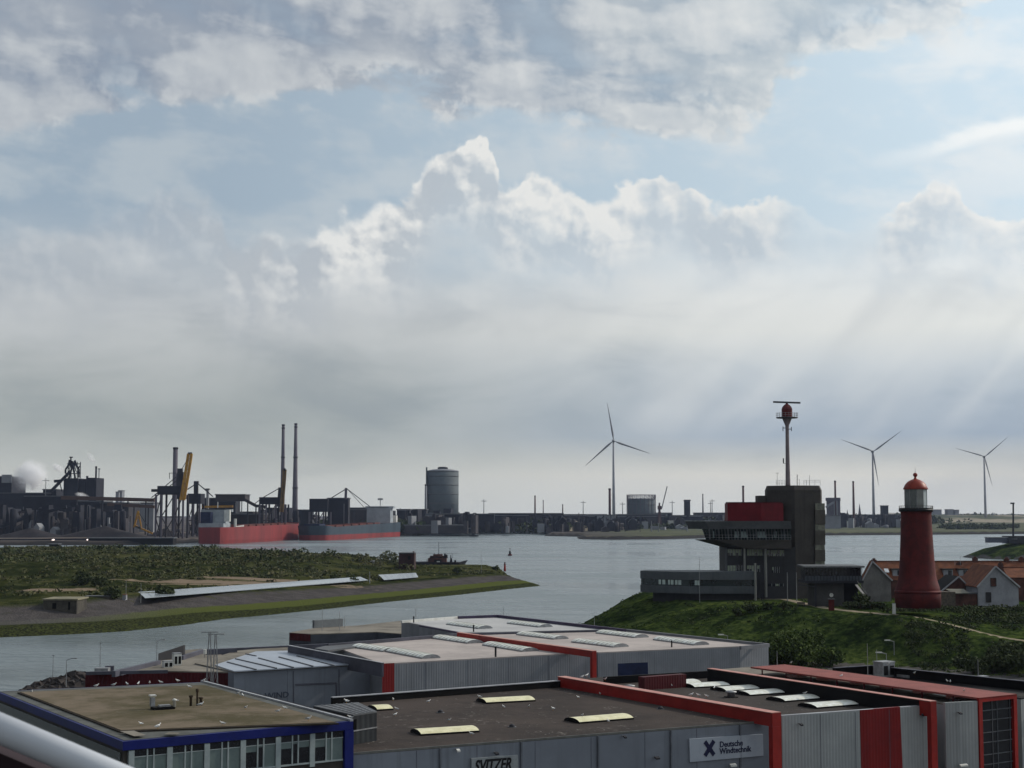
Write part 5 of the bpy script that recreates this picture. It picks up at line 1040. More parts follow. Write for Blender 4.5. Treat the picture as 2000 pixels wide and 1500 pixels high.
qb(MB(),1837,1156,1866,1182,299,3,8.5).build('wall',M['wood'],t); mb=MB(); u=[Q(1846,1150,302),Q(1882,1150,302),Q(1893,1158,299),Q(1864,1159,299)]; mb.hexa([v-Vector((0,0,.12)) for v in (u[3],u[2],u[1],u[0])],[u[3],u[2],u[1],u[0]]); mb.build('roof',mat('pale_felt',(.16,.155,.13),.9),t)
t=thing('brick_outbuilding',(Q(1888,1180,300.5).x,300.5,9),'low dark red brick outbuilding left of the white house','outbuilding'); qb(MB(),1866,1160,1911,1180,300.5,4,8.5).build('wall',M['brick'],t); qb(MB(),1865,1157.5,1911.5,1160,300.3,4.3).build('roof',M['slab'],t)
# aerials on the terrace
for px,y0,Y,l in ((1876,1086,332,'forked television aerial on the terrace roof'),(1865,1094,332,'short aerial left of the forked one on the terrace roof')):
    a=Q(px,1104,Y); mast(a.x,Y,a.z,Q(px,y0,Y).z-a.z,.03,l,'aerial','television_aerial',arms=((Q(px,y0,Y).z-a.z-.05,.6),),group='aerials on the terrace')
# ---- bushes and trees on the headland
def bush(px,py,r,label,name='bush',Y=None,h=None,n=7,mt='leaf',cat='bush',grp='bushes on the headland',size=.26):
    q=P(px,py,9.5) if Y is None else Q(px,py,Y); z=hat(near_h,q.x,q.y); rr=random.Random(int(px*7+py)); cl=[]
    for k in range(n):
        a=rr.uniform(0,6.28); d=r*rr.uniform(.1,.75); s=r*rr.uniform(.35,.6); cl.append((q.x+d*math.cos(a),q.y+d*math.sin(a)*.8,z+(h or r)*rr.uniform(.25,.7),s,s,s*.75*((h or r)/r)))
    t=thing(name,(q.x,q.y,z-.2),label,cat,grp)
    leaves('crown',cl,M[mt],t,size=size)
    MB().tube((q.x,q.y,z-.3),(q.x+.1,q.y,z+(h or r)*.6),.16,.07,6).build('trunk',M['bark'],t); mb=MB()
    for k in range(4): a=k*1.6; mb.tube((q.x,q.y,z+.1),(q.x+math.cos(a)*r*.5,q.y+math.sin(a)*r*.5,z+(h or r)*.6),.07,.03,5)
    mb.build('limbs',M['bark'],t); return t
bush(1560,1285,5.2,'large rounded tree with pale green crown at the foot of the slope',name='tree',Y=258,h=5.5,n=16,cat='tree',grp='trees at the foot of the slope',size=.24)
bush(1507,1292,3.4,'dark tree beside the right corner of the blue door hall',name='tree',Y=262,h=4.5,n=9,cat='tree',grp='trees at the foot of the slope')
bush(1620,1292,3.2,'smaller tree right of the large rounded one',name='tree',Y=256,h=3.2,n=9,cat='tree',grp='trees at the foot of the slope')
bush(1490,1262,3.0,'low tree peeping over the corner of the blue door hall',name='tree',Y=268,h=3,n=8,cat='tree',grp='trees at the foot of the slope')
for i,(px,py,r,l) in enumerate(((1980,1275,4.2,'bushy shrub by the right edge below the path'),(1940,1288,3.6,'shrub left of the right edge shrub, near the black roof'),(1900,1296,3.0,'rounded shrub at the foot of the slope before the black parapet'),(2020,1290,4,'shrub cut by the right edge of the photo'))): bush(px,py,r,l,Y=248-i*2,h=r*.9,n=10,mt='scrub',name='shrub',cat='shrub')
for (px,py,r,l) in ((1530,1183,1.6,'low hedge shrub left of the sandy fork'),(1440,1168,1.6,'low shrub before the slate wing columns'),(1465,1165,1.7,'low shrub between two columns before the tower'),(1500,1163,1.4,'flat shrub at the tower foot'),(1660,1182,1.5,'shrub right of the clock post'),(1680,1180,1.8,'rounded shrub before the pavilion stair'),(1700,1175,1.6,'shrub before the grey gable'),(1718,1182,1.5,'shrub nearest the left foot of the lighthouse'),(1690,1150,2.8,'tall dark bush beside the pavilion stair')):
    bush(px,py,r,l,Y=292 if py>1170 else 296,n=6,mt='scrub')
def hs(x,y): return near_h(np.array(x),np.array(y))[0]
def scatter(name,n,xr,yr,cond,r0,r1,mt,size,dens=.6,kind='stuff',hf=near_h,flat=.6):
    x=NR.uniform(*xr,n); y=NR.uniform(*yr,n); m=cond(x,y); x=x[m]; y=y[m]; z=hf(x,y)[0]; ok=z>.8; x,y,z=x[ok],y[ok],z[ok]
    return leaves(name,[(a,b,c+.05,r,r,r*flat) for a,b,c,r in zip(x,y,z,NR.uniform(r0,r1,len(x)))],M[mt],size=size,dens=dens,kind=kind)
nz=lambda x,y,s,k:fbm(x,y,s,3,k)
scatter('dune_vegetation',1500,(66,112),(248,296),lambda x,y:(pdist(np.stack([x,y],1),PATH,False)[0]>2.6)&(y>239+0*x)&(nz(x,y,.08,2)>-.12)&((x-lx)**2+(y-LY)**2>30)&(y<296),.4,1.3,'scrub',.2,.5)
scatter('hillside_grass_tufts',3400,(14,112),(240,350),lambda x,y:(pdist(np.stack([x,y],1),PATH,False)[0]>1.5)&(nz(x,y,.1,8)>-.02)&~pdist(np.stack([x,y],1),PLAT)[1],.25,.7,'leaf',.15,.5,flat=.45)
scatter('plateau_scrub',260,(34,66),(289,330),lambda x,y:(pdist(np.stack([x,y],1),PATH,False)[0]>2.2)&(pdist(np.stack([x,y],1),PATH2,False)[0]>2.2)&(nz(x,y,.12,3)>.05),.3,.7,'scrub',.17,.5)
# ================================================================== FORT ISLAND THINGS
def sh(x,y): return spit_h(np.array([x],float),np.array([y],float))[0][0]
def spcond(x,y): return (pdist(np.stack([x,y],1),SHORE,False)[0]>50)&pdist(np.stack([x,y],1),SPIT)[1]
def nosand(x,y):
    m=np.ones(len(x),bool)
    for (p,rx,ry) in SANDS: m&=(((x-p.x)/rx)**2+((y-p.y)/ry)**2)>1.2
    return m
scatter('fort_island_scrub',7500,(-330,0),(440,960),lambda x,y:spcond(x,y)&nosand(x,y)&(nz(x,y,.011,4)+.18*nz(x,y,.06,6)>-.06+.2*sst(-190,-280,x)-.25*sst(640,720,y)+2*((x>-66)&(y>600))),.7,2.2,'dune',.6,.62,hf=spit_h,flat=.5)
scatter('fort_island_tall_scrub',420,(-260,-40),(640,900),lambda x,y:spcond(x,y)&(x<-75)&(nz(x,y,.02,7)>.05),2.0,4.2,'scrub',.75,.5,hf=spit_h,flat=.7)
scatter('fort_island_low_tufts',7500,(-330,20),(440,940),lambda x,y:spcond(x,y)&nosand(x,y)&(nz(x,y,.03,14)>-.15),.35,.95,'dune',.42,.4,hf=spit_h,flat=.5)
scatter('bank_scrub',420,(-260,-10),(400,600),lambda x,y:(lambda d:(d>36)&(d<43))(pdist(np.stack([x,y],1),SHORE,False)[0])&(nz(x,y,.05,4)>-.1),.4,1.5,'scrub',.4,.5,hf=spit_h)
for px,py,r,l in ((163,1140,3.6,'dark bushy tree in the middle of the fort island meadow'),(200,1144,3.2,'bush just right of the dark bushy tree on the island'),(322,1163,2.6,'round bush in front of the left end of the solar panels'),(220,1168,3.0,'bush beside the ruined bunker'),(768,1080,3.4,'dark round tree beside the brick fort building'),(655,1133,2.2,'bush below the right end of the long panel row'),(690,1136,1.8,'low bush by the gap between the panel rows'),(893,1118,2.2,'bush near the moored dredger'),(968,1112,1.8,'bush near the tip of the island')):
    q=hit(px,py+2,spit_h); z=sh(q.x,q.y)
    t=thing('tree' if 'tree' in l else 'bush',(q.x,q.y,z),l,'tree' if 'tree' in l else 'bush','bushes on the fort island'); rr=random.Random(px)
    leaves('crown',[(q.x+rr.uniform(-r,r)*.6,q.y+rr.uniform(-r,r)*.5,z+r*rr.uniform(.3,.8),r*.55,r*.55,r*.45) for _ in range(7)],M['scrub'],t,size=.42); MB().tube((q.x,q.y,z-.3),(q.x,q.y,z+r*.6),.25,.1,6).build('trunk',M['bark'],t)
# solar panel rows (long pale strips)
def panelrow(far0,far1,near0,near1,lab,nm='solar_panel_row'):
    a,b,c,d=[hit(*k,spit_h) for k in (near0,near1,far1,far0)]; zz_=max(a.z,b.z)+.25
    a,b=P(*near0,a.z+.85),P(*near1,b.z+.65); c,d=P(*far1,c.z+1.1),P(*far0,d.z+1.1); t=thing(nm,((a.x+b.x)/2,(a.y+b.y)/2,4.5),lab,'solar panels')
    dn=Vector((0,0,-.15)); mb=MB(); mb.hexa([a+dn,b+dn,c+dn,d+dn],[a,b,c,d]); mb.build('panel_surface',mat('pale_panel',(.26,.29,.32),.22,(.22,.25,.28),.05,spec=.9),t)
    mb=MB(); n=int((b-a).length/4)
    for k in range(1,n): s=k/n; mb.beam(a.lerp(b,s)+Vector((0,0,.03)),d.lerp(c,s)+Vector((0,0,.03)),.10,.05)
    mb.build('panel_joint',mat('panel_joint',(.14,.16,.18),.5),t)
    mb=MB()
    for k in range(n+1): s=k/n; p=a.lerp(b,s); q=d.lerp(c,s); mb.beam(q-Vector((0,0,1.0)),q-Vector((0,0,.15)),.12)
    mb.build('support',M['steel'],t)
panelrow((270,1156),(704,1126.5),(283,1167.5),(719,1133),'very long pale reflective panel row lying along the asphalt bank')
panelrow((739,1122.5),(812,1118.5),(750,1132.5),(817,1127),'short pale reflective panel row, right of the long one')
# bunkers
q=P(118,1188,4.5); t=thing('bunker',(q.x,q.y,4),'ruined grey concrete bunker with a dark doorway on the left of the island','bunker')
qb(MB(),84,1172,150,1192,q.y,9,3.0).build('wall',mat('stained_concrete',(.085,.078,.065),.9,(.045,.04,.035),.4,bump=.3),t); qb(MB(),82,1169.5,152,1172.5,q.y-.4,10).build('roof',mat('bunker_roof',(.24,.22,.15),.9,(.15,.14,.10),.3),t); qb(MB(),102,1178,110,1189,q.y-.1,.2).build('door',M['tar'],t); qb(MB(),133,1176,137,1191,q.y-.15,.2).build('doorway',M['tar'],t)
q=P(190,1172,4.8); t=thing('low_wall',(q.x,q.y,4),'long low overgrown concrete wall right of the ruined bunker','wall'); qb(MB(),166,1165,215,1174,q.y,3,3.5).build('wall',mat('stained_concrete',(.085,.078,.065)),t); qb(MB(),165,1164,216,1165,q.y-.1,3.2).build('top',M['slab'],t)
q=P(795,1100,5); t=thing('fort_block',(q.x,q.y,4),'square dark red brick fort block standing at the island edge','fort building')
qb(MB(),779,1081,809,1103,700,12,1.5).build('wall',mat('fort_brick',(.05,.022,.022),.9,(.03,.016,.016),.4),t); qb(MB(),778,1079.5,810,1081,699.7,12.6).build('roof',M['slab'],t); qb(MB(),797,1086,802,1093,699.8,.2).build('window',M['tar'],t); qb(MB(),806,1077,809,1079,700,2).build('chimney',M['brick'],t)
q=hit(726,1101,spit_h); HY=q.y; t=thing('concrete_hut',(q.x,q.y,5),'tiny pale roofed concrete hut half buried in the scrub','hut'); qb(MB(),720,1097,731,1103,HY,5).build('wall',M['concrete'],t); qb(MB(),719,1095.5,732,1097,HY-.2,5.4).build('roof',M['coping'],t)
q=Q(722,1133,480); mast(q.x,480,q.z-1,3.6,.12,'pale wooden post in the gap between the two panel rows','post','post')
for px,py,Y,h,l in ((275,1170,405,5,'thin post at the left end of the long panel row'),(940,1118,660,10,'thin post on the island behind the bush line'),(246,1163,420,5,'small pole near the cream hut')): q=Q(px,py,Y); mast(q.x,Y,q.z-1,h,.07,l,'post','post',group='posts on the island')
q=P(241,1166,5.4); t=thing('cream_hut',(q.x,q.y,5),'tiny cream coloured hut near the left end of the panels','hut'); qb(MB(),239,1162,245,1168,q.y,2,4).build('wall',M['whitewall'],t); qb(MB(),238.5,1161,245.5,1162,q.y-.1,2.3).build('roof',M['tile'],t)
q=Q(986,1119,690); t=thing('harbour_beacon',(q.x,690,2),'slim red beacon on the tip of the island','beacon'); MB().lathe((q.x,690),[(.55,2.0),(.5,3),(.38,4.9),(.38,5.0)],12).build('tower',M['red'],t); MB().lathe((q.x,690),[(.6,5.0),(.6,5.12),(.3,5.13),(.3,5.8),(.35,5.85),(.05,6.2)],12).build('lantern',M['lred'],t)
# moored dredger behind the island
DY=775
t=thing('dredger',(Q(860,1110,DY).x,DY,0),'rust brown dredging vessel with dark pipes moored behind the island','dredger')
QX=lambda px:Q(px,1100,DY).x; QZ=lambda py:Q(860,py,DY).z
mb=MB(); a,b=QX(812),QX(898); mb.add([(a+2,DY-5,.0),(b-1,DY-5,0),(b+1,DY,0),(b-1,DY+5,0),(a+2,DY+5,0),(a-1,DY-6,3.6),(b,DY-6,3.4),(b+4,DY,4.4),(b,DY+6,3.4),(a-1,DY+6,3.6)],[[5,6,7,8,9],[4,3,2,1,0]]+[[i,(i+1)%5,5+(i+1)%5,5+i] for i in range(5)]); mb.build('hull',M['dsteel'],t)
qb(MB(),812,1104.5,828,1108,DY-3,4).build('work_deck',M['white'],t)
ru=mat('rusty_superstructure',(.10,.045,.035),.8,(.06,.03,.028),.4)
qb(MB(),836,1090,872,1110,DY-4,8).build('lower_house',ru,t); qb(MB(),840,1086,868,1090,DY-3,6).build('wheelhouse',ru,t)
mb=MB(); qb(mb,842,1087,866,1089,DY-3.1,.1); qb(mb,848,1093,862,1098,DY-4.1,.1); mb.build('window',M['glassd'],t)
qb(MB(),846,1082.5,864,1086,DY-2,4).build('bridge_top',ru,t)
for px,y0 in ((838,1088),(866,1081),(878,1090),(886,1094)): mb=MB(); mb.beam(Q(px,1108,DY-3),Q(px+3,y0,DY-3),.7); mb.beam(Q(px+6,1108,DY-3),Q(px+3,y0,DY-3),.7); mb.build('gantry',M['dsteel'],t)
qb(MB(),853,1096,859,1110,DY-4.2,.2).build('white_panel',M['white'],t)
for px,y0,w in ((857,1058,.1),(849,1080,.09),(872,1083,.5),(880,1084,.14),(883,1080,.08),(841,1085,.1)): mb=MB(); mb.tube(Q(px,1090,DY),Q(px,y0,DY),w*1.4,w,8); mb.build('mast',M['dsteel'],t)
for (x0,x1,yt,yb) in ((826,842,1102,1112),(872,893,1100,1114),(876,898,1104,1116)):
    mb=MB(); pts=[Q(x0+(x1-x0)*k/10,yb-(yb-yt)*math.sin(math.pi*min(.5+.5*k/10,1)) if x0>850 else yb-(yb-yt)*math.sin(math.pi*.5*k/10),DY-5) for k in range(11)]
    for k in range(10): mb.tube(pts[k],pts[k+1],.5,n=8)
    mb.build('suction_pipe',M['dsteel'],t)
mb=MB()
for k in range(8): mb.beam(Q(829+k*1.8,1110,DY-5),Q(829+k*1.8+6,1092,DY-4),.14)
mb.build('deck_frame',ru,t)
cl=[]
for px,py,r in ((752,1093,3.2),(760,1090,3.6),(768,1094,3.4),(776,1098,3),(782,1103,2.4),(790,1106,2),(744,1097,2.8),(735,1100,2.4),(800,1107,1.8),(712,1094,3),(698,1093,3)):
    q=hit(px,py+6,spit_h); cl.append((q.x,q.y,q.z+r*.5,r*1.2,r*1.2,r))
leaves('fort_edge_scrub',cl,M['dune'],kind='stuff',size=.6,dens=.7)
# buoy
by=1010; q=Q(996,1097,by); t=thing('buoy',(q.x,by,0),'dark red navigation buoy floating in the channel','buoy')
MB().lathe((q.x,by),[(1.3,-.3),(1.5,.6),(1.2,.9),(.5,1.0)],16).build('float',M['lred'],t); MB().lathe((q.x,by),[(.75,1.0),(.6,3.0),(.4,3.1)],8).build('cage',M['black'],t); mb=MB(); mb.tube((q.x,by,3.1),(q.x,by,4.2),.12,n=6); mb.build('stem',M['black'],t); MB().ball((q.x,by,4.4),.35).build('topmark',M['lred'],t)
# right-hand mole with post and sluice building
MOLE=[P(1874,1088.5),P(1930,1092),P(2010,1094),P(2200,1096),P(2600,1092),P(2500,1060),P(2000,1064),P(1940,1073),P(1900,1083)]
def mole_h(x,y):
    pts=np.stack([x,y],1); d,i=pdist(pts,MOLE); h=np.where(i,np.minimum(9.5*sst(190,290,x)+1.0,np.interp(d,[0,14,40],[-.3,5.5,10])),-1.5-d); return h,dict(path=d*0+50,hill=np.where(d>5,1.0,0.0),shore=d)
terrain('mole',XS(225,560,4),XS(820,1450,5),mole_h,nm)
t=thing('sluice_building',(Q(1950,1055,960).x,960,8),'low grey flat building with a protruding arm on the mole at the right edge','sluice building')
qb(MB(),1930,1050,1972,1060,960,6).build('arm',mat('zinc',(.12,.13,.17),.6),t); qb(MB(),1971,1047,2030,1062,958,14).build('block',M['dslate'],t)
qb(MB(),1929,1049,1972.5,1050.4,959.5,7).build('arm_top',M['steel'],t); mb=MB(); qb(mb,1975,1050,1990,1054,957.8,.3); mb.build('window',M['glassd'],t)
q=Q(1979,1047,962); t=thing('signal_post',(q.x,962,q.z),'tall dark signal post rising from the sluice building','signal post'); mb=MB(); mb.tube(q,Q(1979,984,962),.65,.5,8); mb.build('post',M['dslate'],t); mb=MB(); mb.box((q.x,962,Q(1979,983,962).z),(2.2,1.4,.9)); mb.build('head',M['dsteel'],t)
# ================================================================== FAR SHORE
FAR=[P(-500,1066),P(240,1064.5),P(335,1063.5),Vector((-300,1375,0)),Vector((-262,1590,0)),Vector((-222,1560,0)),Vector((-170,1790,0)),P(793,1045),P(860,1043.5),P(930,1041),P(1062,1037),P(1063,1047),P(1128,1048),P(1130,1053),P(1200,1054),P(1300,1053),P(1450,1050),P(1600,1046),P(2000,1043),P(2300,1042),P(3200,1040),Vector((4000,9000,0)),Vector((-4500,9000,0)),Vector((-1500,1400,0))]
def far_h(x,y):
    pts=np.stack([x,y],1); d,i=pdist(pts,FAR); n1=fbm(x,y,.004,4,2)
    h=np.where(i,np.minimum(3.6+1.2*np.maximum(n1,0)*sst(0,200,d),-.4+d*.7),-2.0-d*.05)
    dunes=14*sst(640,900,x)*sst(2500,3400,y)*(.5+np.clip(fbm(x,y,.003,5,6),-.5,1))
    return h+np.where(i,dunes,0),dict(inl=np.where(i,d,-1.0))
def far_mat():
    m=bpy.data.materials.new('far_ground'); m.use_nodes=True; nt=m.node_tree; n=N(nt); b=nt.nodes['Principled BSDF']
    tc=n.new('ShaderNodeTexCoord'); v=tc.outputs['Object']; sp=n.new('ShaderNodeSeparateXYZ'); nt.links.new(v,sp.inputs[0]); X,Y,Z=sp.outputs
    a=n.noise(v,.006,6,.6); c=n.noise(v,.04,5,.6); at=n.new('ShaderNodeAttribute',attribute_name='inl').outputs['Fac']
    ind=n.mix(n.ss(c,.4,.6),(.035,.030,.030,1),(.06,.05,.046,1)); ind=n.mix(n.ss(a,.5,.62),ind,(.13,.105,.085,1))
    gr=n.ramp(n.m('ADD',n.m('MULTIPLY',a,.5),n.m('MULTIPLY',c,.5)),[(.36,(.03,.037,.016,1)),(.5,(.055,.062,.028,1)),(.62,(.09,.088,.045,1))])
    gr=n.mix(n.m('MULTIPLY',n.ss(Z,6.0,9.0),n.ss(a,.45,.55)),gr,(.23,.2,.15,1))
    col=n.mix(n.ss(n.m('ADD',X,n.m('MULTIPLY',n.m('SUBTRACT',a,.5),200.0)),60.0,160.0),ind,gr)
    col=n.mix(n.ss(at,7.0,5.0),col,(.02,.018,.017,1))
    nt.links.new(col,b.inputs['Base Color']); b.inputs['Roughness'].default_value=.95; b.inputs['Specular IOR Level'].default_value=.1; return m
fm=far_mat()
terrain('far_shore',np.concatenate([XS(-4500,-800,100),XS(-780,1100,9),XS(1150,4000,90)]),np.concatenate([XS(1290,2300,9),XS(2330,4200,35),XS(4300,9000,200)]),far_h,fm)
def box_thing(nm,x0,y0,x1,y1,Y,D,label,cat,m='ind',zb=3.0,parts=(),group=None,roof='slab'):
    a=Q((x0+x1)/2,y1,Y); t=thing(nm,(a.x,Y,zb),label,cat,group)
    zt=Q(1000,y0,Y).z; th=min(1.2,(zt-zb)*.12)
    p0,p1=Q(x0,y0,Y).x,Q(x1,y0,Y).x
    MB().prism([(p0,Y),(p1,Y),(p1,Y+D),(p0,Y+D)],zb,zt-th).build('wall',M[m] if isinstance(m,str) else m,t)
    MB().prism([(p0-.8,Y-.8),(p1+.8,Y-.8),(p1+.8,Y+D+.8),(p0-.8,Y+D+.8)],zt-th,zt).build('roof',M[roof],t)
    for (n_,a0,b0,a1,b1,mm) in parts: qb(MB(),a0,b0,a1,b1,Y-.9,1.0).build(n_,M[mm],t)
    return t
def stack(px,y0,y1,w0,w1,Y,label,m='chim',nm='chimney',bands=()):
    a=Q(px,y1,Y); b=Q(px,y0,Y); s=Y/3050/2; t=thing(nm,(a.x,Y,3),label,'chimney')
    MB().lathe((a.x,Y),[(w1*s,3),(w1*s,a.z),(w0*s,b.z)],18).build('shaft',M[m],t); MB().lathe((a.x,Y),[(w0*s*1.12,b.z-2.0),(w0*s*1.18,b.z),(w0*s*.8,b.z+.3)],18).build('rim',M['dsteel'],t)
    for k in bands:
        z=Q(px,k,Y).z; r=(w0+(w1-w0)*(k-y0)/(y1-y0))*s; MB().lathe((a.x,Y),[(r*1.02,z-.8),(r*1.25,z-.7),(r*1.25,z+.7),(r*1.02,z+.8)],18).build('gallery',M['dsteel'],t)
    return t
# chimneys
stack(341,874,985,9,10,1750,'wide grey chimney behind the yellow boomed unloader',m='chim')
stack(551.5,829,990,5.5,9,2300,'left of the two tallest slender chimneys',bands=(836,893)); stack(576,827,996,5.5,11,2300,'right of the two tallest slender chimneys',bands=(834,893,953))
stack(186.5,911,975,3.4,4,1900,'black smoking chimney at the right end of the blast furnace',m='ind'); 
stack(1191,954,1000,4.6,5,2600,'thick brown chimney just left of the big wind turbine',m='chimr'); stack(1045,968,1000,2.6,3.2,2700,'brown chimney with a dark top far behind the water, centre',m='chimr'); stack(1061,977,1000,1.6,1.8,2700,'thin brown chimney right of the centre one',m='chimr'); stack(1099,985,1000,1.8,2.6,2700,'shortest brown chimney of the centre trio',m='chimr')
stack(1452,949,1002,4,4.2,2500,'brown chimney rising behind the crimson storey',m='chimr'); stack(1373,965,1002,2,3,2700,'pale thin chimney left of the control tower deck',m='chim')
stack(1631.5,939,972,3.6,3.8,2500,'brown chimney on top of the grey power block',m='chimr'); stack(1667.5,940,1002,3.4,5,2500,'tall reddish brown chimney right of the grey power block',m='chimr')
# round gasholder
gy=2300; g=Q(864.5,1000,gy); s_=gy/3050; GZ=lambda py:Q(864,py,gy).z
t=thing('gasholder',(g.x,gy,3),'huge dark grey round gasholder tank with a vented roof','gasholder'); MB().lathe((g.x,gy),[(31*s_,3),(31*s_,GZ(921))],48).build('shell',M['tank'],t); MB().lathe((g.x,gy),[(31.3*s_,GZ(921.5)),(31.3*s_,GZ(919.5)),(20*s_,GZ(917)),(1,GZ(915.5))],48).build('roof',M['ind3'],t); MB().lathe((g.x,gy),[(10*s_,GZ(917)),(10*s_,GZ(913)),(6*s_,GZ(911.8))],20).build('roof_vent',M['dsteel'],t)
mb=MB()
for py in (931,948,966,984): mb.lathe((g.x,gy),[(31*s_,GZ(py)),(31.5*s_,GZ(py)+.1),(31.5*s_,GZ(py)+.9),(31*s_,GZ(py)+1)],48)
mb.build('walkway',M['slab'],t)
mb=MB(); mb.box((g.x-30.7*s_,gy-10,0),(2.6*s_,6,GZ(913)-3),0,z0=3); mb.build('lift_shaft',M['tank'],t)
stack(831.5,946,1008,4,5,2200,'pale pipe tower at the left foot of the gasholder',m='ind3',nm='pipe_tower')
# open frame gasholder
gy=2500; g=Q(1252.5,1000,gy); s_=gy/3050; GZ=lambda py:Q(1252,py,gy).z
t=thing('frame_gasholder',(g.x,gy,3),'low gasholder with an open lattice guide frame right of the big turbine','gasholder'); MB().lathe((g.x,gy),[(26.5*s_,3),(26.5*s_,GZ(975.5)),(22*s_,GZ(974)),(1,GZ(973))],40).build('bell',M['tank'],t)
mb=MB(); nn=22
for k in range(nn):
    a=2*math.pi*k/nn; b=2*math.pi*(k+1)/nn; r=28*s_; A_=(g.x+r*math.cos(a),gy+r*math.sin(a)); B_=(g.x+r*math.cos(b),gy+r*math.sin(b)); mb.beam((*A_,3),(*A_,GZ(966)),.8)
    for py in (966.5,975,985): mb.beam((*A_,GZ(py)),(*B_,GZ(py)),.6)
    mb.beam((*A_,GZ(975)),(*B_,GZ(967)),.35); mb.beam((*B_,GZ(975)),(*A_,GZ(967)),.35)
mb.build('guide_frame',M['chim'],t)
# turbines
def turbine(px,yb,yh,Y,rot,bl,label,yaw=.0,zb=3.5,wb=5.6,wt=3.0):
    h=Q(px+1.2,yh,Y); b=Q(px,yb,Y); s=Y/3050; t=thing('wind_turbine',(b.x,Y,zb),label,'wind turbine','wind turbines')
    MB().lathe((b.x,Y),[(wb*s/2,zb),(wb*s/2*.93,zb+(h.z-zb)*.3),(wt*s/2,h.z-2.2)],20).build('tower',M['turb'],t)
    cx=b.x
    def loc(u,v,w=0): return Vector((cx+u*math.cos(yaw)+w*math.sin(yaw),Y+u*math.sin(yaw)-w*math.cos(yaw),h.z+v))
    mb=MB(); mb.beam(loc(0,0,-6),loc(0,0,3.2),3.6,4.0); mb.build('nacelle',M['turb'],t)
    mb=MB(); mb.smooth=True; mb.tube(loc(0,0,3.2),loc(0,0,6.2),2.0,1.0,12); mb.build('hub',M['turb'],t)
    for a in rot:
        a=math.radians(a); L=bl*s; u=(math.sin(a),math.cos(a)); pu=(math.cos(a),-math.sin(a)); vs=[]
        pr=[(0,1.0,1.0),(.05,1.1,1.0),(.14,2.3,.9),(.22,2.5,.7),(.4,1.9,.5),(.7,1.1,.3),(.92,.55,.15),(1,.12,.06)]
        for (f,c,th) in pr:
            for (e,g_) in ((-.35,0),(.15,th*.5),(.65,0),(.15,-th*.5)): vs.append(loc(u[0]*L*f+pu[0]*c*e*1.25,u[1]*L*f+pu[1]*c*e*1.25,4.6+g_+1.8*f*f))
        mb=MB(); mb.smooth=True; mb.add(vs,[[4*i+j,4*i+(j+1)%4,4*i+4+(j+1)%4,4*i+4+j] for i in range(len(pr)-1) for j in range(4)]+[[0,1,2,3],[28,29,30,31][::-1]]); mb.build('blade',M['turb'],t)
turbine(1199,1031,861,2440,(-9.5,109.5,228.5),76,'nearest and largest wind turbine, standing by the sand heaps',wb=6.4,wt=3.4); turbine(1707,1026,882,2900,(54,-69.5,172),68,'middle wind turbine, left of the lighthouse',wb=5.6); turbine(1925,1010,892,3550,(50,-74,167),60,'farthest wind turbine, right of the lighthouse near the dunes',wb=5)
# sand heaps and stockpiles
def heap(px,py0,py1,w,Y,label,m='sand',nm='sand_heap',seed=1,sy=.5):
    b=Q(px,py1,Y); tp=Q(px,py0,Y); r=w*Y/3050/2; mb=MB(); mb.smooth=True; rr=random.Random(seed); n=28; vs=[]; k=[1,.82,.6,.35,.14,.0]
    for j,f in enumerate(k):
        for i in range(n): a=2*math.pi*i/n; q=f*r*(1+.14*math.sin(a*3+seed)+.06*rr.random()); vs.append((b.x+q*math.cos(a),Y+q*math.sin(a)*sy,2.5+(tp.z-2.5)*(1-f)**1.02))
    mb.add(vs,[[j*n+i,j*n+(i+1)%n,(j+1)*n+(i+1)%n,(j+1)*n+i] for j in range(5) for i in range(n)]); tag(mb.build(nm,M[m],org=(b.x,Y,2.5)),label,'heap')
heap(1128,1024,1034,150,2050,'broad low pale sand heap nearest the water'); heap(1098,1009,1034,110,2200,'tall greyish gravel heap with a sunlit right flank behind the pale sand',m='ore',seed=3,sy=.8); heap(1122,1016,1034,85,2150,'pointed sand heap between the gravel heap and the turbine',seed=2); heap(1222,1018,1026,34,2500,'small grey heap right of the big turbine',m='ore',nm='gravel_heap')
heap(205,1027,1052,200,1500,'long brownish ore heap before the dark sheds',m=mat('brown_ore',(.11,.09,.08),.95,(.06,.05,.05),.03).name if 0 else 'ore',nm='ore_heap',seed=5,sy=.3); heap(60,1031,1053,150,1520,'left ore heap below the coke works',m='ore',nm='ore_heap',seed=6,sy=.3); heap(320,1032,1054,90,1560,'small ore heap beside the yellow loader',m='ore',nm='ore_heap',seed=7,sy=.3)
# industry masses on the left
Y0=1800
box_thing('coke_works',-30,930,23,1045,2050,60,'tall dark coke works block at the far left with a square grey head','works building','ind',parts=(('head',3,927,23,943,'ind3'),))
box_thing('coke_works',-30,962,86,1045,1950,40,'long dark works building under the white steam','works building','ind')
box_thing('coke_works',84,955,110,1040,1980,40,'dark works block left of the blast furnace foot','works building','ind')
box_thing('works_shed',48,968,150,1042,1820,50,'big soot-black shed below the blast furnace','shed','ind',parts=(('pale_pipe',108,1003,110.5,1028,'white'),('pale_pipe',115,1001,118.5,1030,'white')))
box_thing('works_shed',150,978,202,1030,1780,40,'dark shed with a pale roof edge right of the furnace','shed','ind',parts=(('roof_light',155,996,198,999,'ind3'),))
box_thing('works_shed',196,981,252,1028,1740,50,'weathered brown shed with two pale pillars','shed','ind2',parts=(('pillar',204,1004,210,1027,'ind3'),('pillar',214,1006,218,1027,'ind3'),('door',220,1010,242,1028,'tar')))
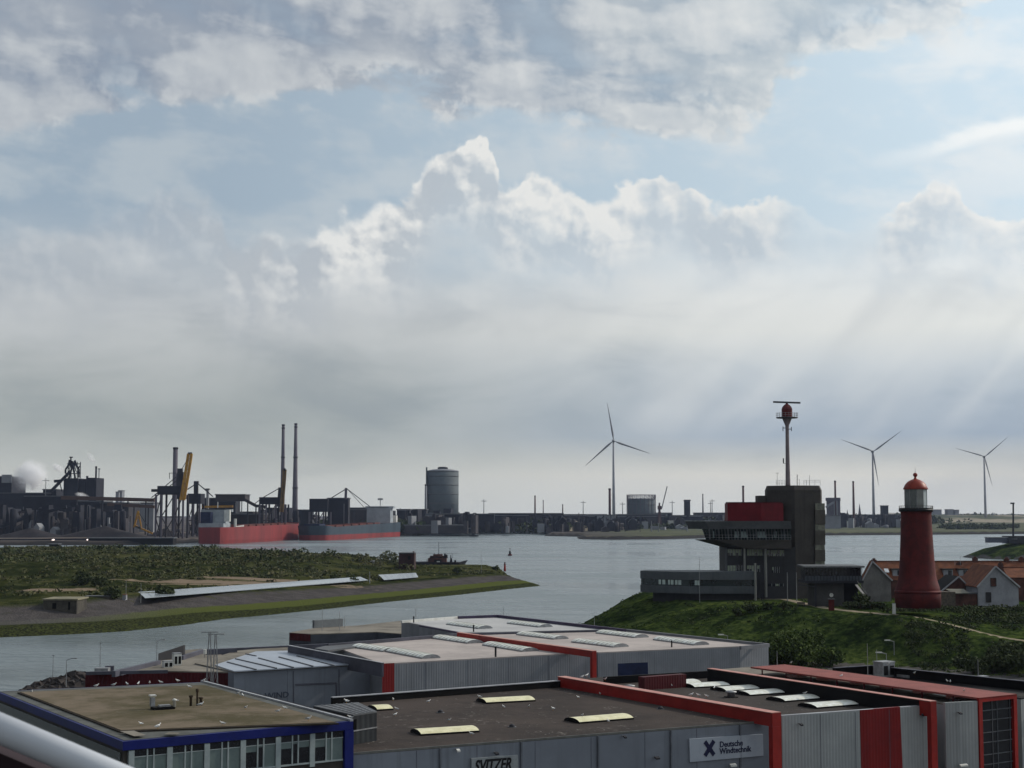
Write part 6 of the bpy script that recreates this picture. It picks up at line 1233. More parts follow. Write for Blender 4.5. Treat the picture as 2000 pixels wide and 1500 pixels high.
box_thing('distant_tower_block',226,960,232,985,3000,20,'pale distant silo tower between furnace and unloader, left','silo','ind3'); box_thing('distant_tower_block',231,957.5,238.5,985,3010,20,'pale distant silo tower between furnace and unloader, right','silo','ind3')
# blast furnace
Yb=1950; t=thing('blast_furnace',(Q(150,970,Yb).x,Yb,3),'black blast furnace with inclined hoist, uptake pipes and top platform','blast furnace')
qb(MB(),122,934,152,1040,Yb,40,3).build('furnace_house',M['ind'],t); qb(MB(),150,936,166,1040,Yb+5,30,3).build('cast_house',M['ind'],t); qb(MB(),166,933,187,1040,Yb+2,40,3).build('stove_house',M['ind'],t)
mb=MB(); mb.beam(Q(99,960,Yb-4),Q(137,921,Yb-4),3.6,3.2); mb.build('skip_hoist',M['ind'],t)
mb=MB(); mb.beam(Q(106,940,Yb-4),Q(119,939,Yb-4),3.4,3.4); mb.beam(Q(117,943,Yb-4),Q(121,960,Yb-4),1.0); mb.build('hoist_head',M['ind'],t)
for (pts) in ([(128,925),(128,917),(134,908),(136,898)],[(154,933),(154,916),(149,908),(146,899)],[(135,936),(140,914),(140,900)],[(147,934),(143,914),(141,902)]):
    mb=MB()
    for k in range(len(pts)-1): mb.tube(Q(*pts[k],Yb-2),Q(*pts[k+1],Yb-2),1.2,n=8)
    mb.build('uptake_pipe',M['ind'],t)
mb=MB()
for x0,x1,py in ((131,158,906),(133,157,912),(136,146,902),(132,156,925)): mb.beam(Q(x0,py,Yb+2),Q(x1,py,Yb+2),1.0,1.0)
for px in (133,139,145,151,157): mb.beam(Q(px,934,Yb+2),Q(px,902 if px!=133 else 908,Yb+2),.8)
for x0,x1 in ((145,151),(151,157),(133,139)): mb.beam(Q(x0,925,Yb+2),Q(x1,906,Yb+2),.6); mb.beam(Q(x1,925,Yb+2),Q(x0,912,Yb+2),.6)
mb.build('top_frame',M['ind'],t)
mb=MB(); mb.tube(Q(138.5,905,Yb),Q(138.5,894,Yb),.9,n=8); mb.beam(Q(136,893,Yb),Q(142,893,Yb),2,1.4); mb.build('top_gear',M['ind'],t)
qb(MB(),133,903,146,910,Yb,6).build('bell_house',M['ind'],t); qb(MB(),168,929.5,171,934,Yb+4,4).build('roof_vent',M['ind'],t)
box_thing('gas_mast_block',192.6,915,194,975,2100,2,'pair of thin pale vent masts right of the black smoking chimney','vent mast','ind3')
# brown conveyor galleries
def gallery(pts,Y,w,label,m='ind2',legs=(),lw=1.2,h=None):
    t=thing('conveyor_gallery',(Q(*pts[0],Y).x,Y,3),label,'conveyor')
    mb=MB()
    for k in range(len(pts)-1): mb.beam(Q(*pts[k],Y),Q(*pts[k+1],Y),w,h or w)
    mb.build('gallery',M[m],t)
    for px,py in legs: q=Q(px,py,Y); MB().beam((q.x,Y,3),q,lw).build('leg',M['dsteel'],t)
    return t
rb=mat('brown_gallery',(.10,.06,.045),.8,(.07,.045,.038),.02); M['rb']=rb
gallery([(120,972),(200,974),(302,977)],1700,4,'long upper brown conveyor gallery left of the unloader',m='rb',legs=[(150,974),(200,976),(250,978),(285,978)])
gallery([(210,985),(302,990)],1660,3.2,'lower brown conveyor gallery left of the unloader',m='rb',legs=[(230,987),(262,989),(290,990)])
box_thing('white_shed',248,981,300,996,1900,30,'long pale roofed shed glimpsed between the brown galleries','shed','ind3',parts=(('dark_band',250,986,298,989,'ind2'),))
gallery([(0,1030),(60,1008),(130,990)],1640,3,'inclined dark conveyor climbing before the coke works',m='ind',legs=[(30,1020),(60,1009),(95,1000)])
gallery([(-20,1056),(170,1054.5)],1372,2.8,'low dark jetty deck above the inlet at the left',m='ind',legs=[(x,1057) for x in (30,34,45,60,75,88,120,150)],lw=1.6)
# pale low roofs seen through the jetty; sun glints made as glowing panels
for i,(x0,y0,x1,y1,l) in enumerate(((40,1067,96,1078,'pale low barge roof left of the dark pier post'),(118,1066,172,1077,'pale low barge roof right of the dark pier post'))):
    q=P((x0+x1)/2,1079,0); t=thing('barge',(q.x,q.y,0),l,'barge'); Yk=1120; a=Q(x0,y1,Yk); b=Q(x1,y0+3,Yk)
    mb=MB(); mb.add([(a.x+2,Yk,0),(b.x-3,Yk,0),(b.x-3,Yk+9,0),(a.x+2,Yk+9,0),(a.x,Yk-.5,1.6),(b.x,Yk-.5,1.6),(b.x,Yk+9.5,1.6),(a.x,Yk+9.5,1.6)],[[3,2,1,0],[4,5,6,7],[0,1,5,4],[1,2,6,5],[2,3,7,6],[3,0,4,7]]); mb.build('hull',M['dsteel'],t); mb=MB(); mb.prism([(a.x+3,Yk+1),(b.x-3,Yk+1),(b.x-3,Yk+8),(a.x+3,Yk+8)],1.6,2.9); mb.build('hatch_cover',M['ind3'],t)
for i,(px,py,l) in enumerate(((105,1058,'sun glint made as a glowing tilted panel, left, over the inlet'),(174,1057,'sun glint made as a glowing tilted panel, right, over the inlet'))):
    Yk=1360; q=Q(px,py,Yk); t=thing('glint_panel',(q.x,Yk,3),l,'sun glint','glowing panels standing in for sun glints over the inlet'); MB().tube((q.x,Yk,2),(q.x,Yk,q.z-1),.35,n=6).build('pole',M['dsteel'],t)
    e=bpy.data.materials.new('sun_glint_glow'); e.use_nodes=True; e.node_tree.nodes['Principled BSDF'].inputs['Emission Color'].default_value=(1,.82,.75,1); e.node_tree.nodes['Principled BSDF'].inputs['Emission Strength'].default_value=2.2
    mb=MB(); mb.beam(q+Vector((-.9,0,1.9)),q+Vector((.9,0,-1.9)),1.6,1.9 if i==0 else 2.6); mb.build('lamp',e,t)  # emission stands in for a sunlit glint, not a lamp
# bank and dark quay pieces left of the red ship
box_thing('pier_block',172,1050,338,1062,1345,14,'long dark quay wall block left of the red ship','quay wall','tar',zb=-.5)
box_thing('pier_shed',96,1062,112,1079,1180,8,'small dark pier post block between the two pale barges','pier block','tar',zb=-.5)
# yellow loader
t=thing('stacker',(Q(268,1030,1500).x,1500,3),'olive yellow stacker machine with a slanting boom','stacker'); mb=MB(); mb.beam(Q(262,1030,1500),Q(270,998,1500),1.6); mb.beam(Q(276,1030,1500),Q(270,998,1500),1.3); mb.beam(Q(266,1012,1500),Q(274,1012,1500),1); mb.build('frame',M['yellow'],t); mb=MB(); mb.beam(Q(262,1026,1500),Q(298,1042,1500),2,1.6); mb.build('boom',M['yellow'],t); qb(MB(),264,1028,275,1033,1499,4).build('cabin',M['ind3'],t); mb=MB(); mb.beam(Q(270,999,1500),Q(296,1040,1500),.6); mb.build('stay',M['dsteel'],t)
# ship unloaders
M['boomdull']=mat('weathered_yellow',(.22,.13,.04),.6,(.12,.08,.04),.3)
def unloader(x0,x1,yt,yd,yb,Y,label,boom=None,mastp=None,stay=None,house=None,legs=None,extra=()):
    t=thing('ship_unloader',(Q((x0+x1)/2,1050,Y).x,Y,3),label,'crane')
    qb(MB(),x0,yt,x1,yd,Y,22).build('machine_house',M['ind'],t)
    for lx_ in legs or (x0+2,x1-2,(x0+x1)/2):
        for dy in (0,20):
            a=Q(lx_,yd,Y); MB().beam((a.x,Y+dy,2),(a.x,Y+dy,a.z),1.7).build('leg',M['chim'] if dy==0 else M['ind2'],t)
    L=list(legs or (x0+2,x1-2)); mb=MB()
    for k in range(len(L)-1):
        a,b=Q(L[k],yd,Y),Q(L[k+1],yd,Y); m_=(a.z-3)*.5+3
        mb.beam((a.x,Y,3.5),(b.x,Y,m_),.8); mb.beam((b.x,Y,3.5),(a.x,Y,m_),.8); mb.beam((a.x,Y,m_),(b.x,Y,m_),1); mb.beam((a.x,Y,m_),(b.x,Y,a.z),.8)
    mb.build('bracing',M['ind2'],t)
    if mastp:
        for (a,b,w) in mastp: mb=MB(); mb.beam(Q(*a,Y+4),Q(*b,Y+4),w); mb.build('mast',M['dsteel'] if w>3 else M['chim'],t)
    if stay:
        mb=MB()
        for (a,b,w) in stay: mb.beam(Q(*a,Y+4),Q(*b,Y+4),w)
        mb.build('stay',M['dsteel'],t)
    if boom:
        pts,w,m_=boom; 
        for off in (-w*.32,w*.32):
            mb=MB()
            for k in range(len(pts)-1):
                p_,q_=Q(pts[k][0],pts[k][1],Y-3),Q(pts[k+1][0],pts[k+1][1],Y-3); mb.beam(p_+Vector((off,0,0)),q_+Vector((off,0,0)),w*.36*pts[k][2],2.4)
            mb.build('boom',M[m_],t)
        mb=MB()
        for k in range(len(pts)-1):
            for s_ in (.0,.33,.66): p_=Q(pts[k][0],pts[k][1],Y-3).lerp(Q(pts[k+1][0],pts[k+1][1],Y-3),s_); mb.beam(p_-Vector((w*.3,0,0)),p_+Vector((w*.3,0,0)),.5)
        mb.beam(Q(*pts[0][:2],Y-3)-Vector((w*.4,0,0)),Q(*pts[0][:2],Y-3)+Vector((w*.4,0,0)),1.4,2.4); mb.build('boom_lacing',M['dsteel'],t)
    return t
unloader(307,352,949,966,1050,1450,'large unloader crane with a raised thick yellow boom',boom=([(371,886,1.0),(369,900,1.1),(365,925,1.15),(360,955,1.0),(356,977,.6)],4.6,'yellow'),mastp=[((352,975),(353,922),5.5),((352,925),(352,915),4.5),((345,950),(346,925),1.5),((363,975),(361,930),1.6)],stay=[((352,925),(296,972),.7),((350,935),(300,974),.7),((296,958),(310,958),2.6),((330,924),(345,924),.5),((331,924),(331,935),.5),((352,922),(369,892),.5)],legs=(305,316,341,358))
unloader(366,392,964,984,1045,1560,'dark unloader crane with a short tower head just right of the yellow boom',mastp=[((383,965),(383,941),4),((379,942),(388,942),2.5)],stay=[((383,945),(366,956),1.0),((386,944),(416,970),.9),((388,946),(404,958),.6)],legs=(368,378,390))
box_thing('transfer_house',403,954,407,975,1620,5,'small conical pale transfer tower between the crane heads','tower','ind3')
box_thing('stockyard_shed',421,965,478.5,991,1640,30,'large grey box shed on stilts behind the red ship','shed','ind2',zb=Q(450,979,1640).z,parts=(('leg',461,979,463,1003,'ind3'),('leg',471,979,473,1003,'ind3')))
box_thing('stockyard_shed',394,972,460,1020,1700,30,'lower dark shed left under the grey box shed','shed','ind')
gallery([(395,990),(455,989)],1610,2.2,'olive conveyor deck behind the red ship bridge',m='yellow',legs=[(410,991),(440,991)])
gallery([(478,976),(500,988),(520,990)],1640,3,'short sloping conveyor from the grey box shed',m='ind2',legs=[(484,980),(500,988)])
box_thing('white_shed',462,999,497,1004,1900,30,'distant pale shed glimpsed beyond the stilts','shed','ind3')
box_thing('ore_bank',395,1003,515,1032,1650,30,'dark mound of ore behind the red ship hull','ore bank','ore')
unloader(506,546,971,985,1045,1600,'unloader crane with slender upright yellow twin booms',boom=([(556,917,.6),(555,935,.8),(552,970,.9),(550,1000,.6)],2.6,'boomdull'),mastp=[((545,990),(548,952),4),((553,1000),(553,940),2.2)],stay=[((545,954),(515,971),.8),((515,971),(497,984),.7)],legs=(507,520,539,551,558))
unloader(604,640,974,1000,1040,1700,'broad dark unloader crane left part with lattice A frame',mastp=[((675,975),(676,953),2.6)],stay=[((676,955),(648,972),.9),((678,955),(722,989),.8),((680,957),(712,992),.5)],legs=(604,618,632,646))
box_thing('crane_house',640,972,680,1030,1712,20,'dark right half of the broad unloader with a pale leg','crane house','ind',parts=(('leg',671,984,672.5,1022,'ind3'),))
for i,(x0,y0,x1,Y,m,l) in enumerate(((556,993,604,1900,'ind','low dark shed at the foot of the twin chimneys'),(680,988,726,1850,'ind2','brown weathered shed right of the broad unloader'),(724,987,760,1950,'ind2','low brown building behind the white ship bridge'),(775,989,800,2000,'ind','dark wooded works block right of the white bridge'),(800,992,832,2050,'ind','low dark works block before the gasholder'),(812,1000,905,1980,'ind3','long pale roofed hall at the gasholder foot'),(868,999,925,1900,'ind','dark long shed right of the gasholder foot'),(790,1020,905,1830,'ind2','low brown quay building with a pale doorway right of the blue ship'),(905,1001,965,2000,'ind','dark shed with a pale roof line right of the gasholder'),(955,999,1035,2100,'ind','long dark shed across the centre of the far shore'),(1035,998,1100,2300,'ind2','weathered hall below the centre chimneys'),(1100,999,1185,2400,'ind2','weathered hall between centre chimneys and turbine'),(1150,1003,1200,2300,'ind3','pale low hall just left of the big turbine'),(1205,1001,1300,2450,'ind2','low hall before the frame gasholder'),(1280,997,1312,2600,'ind3','pale round shouldered hall right of the frame gasholder'),(1310,1001,1372,2500,'ind','low dark hall left of the control tower'),(1360,999,1416,2600,'ind2','weathered hall close to the control tower deck'),(1640,1002,1700,2700,'ind2','low works hall right of the power block'),(1690,1001,1760,2800,'ind','long low works hall left of the lighthouse'))):
    yb=1035; parts=(('doorway',844,1024,848,1031,'skyly'),) if 'pale doorway' in l else ((('roof_line',x0+2,y0+7,x1-2,y0+8,'ind3'),) if i%2 else ())
    box_thing('works_hall',x0,y0+2+(i*5%4),x1,yb,Y,45,l,'hall',m,parts=parts)
box_thing('cooling_tower_block',1337,977,1348,1000,2500,10,'dark upright block tower left of the control tower deck','tower block','ind',parts=(('cap',1336,976,1349,978,'dsteel'),))
t=box_thing('power_block',1620,976,1641,1010,2500,25,'grey power station block with a stepped head right of the control tower','power station','chim',parts=(('flue_tower',1629,973,1636,1008,'ind3'),)); qb(MB(),1618.5,972,1641.5,978,2498,25).build('head',M['chim'],t); mb=MB(); mb.beam(Q(1613,991,2490),Q(1628,981,2490),3); mb.build('conveyor',M['ind3'],t)
box_thing('pale_shed',1611,1006.5,1642,1026,2300,30,'square pale grey shed on the far bank right of the control tower','shed','ind3')
box_thing('tower_block',1722.5,987,1735,1005,2900,14,'dark square works tower right of the middle turbine','tower block','ind')
box_thing('apartment_block',1824,995,1839,1004,4200,30,'leftmost distant apartment block right of the lighthouse','apartment block','ind3',group='distant apartment blocks'); box_thing('apartment_block',1851,994.5,1862,1004,4200,30,'middle distant apartment block right of the lighthouse','apartment block','ind3',group='distant apartment blocks'); box_thing('apartment_block',1865,995.5,1873,1004,4200,30,'rightmost distant apartment block right of the lighthouse','apartment block','ind3',group='distant apartment blocks')
q=Q(1679,1000,3600); t=thing('church',(q.x,3600,3),'tiny distant church spire right of the reddish chimney','church'); MB().box((q.x,3600,0),(8,8,16),0,z0=3).build('tower',M['chim'],t); MB().lathe((q.x,3600),[(4.6,19),(.2,Q(1679,983,3600).z)],4,smooth=False).build('spire',M['chim'],t)
q=Q(1655,1000,3600); t=thing('church',(q.x,3600,3),'tinier church spire left of the reddish chimney','church'); MB().box((q.x,3600,0),(6,6,10),0,z0=3).build('tower',M['chim'],t); MB().lathe((q.x,3600),[(3.6,13),(.2,Q(1655,995,3600).z)],4,smooth=False).build('spire',M['chim'],t)
# harbour crane
t=thing('harbour_crane',(Q(1288,1000,2300).x,2300,3),'far harbour crane with a thin raised jib right of the frame gasholder','crane'); mb=MB(); mb.beam(Q(1286,1025,2300),Q(1288,982,2300),2.2); mb.beam(Q(1291,1025,2300),Q(1288,982,2300),1.6); mb.build('tower',M['chimr'],t); mb=MB(); mb.beam(Q(1292,995,2300),Q(1303,950,2300),1.3); mb.build('jib',M['ind3'],t); qb(MB(),1285,988,1292,995,2298,6).build('cab',M['chimr'],t)
# glints: bright roofs
box_thing('bright_roof',1307,1017,1316,1020,2300,20,'small bright white roof left of the control tower deck','roof','white',zb=Q(1310,1020,2300).z-3,roof='white')
box_thing('bright_roof',1739,1012.5,1762,1015,2500,20,'thin bright white roof just left of the lighthouse','roof','white',zb=Q(1750,1015,2500).z-2,roof='white')
box_thing('storage_tank',1656,1016,1659,1021,2400,8,'tiny white tank below the reddish chimney','tank','white')
for i,(px,y0,Y) in enumerate(((945,975,2500),(1139,978,2700),(1313,978,2600),(1388,980,2700),(1216,981,2600),(1391,975,2700),(88,934,1950))):
    q=Q(px,1000,Y); mast(q.x,Y,3,Q(px,y0,Y).z-3,.7 if i!=6 else .6,['thin far pylon right of the gasholder','thin far pylon between centre chimneys and big turbine','thin far pylon right of the harbour crane','thin far pylon near the control tower deck','small thin pylon right of the big turbine','second thin pylon near the control tower deck','thin mast beside the white steam'][i],'pylon','pylon',group='thin pylons on the far shore',arms=((Q(px,y0,Y).z-6,9),))
# far trees: woods on the skyline and the green strip
def clutter(name,spans,seed,mt,label=None):
    """pipe racks, tanks, gabled sheds and small stacks too many and too small to tell apart"""
    rr=random.Random(seed); mb=MB()
    for (x0,x1,yt,Y0_,Y1_,n) in spans:
        for k in range(n):
            px=rr.uniform(x0,x1); Y=rr.uniform(Y0_,Y1_); s=Y/3050; w=rr.uniform(3,16)*s; h=max(3,(Q(px,yt+rr.uniform(0,18),Y).z-3)); X=Q(px,1000,Y).x; c=rr.random()
            if c<.35: mb.box((X,Y,0),(w,rr.uniform(8,20),h),rr.uniform(-.3,.3),z0=3)
            elif c<.6:
                e=h*.75; mb.add([(X-w/2,Y,3),(X+w/2,Y,3),(X+w/2,Y,e),(X,Y,h),(X-w/2,Y,e)]+[(X-w/2,Y+18,3),(X+w/2,Y+18,3),(X+w/2,Y+18,e),(X,Y+18,h),(X-w/2,Y+18,e)],[[0,1,2,3,4],[9,8,7,6,5],[1,6,7,2],[5,0,4,9],[2,7,8,3],[3,8,9,4]])
            elif c<.75: r=min(w,7)/2; mb.lathe((X,Y),[(r,3),(r,h),(r*.3,h+1)],10)
            elif c<.88: mb.beam((X-w,Y,h*.6),(X+w,Y,h*rr.uniform(.5,1)),1.3); mb.beam((X-w,Y,3),(X-w,Y,h*.6),.8); mb.beam((X+w,Y,3),(X+w,Y,h*.6),.8)
            else: mb.tube((X,Y,3),(X,Y,h+rr.uniform(2,8)),.7,.5,6)
    o=mb.build(name,M[mt]); o['kind']='stuff'; return o
clutter('dark_industrial_clutter',[(0,250,985,1620,1900,110),(380,600,990,1700,1900,50),(700,930,993,1840,2150,80),(930,1240,1003,1950,2350,110),(1200,1420,1003,2300,2600,80),(1640,1790,1000,2500,2800,70)],11,'ind')
clutter('brown_industrial_clutter',[(0,260,998,1600,1800,60),(430,620,998,1700,1850,25),(690,930,1000,1830,2000,40),(930,1240,1008,1900,2200,60),(1200,1420,1006,2250,2500,40),(1640,1790,1004,2450,2700,30)],12,'ind2')
clutter('pale_industrial_clutter',[(20,250,1006,1600,1780,16),(800,930,1006,1830,1900,10),(930,1420,1012,1900,2300,34),(1640,1800,1008,2400,2600,14)],13,'ind3')
def fwood(name,rows,mt,size,seed,n):
    rr=np.random.RandomState(seed); cl=[]
    for (x0,x1,Y,h,d) in rows:
        for k in range(n):
            px=rr.uniform(x0,x1); y=Y+rr.uniform(0,d); q=Q(px,1000,y); r=h*rr.uniform(.5,1.0)*.6; z=3.5 if y<3000 else 6; cl.append((q.x,y,z+r*.6,r*1.4,r*1.4,r))
    return leaves(name,cl,M[mt],kind='stuff',size=size,dens=.55)
fwood('distant_woods',[(560,840,2050,17,60),(700,830,1840,17,60),(880,1110,2150,17,100),(930,1110,2000,12,60),(1080,1420,2450,20,200),(1610,1830,2850,22,200),(1180,1420,2250,9,100),(1780,2100,4200,22,400),(1350,1900,2900,10,300)],'scrub',3.0,3,90)
fwood('far_bank_thicket',[(1835,1985,2350,9,120),(1850,1960,2200,8,60)],'scrub',1.6,5,70)
# far dunes and the pale works at the left of the lighthouse
# ---- little vessels
for px,py,s,l,m in ((952,1038,1.0,'tiny dark launch moored left at the far quay','dsteel'),(979,1036.5,.9,'tiny dark launch moored in the middle of the far quay','dsteel'),(996,1036.5,1.0,'tiny launch with a white cabin at the far quay','white'),(925,1048,.7,'tiny dark workboat alone on the water right of the blue ship','dsteel')):
    q=P(px,py,0); L=9*s*1.6; t=thing('motor_boat',(q.x,q.y,0),l,'boat'); mb=MB(); x,y=q.x,q.y
    mb.add([(x-L*.5,y-1.8,-.2),(x+L*.35,y-1.8,-.2),(x+L*.5,y,-.2),(x+L*.35,y+1.8,-.2),(x-L*.5,y+1.8,-.2),(x-L*.52,y-2.2,1.6),(x+L*.38,y-2.2,1.8),(x+L*.58,y,2.4),(x+L*.38,y+2.2,1.8),(x-L*.52,y+2.2,1.6)],[[4,3,2,1,0],[5,6,7,8,9]]+[[i,(i+1)%5,5+(i+1)%5,5+i] for i in range(5)]); mb.build('hull',M['dsteel'],t)
    MB().box((x-.5,y,0),(L*.35,2.8,2.2),0,z0=1.7).build('cabin',M[m],t); MB().tube((x,y,3.9),(x,y,7*s),.12,n=5).build('mast',M['steel'],t)
# ================================================================== BULK CARRIERS
def bulker(name,A,Bw,beam,hd,label,paint,boot,deckh_s,deckh_b,bt):
    """A: near visible stern/bow corner of the lit side, Bw: the other end of that side; beam to the left"""
    A,Bw=Vector(A),Vector(Bw); d=(Bw-A); L=d.length; d.normalize(); n=Vector((-d.y,d.x,0)); t=thing(name,(A.x,A.y,0),label,'cargo ship')
    mid=A+n*beam/2; st=[]
    for k in range(41):
        s=k/40
        w=1.0
        if hd=='stern_near': w=min(1,.60+.40*math.sqrt(s/.10)) if s<.10 else (1 if s<.93 else max(.04,math.sqrt(max(0,1-((s-.93)/.07)**2))))
        else: w=(math.sqrt(max(0.0,1-((.05-s)/.05)**2)) if s<.05 else 1) if s<.9 else 1-.9*(s-.9)
        w=max(w,.05); st.append((s,w))
    z_=lambda s:deckh_s+(deckh_b-deckh_s)*s+((1.6*sst(.9,1.0,np.array(s))) if hd=='stern_near' else 2.2*float(sst(.14,.0,np.array(s))))
    def ring(s,w,z,fl=1.0,sx=0.0): c=mid+d*(L*s+sx); return [c-n*(beam/2*w*fl)+Vector((0,0,z)),c+n*(beam/2*w*fl)+Vector((0,0,z))]
    lev=[(-1.0,.90),(bt,.985),(bt+.01,.985),(None,1.0)]
    def hullpart(za,zb,m_,nm,fa,fb):
        mb=MB(); mb.smooth=True; vs=[]
        for (s,w) in st:
            rake=(3.0 if (hd=='stern_near' and s>.97) else (-3.0 if (hd!='stern_near' and s<.03) else 0))
            zt=float(z_(s)) if zb is None else zb
            a=ring(s,w,za,fa); b=ring(s,w,zt,fb,rake if zb is None else 0); vs+= [a[0],b[0],a[1],b[1]]
        k=len(st); fs=[]
        for i in range(k-1): o=4*i; fs+=[[o,o+4,o+5,o+1],[o+2,o+3,o+7,o+6]]
        mb.add(vs,fs); mb.smooth=False; mb.add(vs[:4],[[0,1,3,2]]); mb.add(vs[-4:],[[0,2,3,1]])
        return mb.build(nm,m_,t)
    hullpart(-1.2,bt,boot,'lower_hull',.95,.985); hullpart(bt,None,paint,'hull',.985,1.0)
    mb=MB(); vs=[]
    for (s,w) in st: a=ring(s,w*.97,float(z_(s))-1.0); vs+=a
    mb.add(vs,[[2*i,2*i+1,2*i+3,2*i+2] for i in range(len(st)-1)]); mb.build('deck',M['deck'],t)
    def blk(s0,s1,w0,w1,z0,z1,nm,m_):
        a=mid+d*(L*s0); b=mid+d*(L*s1); q=[a+n*beam*w0,b+n*beam*w0,b+n*beam*w1,a+n*beam*w1]; mb=MB(); mb.prism(q,z0,z1); return mb.build(nm,m_ if not isinstance(m_,str) else M[m_],t)
    for k in range(7):
        s0=(.25 if hd=='stern_near' else .10)+k*.098; zz_=float(z_(s0))-1; blk(s0,s0+.075,-.3,.3,zz_,zz_+2.2,'hatch_cover','deck')
    mb=MB(); 
    for k in range(60):
        s=k/60+.005; c=mid+d*(L*s)-n*(beam/2*.98*st[int(s*40)][1]); z=float(z_(s)); mb.tube(c+Vector((0,0,z)),c+Vector((0,0,z+1.1)),.09,n=3)
    mb.build('rail',M['deck'],t)
    return t,blk,z_,mid,d,n,L
t,blk,z_,mid,d,n,L=bulker('bulk_carrier',(-251,1382,0),(-214,1602,0),32,'stern_near','red hulled bulk carrier with white bridge moored at the ore quay',M['hullr'],M['hullr'],14.5,16,3.0)
bw=mat('bridge_white',(.36,.39,.42),.5,(.26,.285,.31),.1)
blk(.02,.10,-.34,.38,13.8,18,'poop_house',bw); blk(.06,.105,-.30,.34,18,23,'accommodation',bw); blk(.066,.10,-.24,.28,23,28,'upper_accommodation',bw); blk(.072,.092,-.44,.46,28,30.4,'bridge',bw); blk(.024,.05,.05,.34,18,28,'funnel','navy'); blk(.05,.062,-.44,-.28,19.5,30,'white_tower','white')
mb=MB()
for z in (30.4,):
    c=mid+d*(L*.055 if z<24 else L*.0648)-d*.3; mb.beam(c-n*10+Vector((0,0,z)),c+n*10+Vector((0,0,z)),.3,.7)
mb.build('window_band',M['glassd'],t)
c=mid+d*(L*.085); MB().tube(c+Vector((0,0,31.6)),c+Vector((0,0,37)),.4,n=6).build('radar_mast',M['white'],t)
c=mid+d*(L*.13)-n*13; MB().tube(c+Vector((0,0,13)),c+Vector((0,0,22)),1.2,n=8).build('deck_crane',M['white'],t); mb=MB(); mb.beam(c+Vector((0,0,14.5)),c+d*16-n*2+Vector((0,0,15.5)),1.4,1.2); mb.build('gangway',M['white'],t)
t,blk,z_,mid,d,n,L=bulker('bulk_carrier',(-184,1545,0),(-127,1806,0),32,'bow_near','blue grey hulled bulk carrier with red boot topping and white stern bridge',M['hullb'],M['hullr'],12.5,16.5,5.2)
blk(.86,.90,-.42,.45,15.5,32,'accommodation',bw); blk(.865,.895,-.52,.52,32,34.5,'bridge',bw); blk(.91,.95,-.18,.2,15.5,33,'funnel','white'); blk(.955,.975,-.40,-.20,15.5,24,'lifeboat','white'); blk(0.02,.085,-.25,.25,13,16.2,'forecastle','navy')
mb=MB()
for z in (33.2,): c=mid+d*(L*.8585); mb.beam(c-n*12+Vector((0,0,z)),c+n*12+Vector((0,0,z)),.3,.7)
mb.build('window_band',M['slab'],t)
c=mid+d*(L*.88); mb=MB(); mb.tube(c+Vector((0,0,34)),c+Vector((0,0,44)),.5,n=6); mb.beam(c-n*3+Vector((0,0,42.5)),c+n*3+Vector((0,0,42.5)),.8,2.2); mb.build('radar_mast',M['shipw'],t)
c=mid+d*(L*.06); MB().tube(c+Vector((0,0,15)),c+Vector((0,0,22)),.5,n=6).build('foremast',M['dsteel'],t)
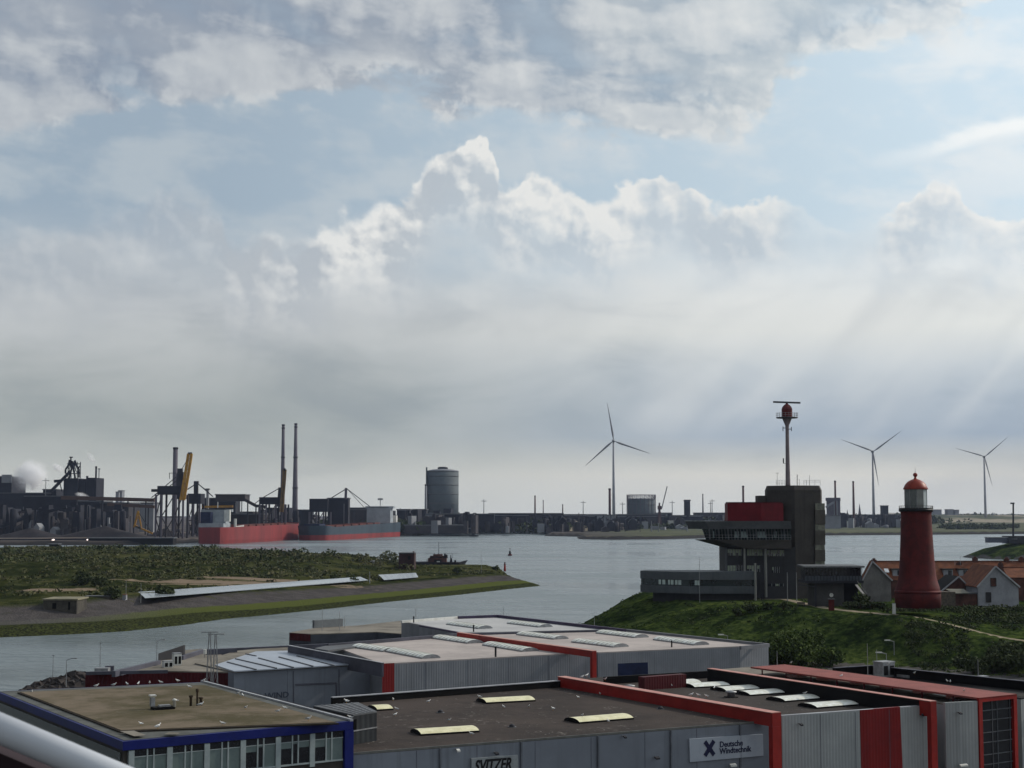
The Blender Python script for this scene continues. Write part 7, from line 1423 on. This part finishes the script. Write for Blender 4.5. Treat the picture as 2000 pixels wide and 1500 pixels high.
# ================================================================== STEAM AND HAZE
def vol(name,mesh_bm,dens,col,label=None,scale=.02,lo=.42,hi=.62,abs_=0,aniso=0.0):
    m=bpy.data.materials.new(name); m.use_nodes=True; nt=m.node_tree; nt.nodes.clear(); n=N(nt); pv=n.new('ShaderNodeVolumePrincipled'); out=n.new('ShaderNodeOutputMaterial'); nt.links.new(pv.outputs[0],out.inputs['Volume'])
    pv.inputs['Color'].default_value=(*(col if not scale else (.99,.99,1.0)),1); pv.inputs['Anisotropy'].default_value=aniso
    if scale:
        tc=n.new('ShaderNodeTexCoord'); f=n.noise(tc.outputs['Object'],scale,5,.6,.6)
        g=n.new('ShaderNodeTexCoord'); ln=n.new('ShaderNodeVectorMath',operation='LENGTH'); mp=n.new('ShaderNodeMapping'); nt.links.new(g.outputs['Generated'],mp.inputs[0]); mp.inputs['Location'].default_value=(-1,-1,-1); mp.inputs['Scale'].default_value=(2,2,2); nt.links.new(mp.outputs[0],ln.inputs[0])
        fall=n.ss(n.m('ADD',ln.outputs['Value'],n.m('MULTIPLY',n.m('SUBTRACT',f,.5),2.6)),1.0,.1)
        nt.links.new(n.m('MULTIPLY',n.ss(n.m('ADD',f,n.m('MULTIPLY',fall,.25)),lo+.04,hi+.06),n.m('MULTIPLY',fall,dens)),pv.inputs['Density'])
    else: pv.inputs['Density'].default_value=dens
    ob=mesh_bm.build(name,m)
    return ob
def plume(px,py,rx,ry,Y,label,dens,rot=0.0,sc=.03):
    q=Q(px,py,Y); s=Y/3050; me=MB(); me.smooth=True; n=20;mm=12; vs=[]
    for j in range(mm+1):
        for i in range(n): th=math.pi*j/mm; ph=2*math.pi*i/n; vs.append((max(math.sin(th),.02)*math.cos(ph),max(math.sin(th),.02)*math.sin(ph),math.cos(th)))
    me.add(vs,[[j*n+i,(j+1)*n+i,(j+1)*n+(i+1)%n,j*n+(i+1)%n] for j in range(mm) for i in range(n)]+[list(range(n)),list(range(mm*n,(mm+1)*n))[::-1]])
    o=vol('steam_plume',me,dens,(.9,.92,.95),scale=sc*30); o.location=q; o.scale=(rx*s,rx*s*.8,ry*s); o.rotation_euler=(0,rot,0); 
    o.data.name='steam_plume'; tag(o,label,'steam',kind=None); return o
plume(62,930,44,40,2000,'big white steam cloud drifting above the coke works',.2,sc=.06)
plume(113,914,19,10,1990,'bright slanting steam puff left of the blast furnace top',.22,rot=.5,sc=.08)
plume(178,894,19,8,1960,'grey smoke curling off the black chimney',.13,rot=.95,sc=.08)
plume(160,968,18,8,1900,'small white steam puff at the foot of the blast furnace',.18,rot=.3,sc=.08)
mb=MB(); mb.prism([(-6100,-400),(6100,-400),(6100,10600),(-6100,10600)],-4.5,235.0)
hz=vol('haze',mb,.000027,(.58,.70,1.0),scale=0,aniso=.2); hz['kind']='stuff'
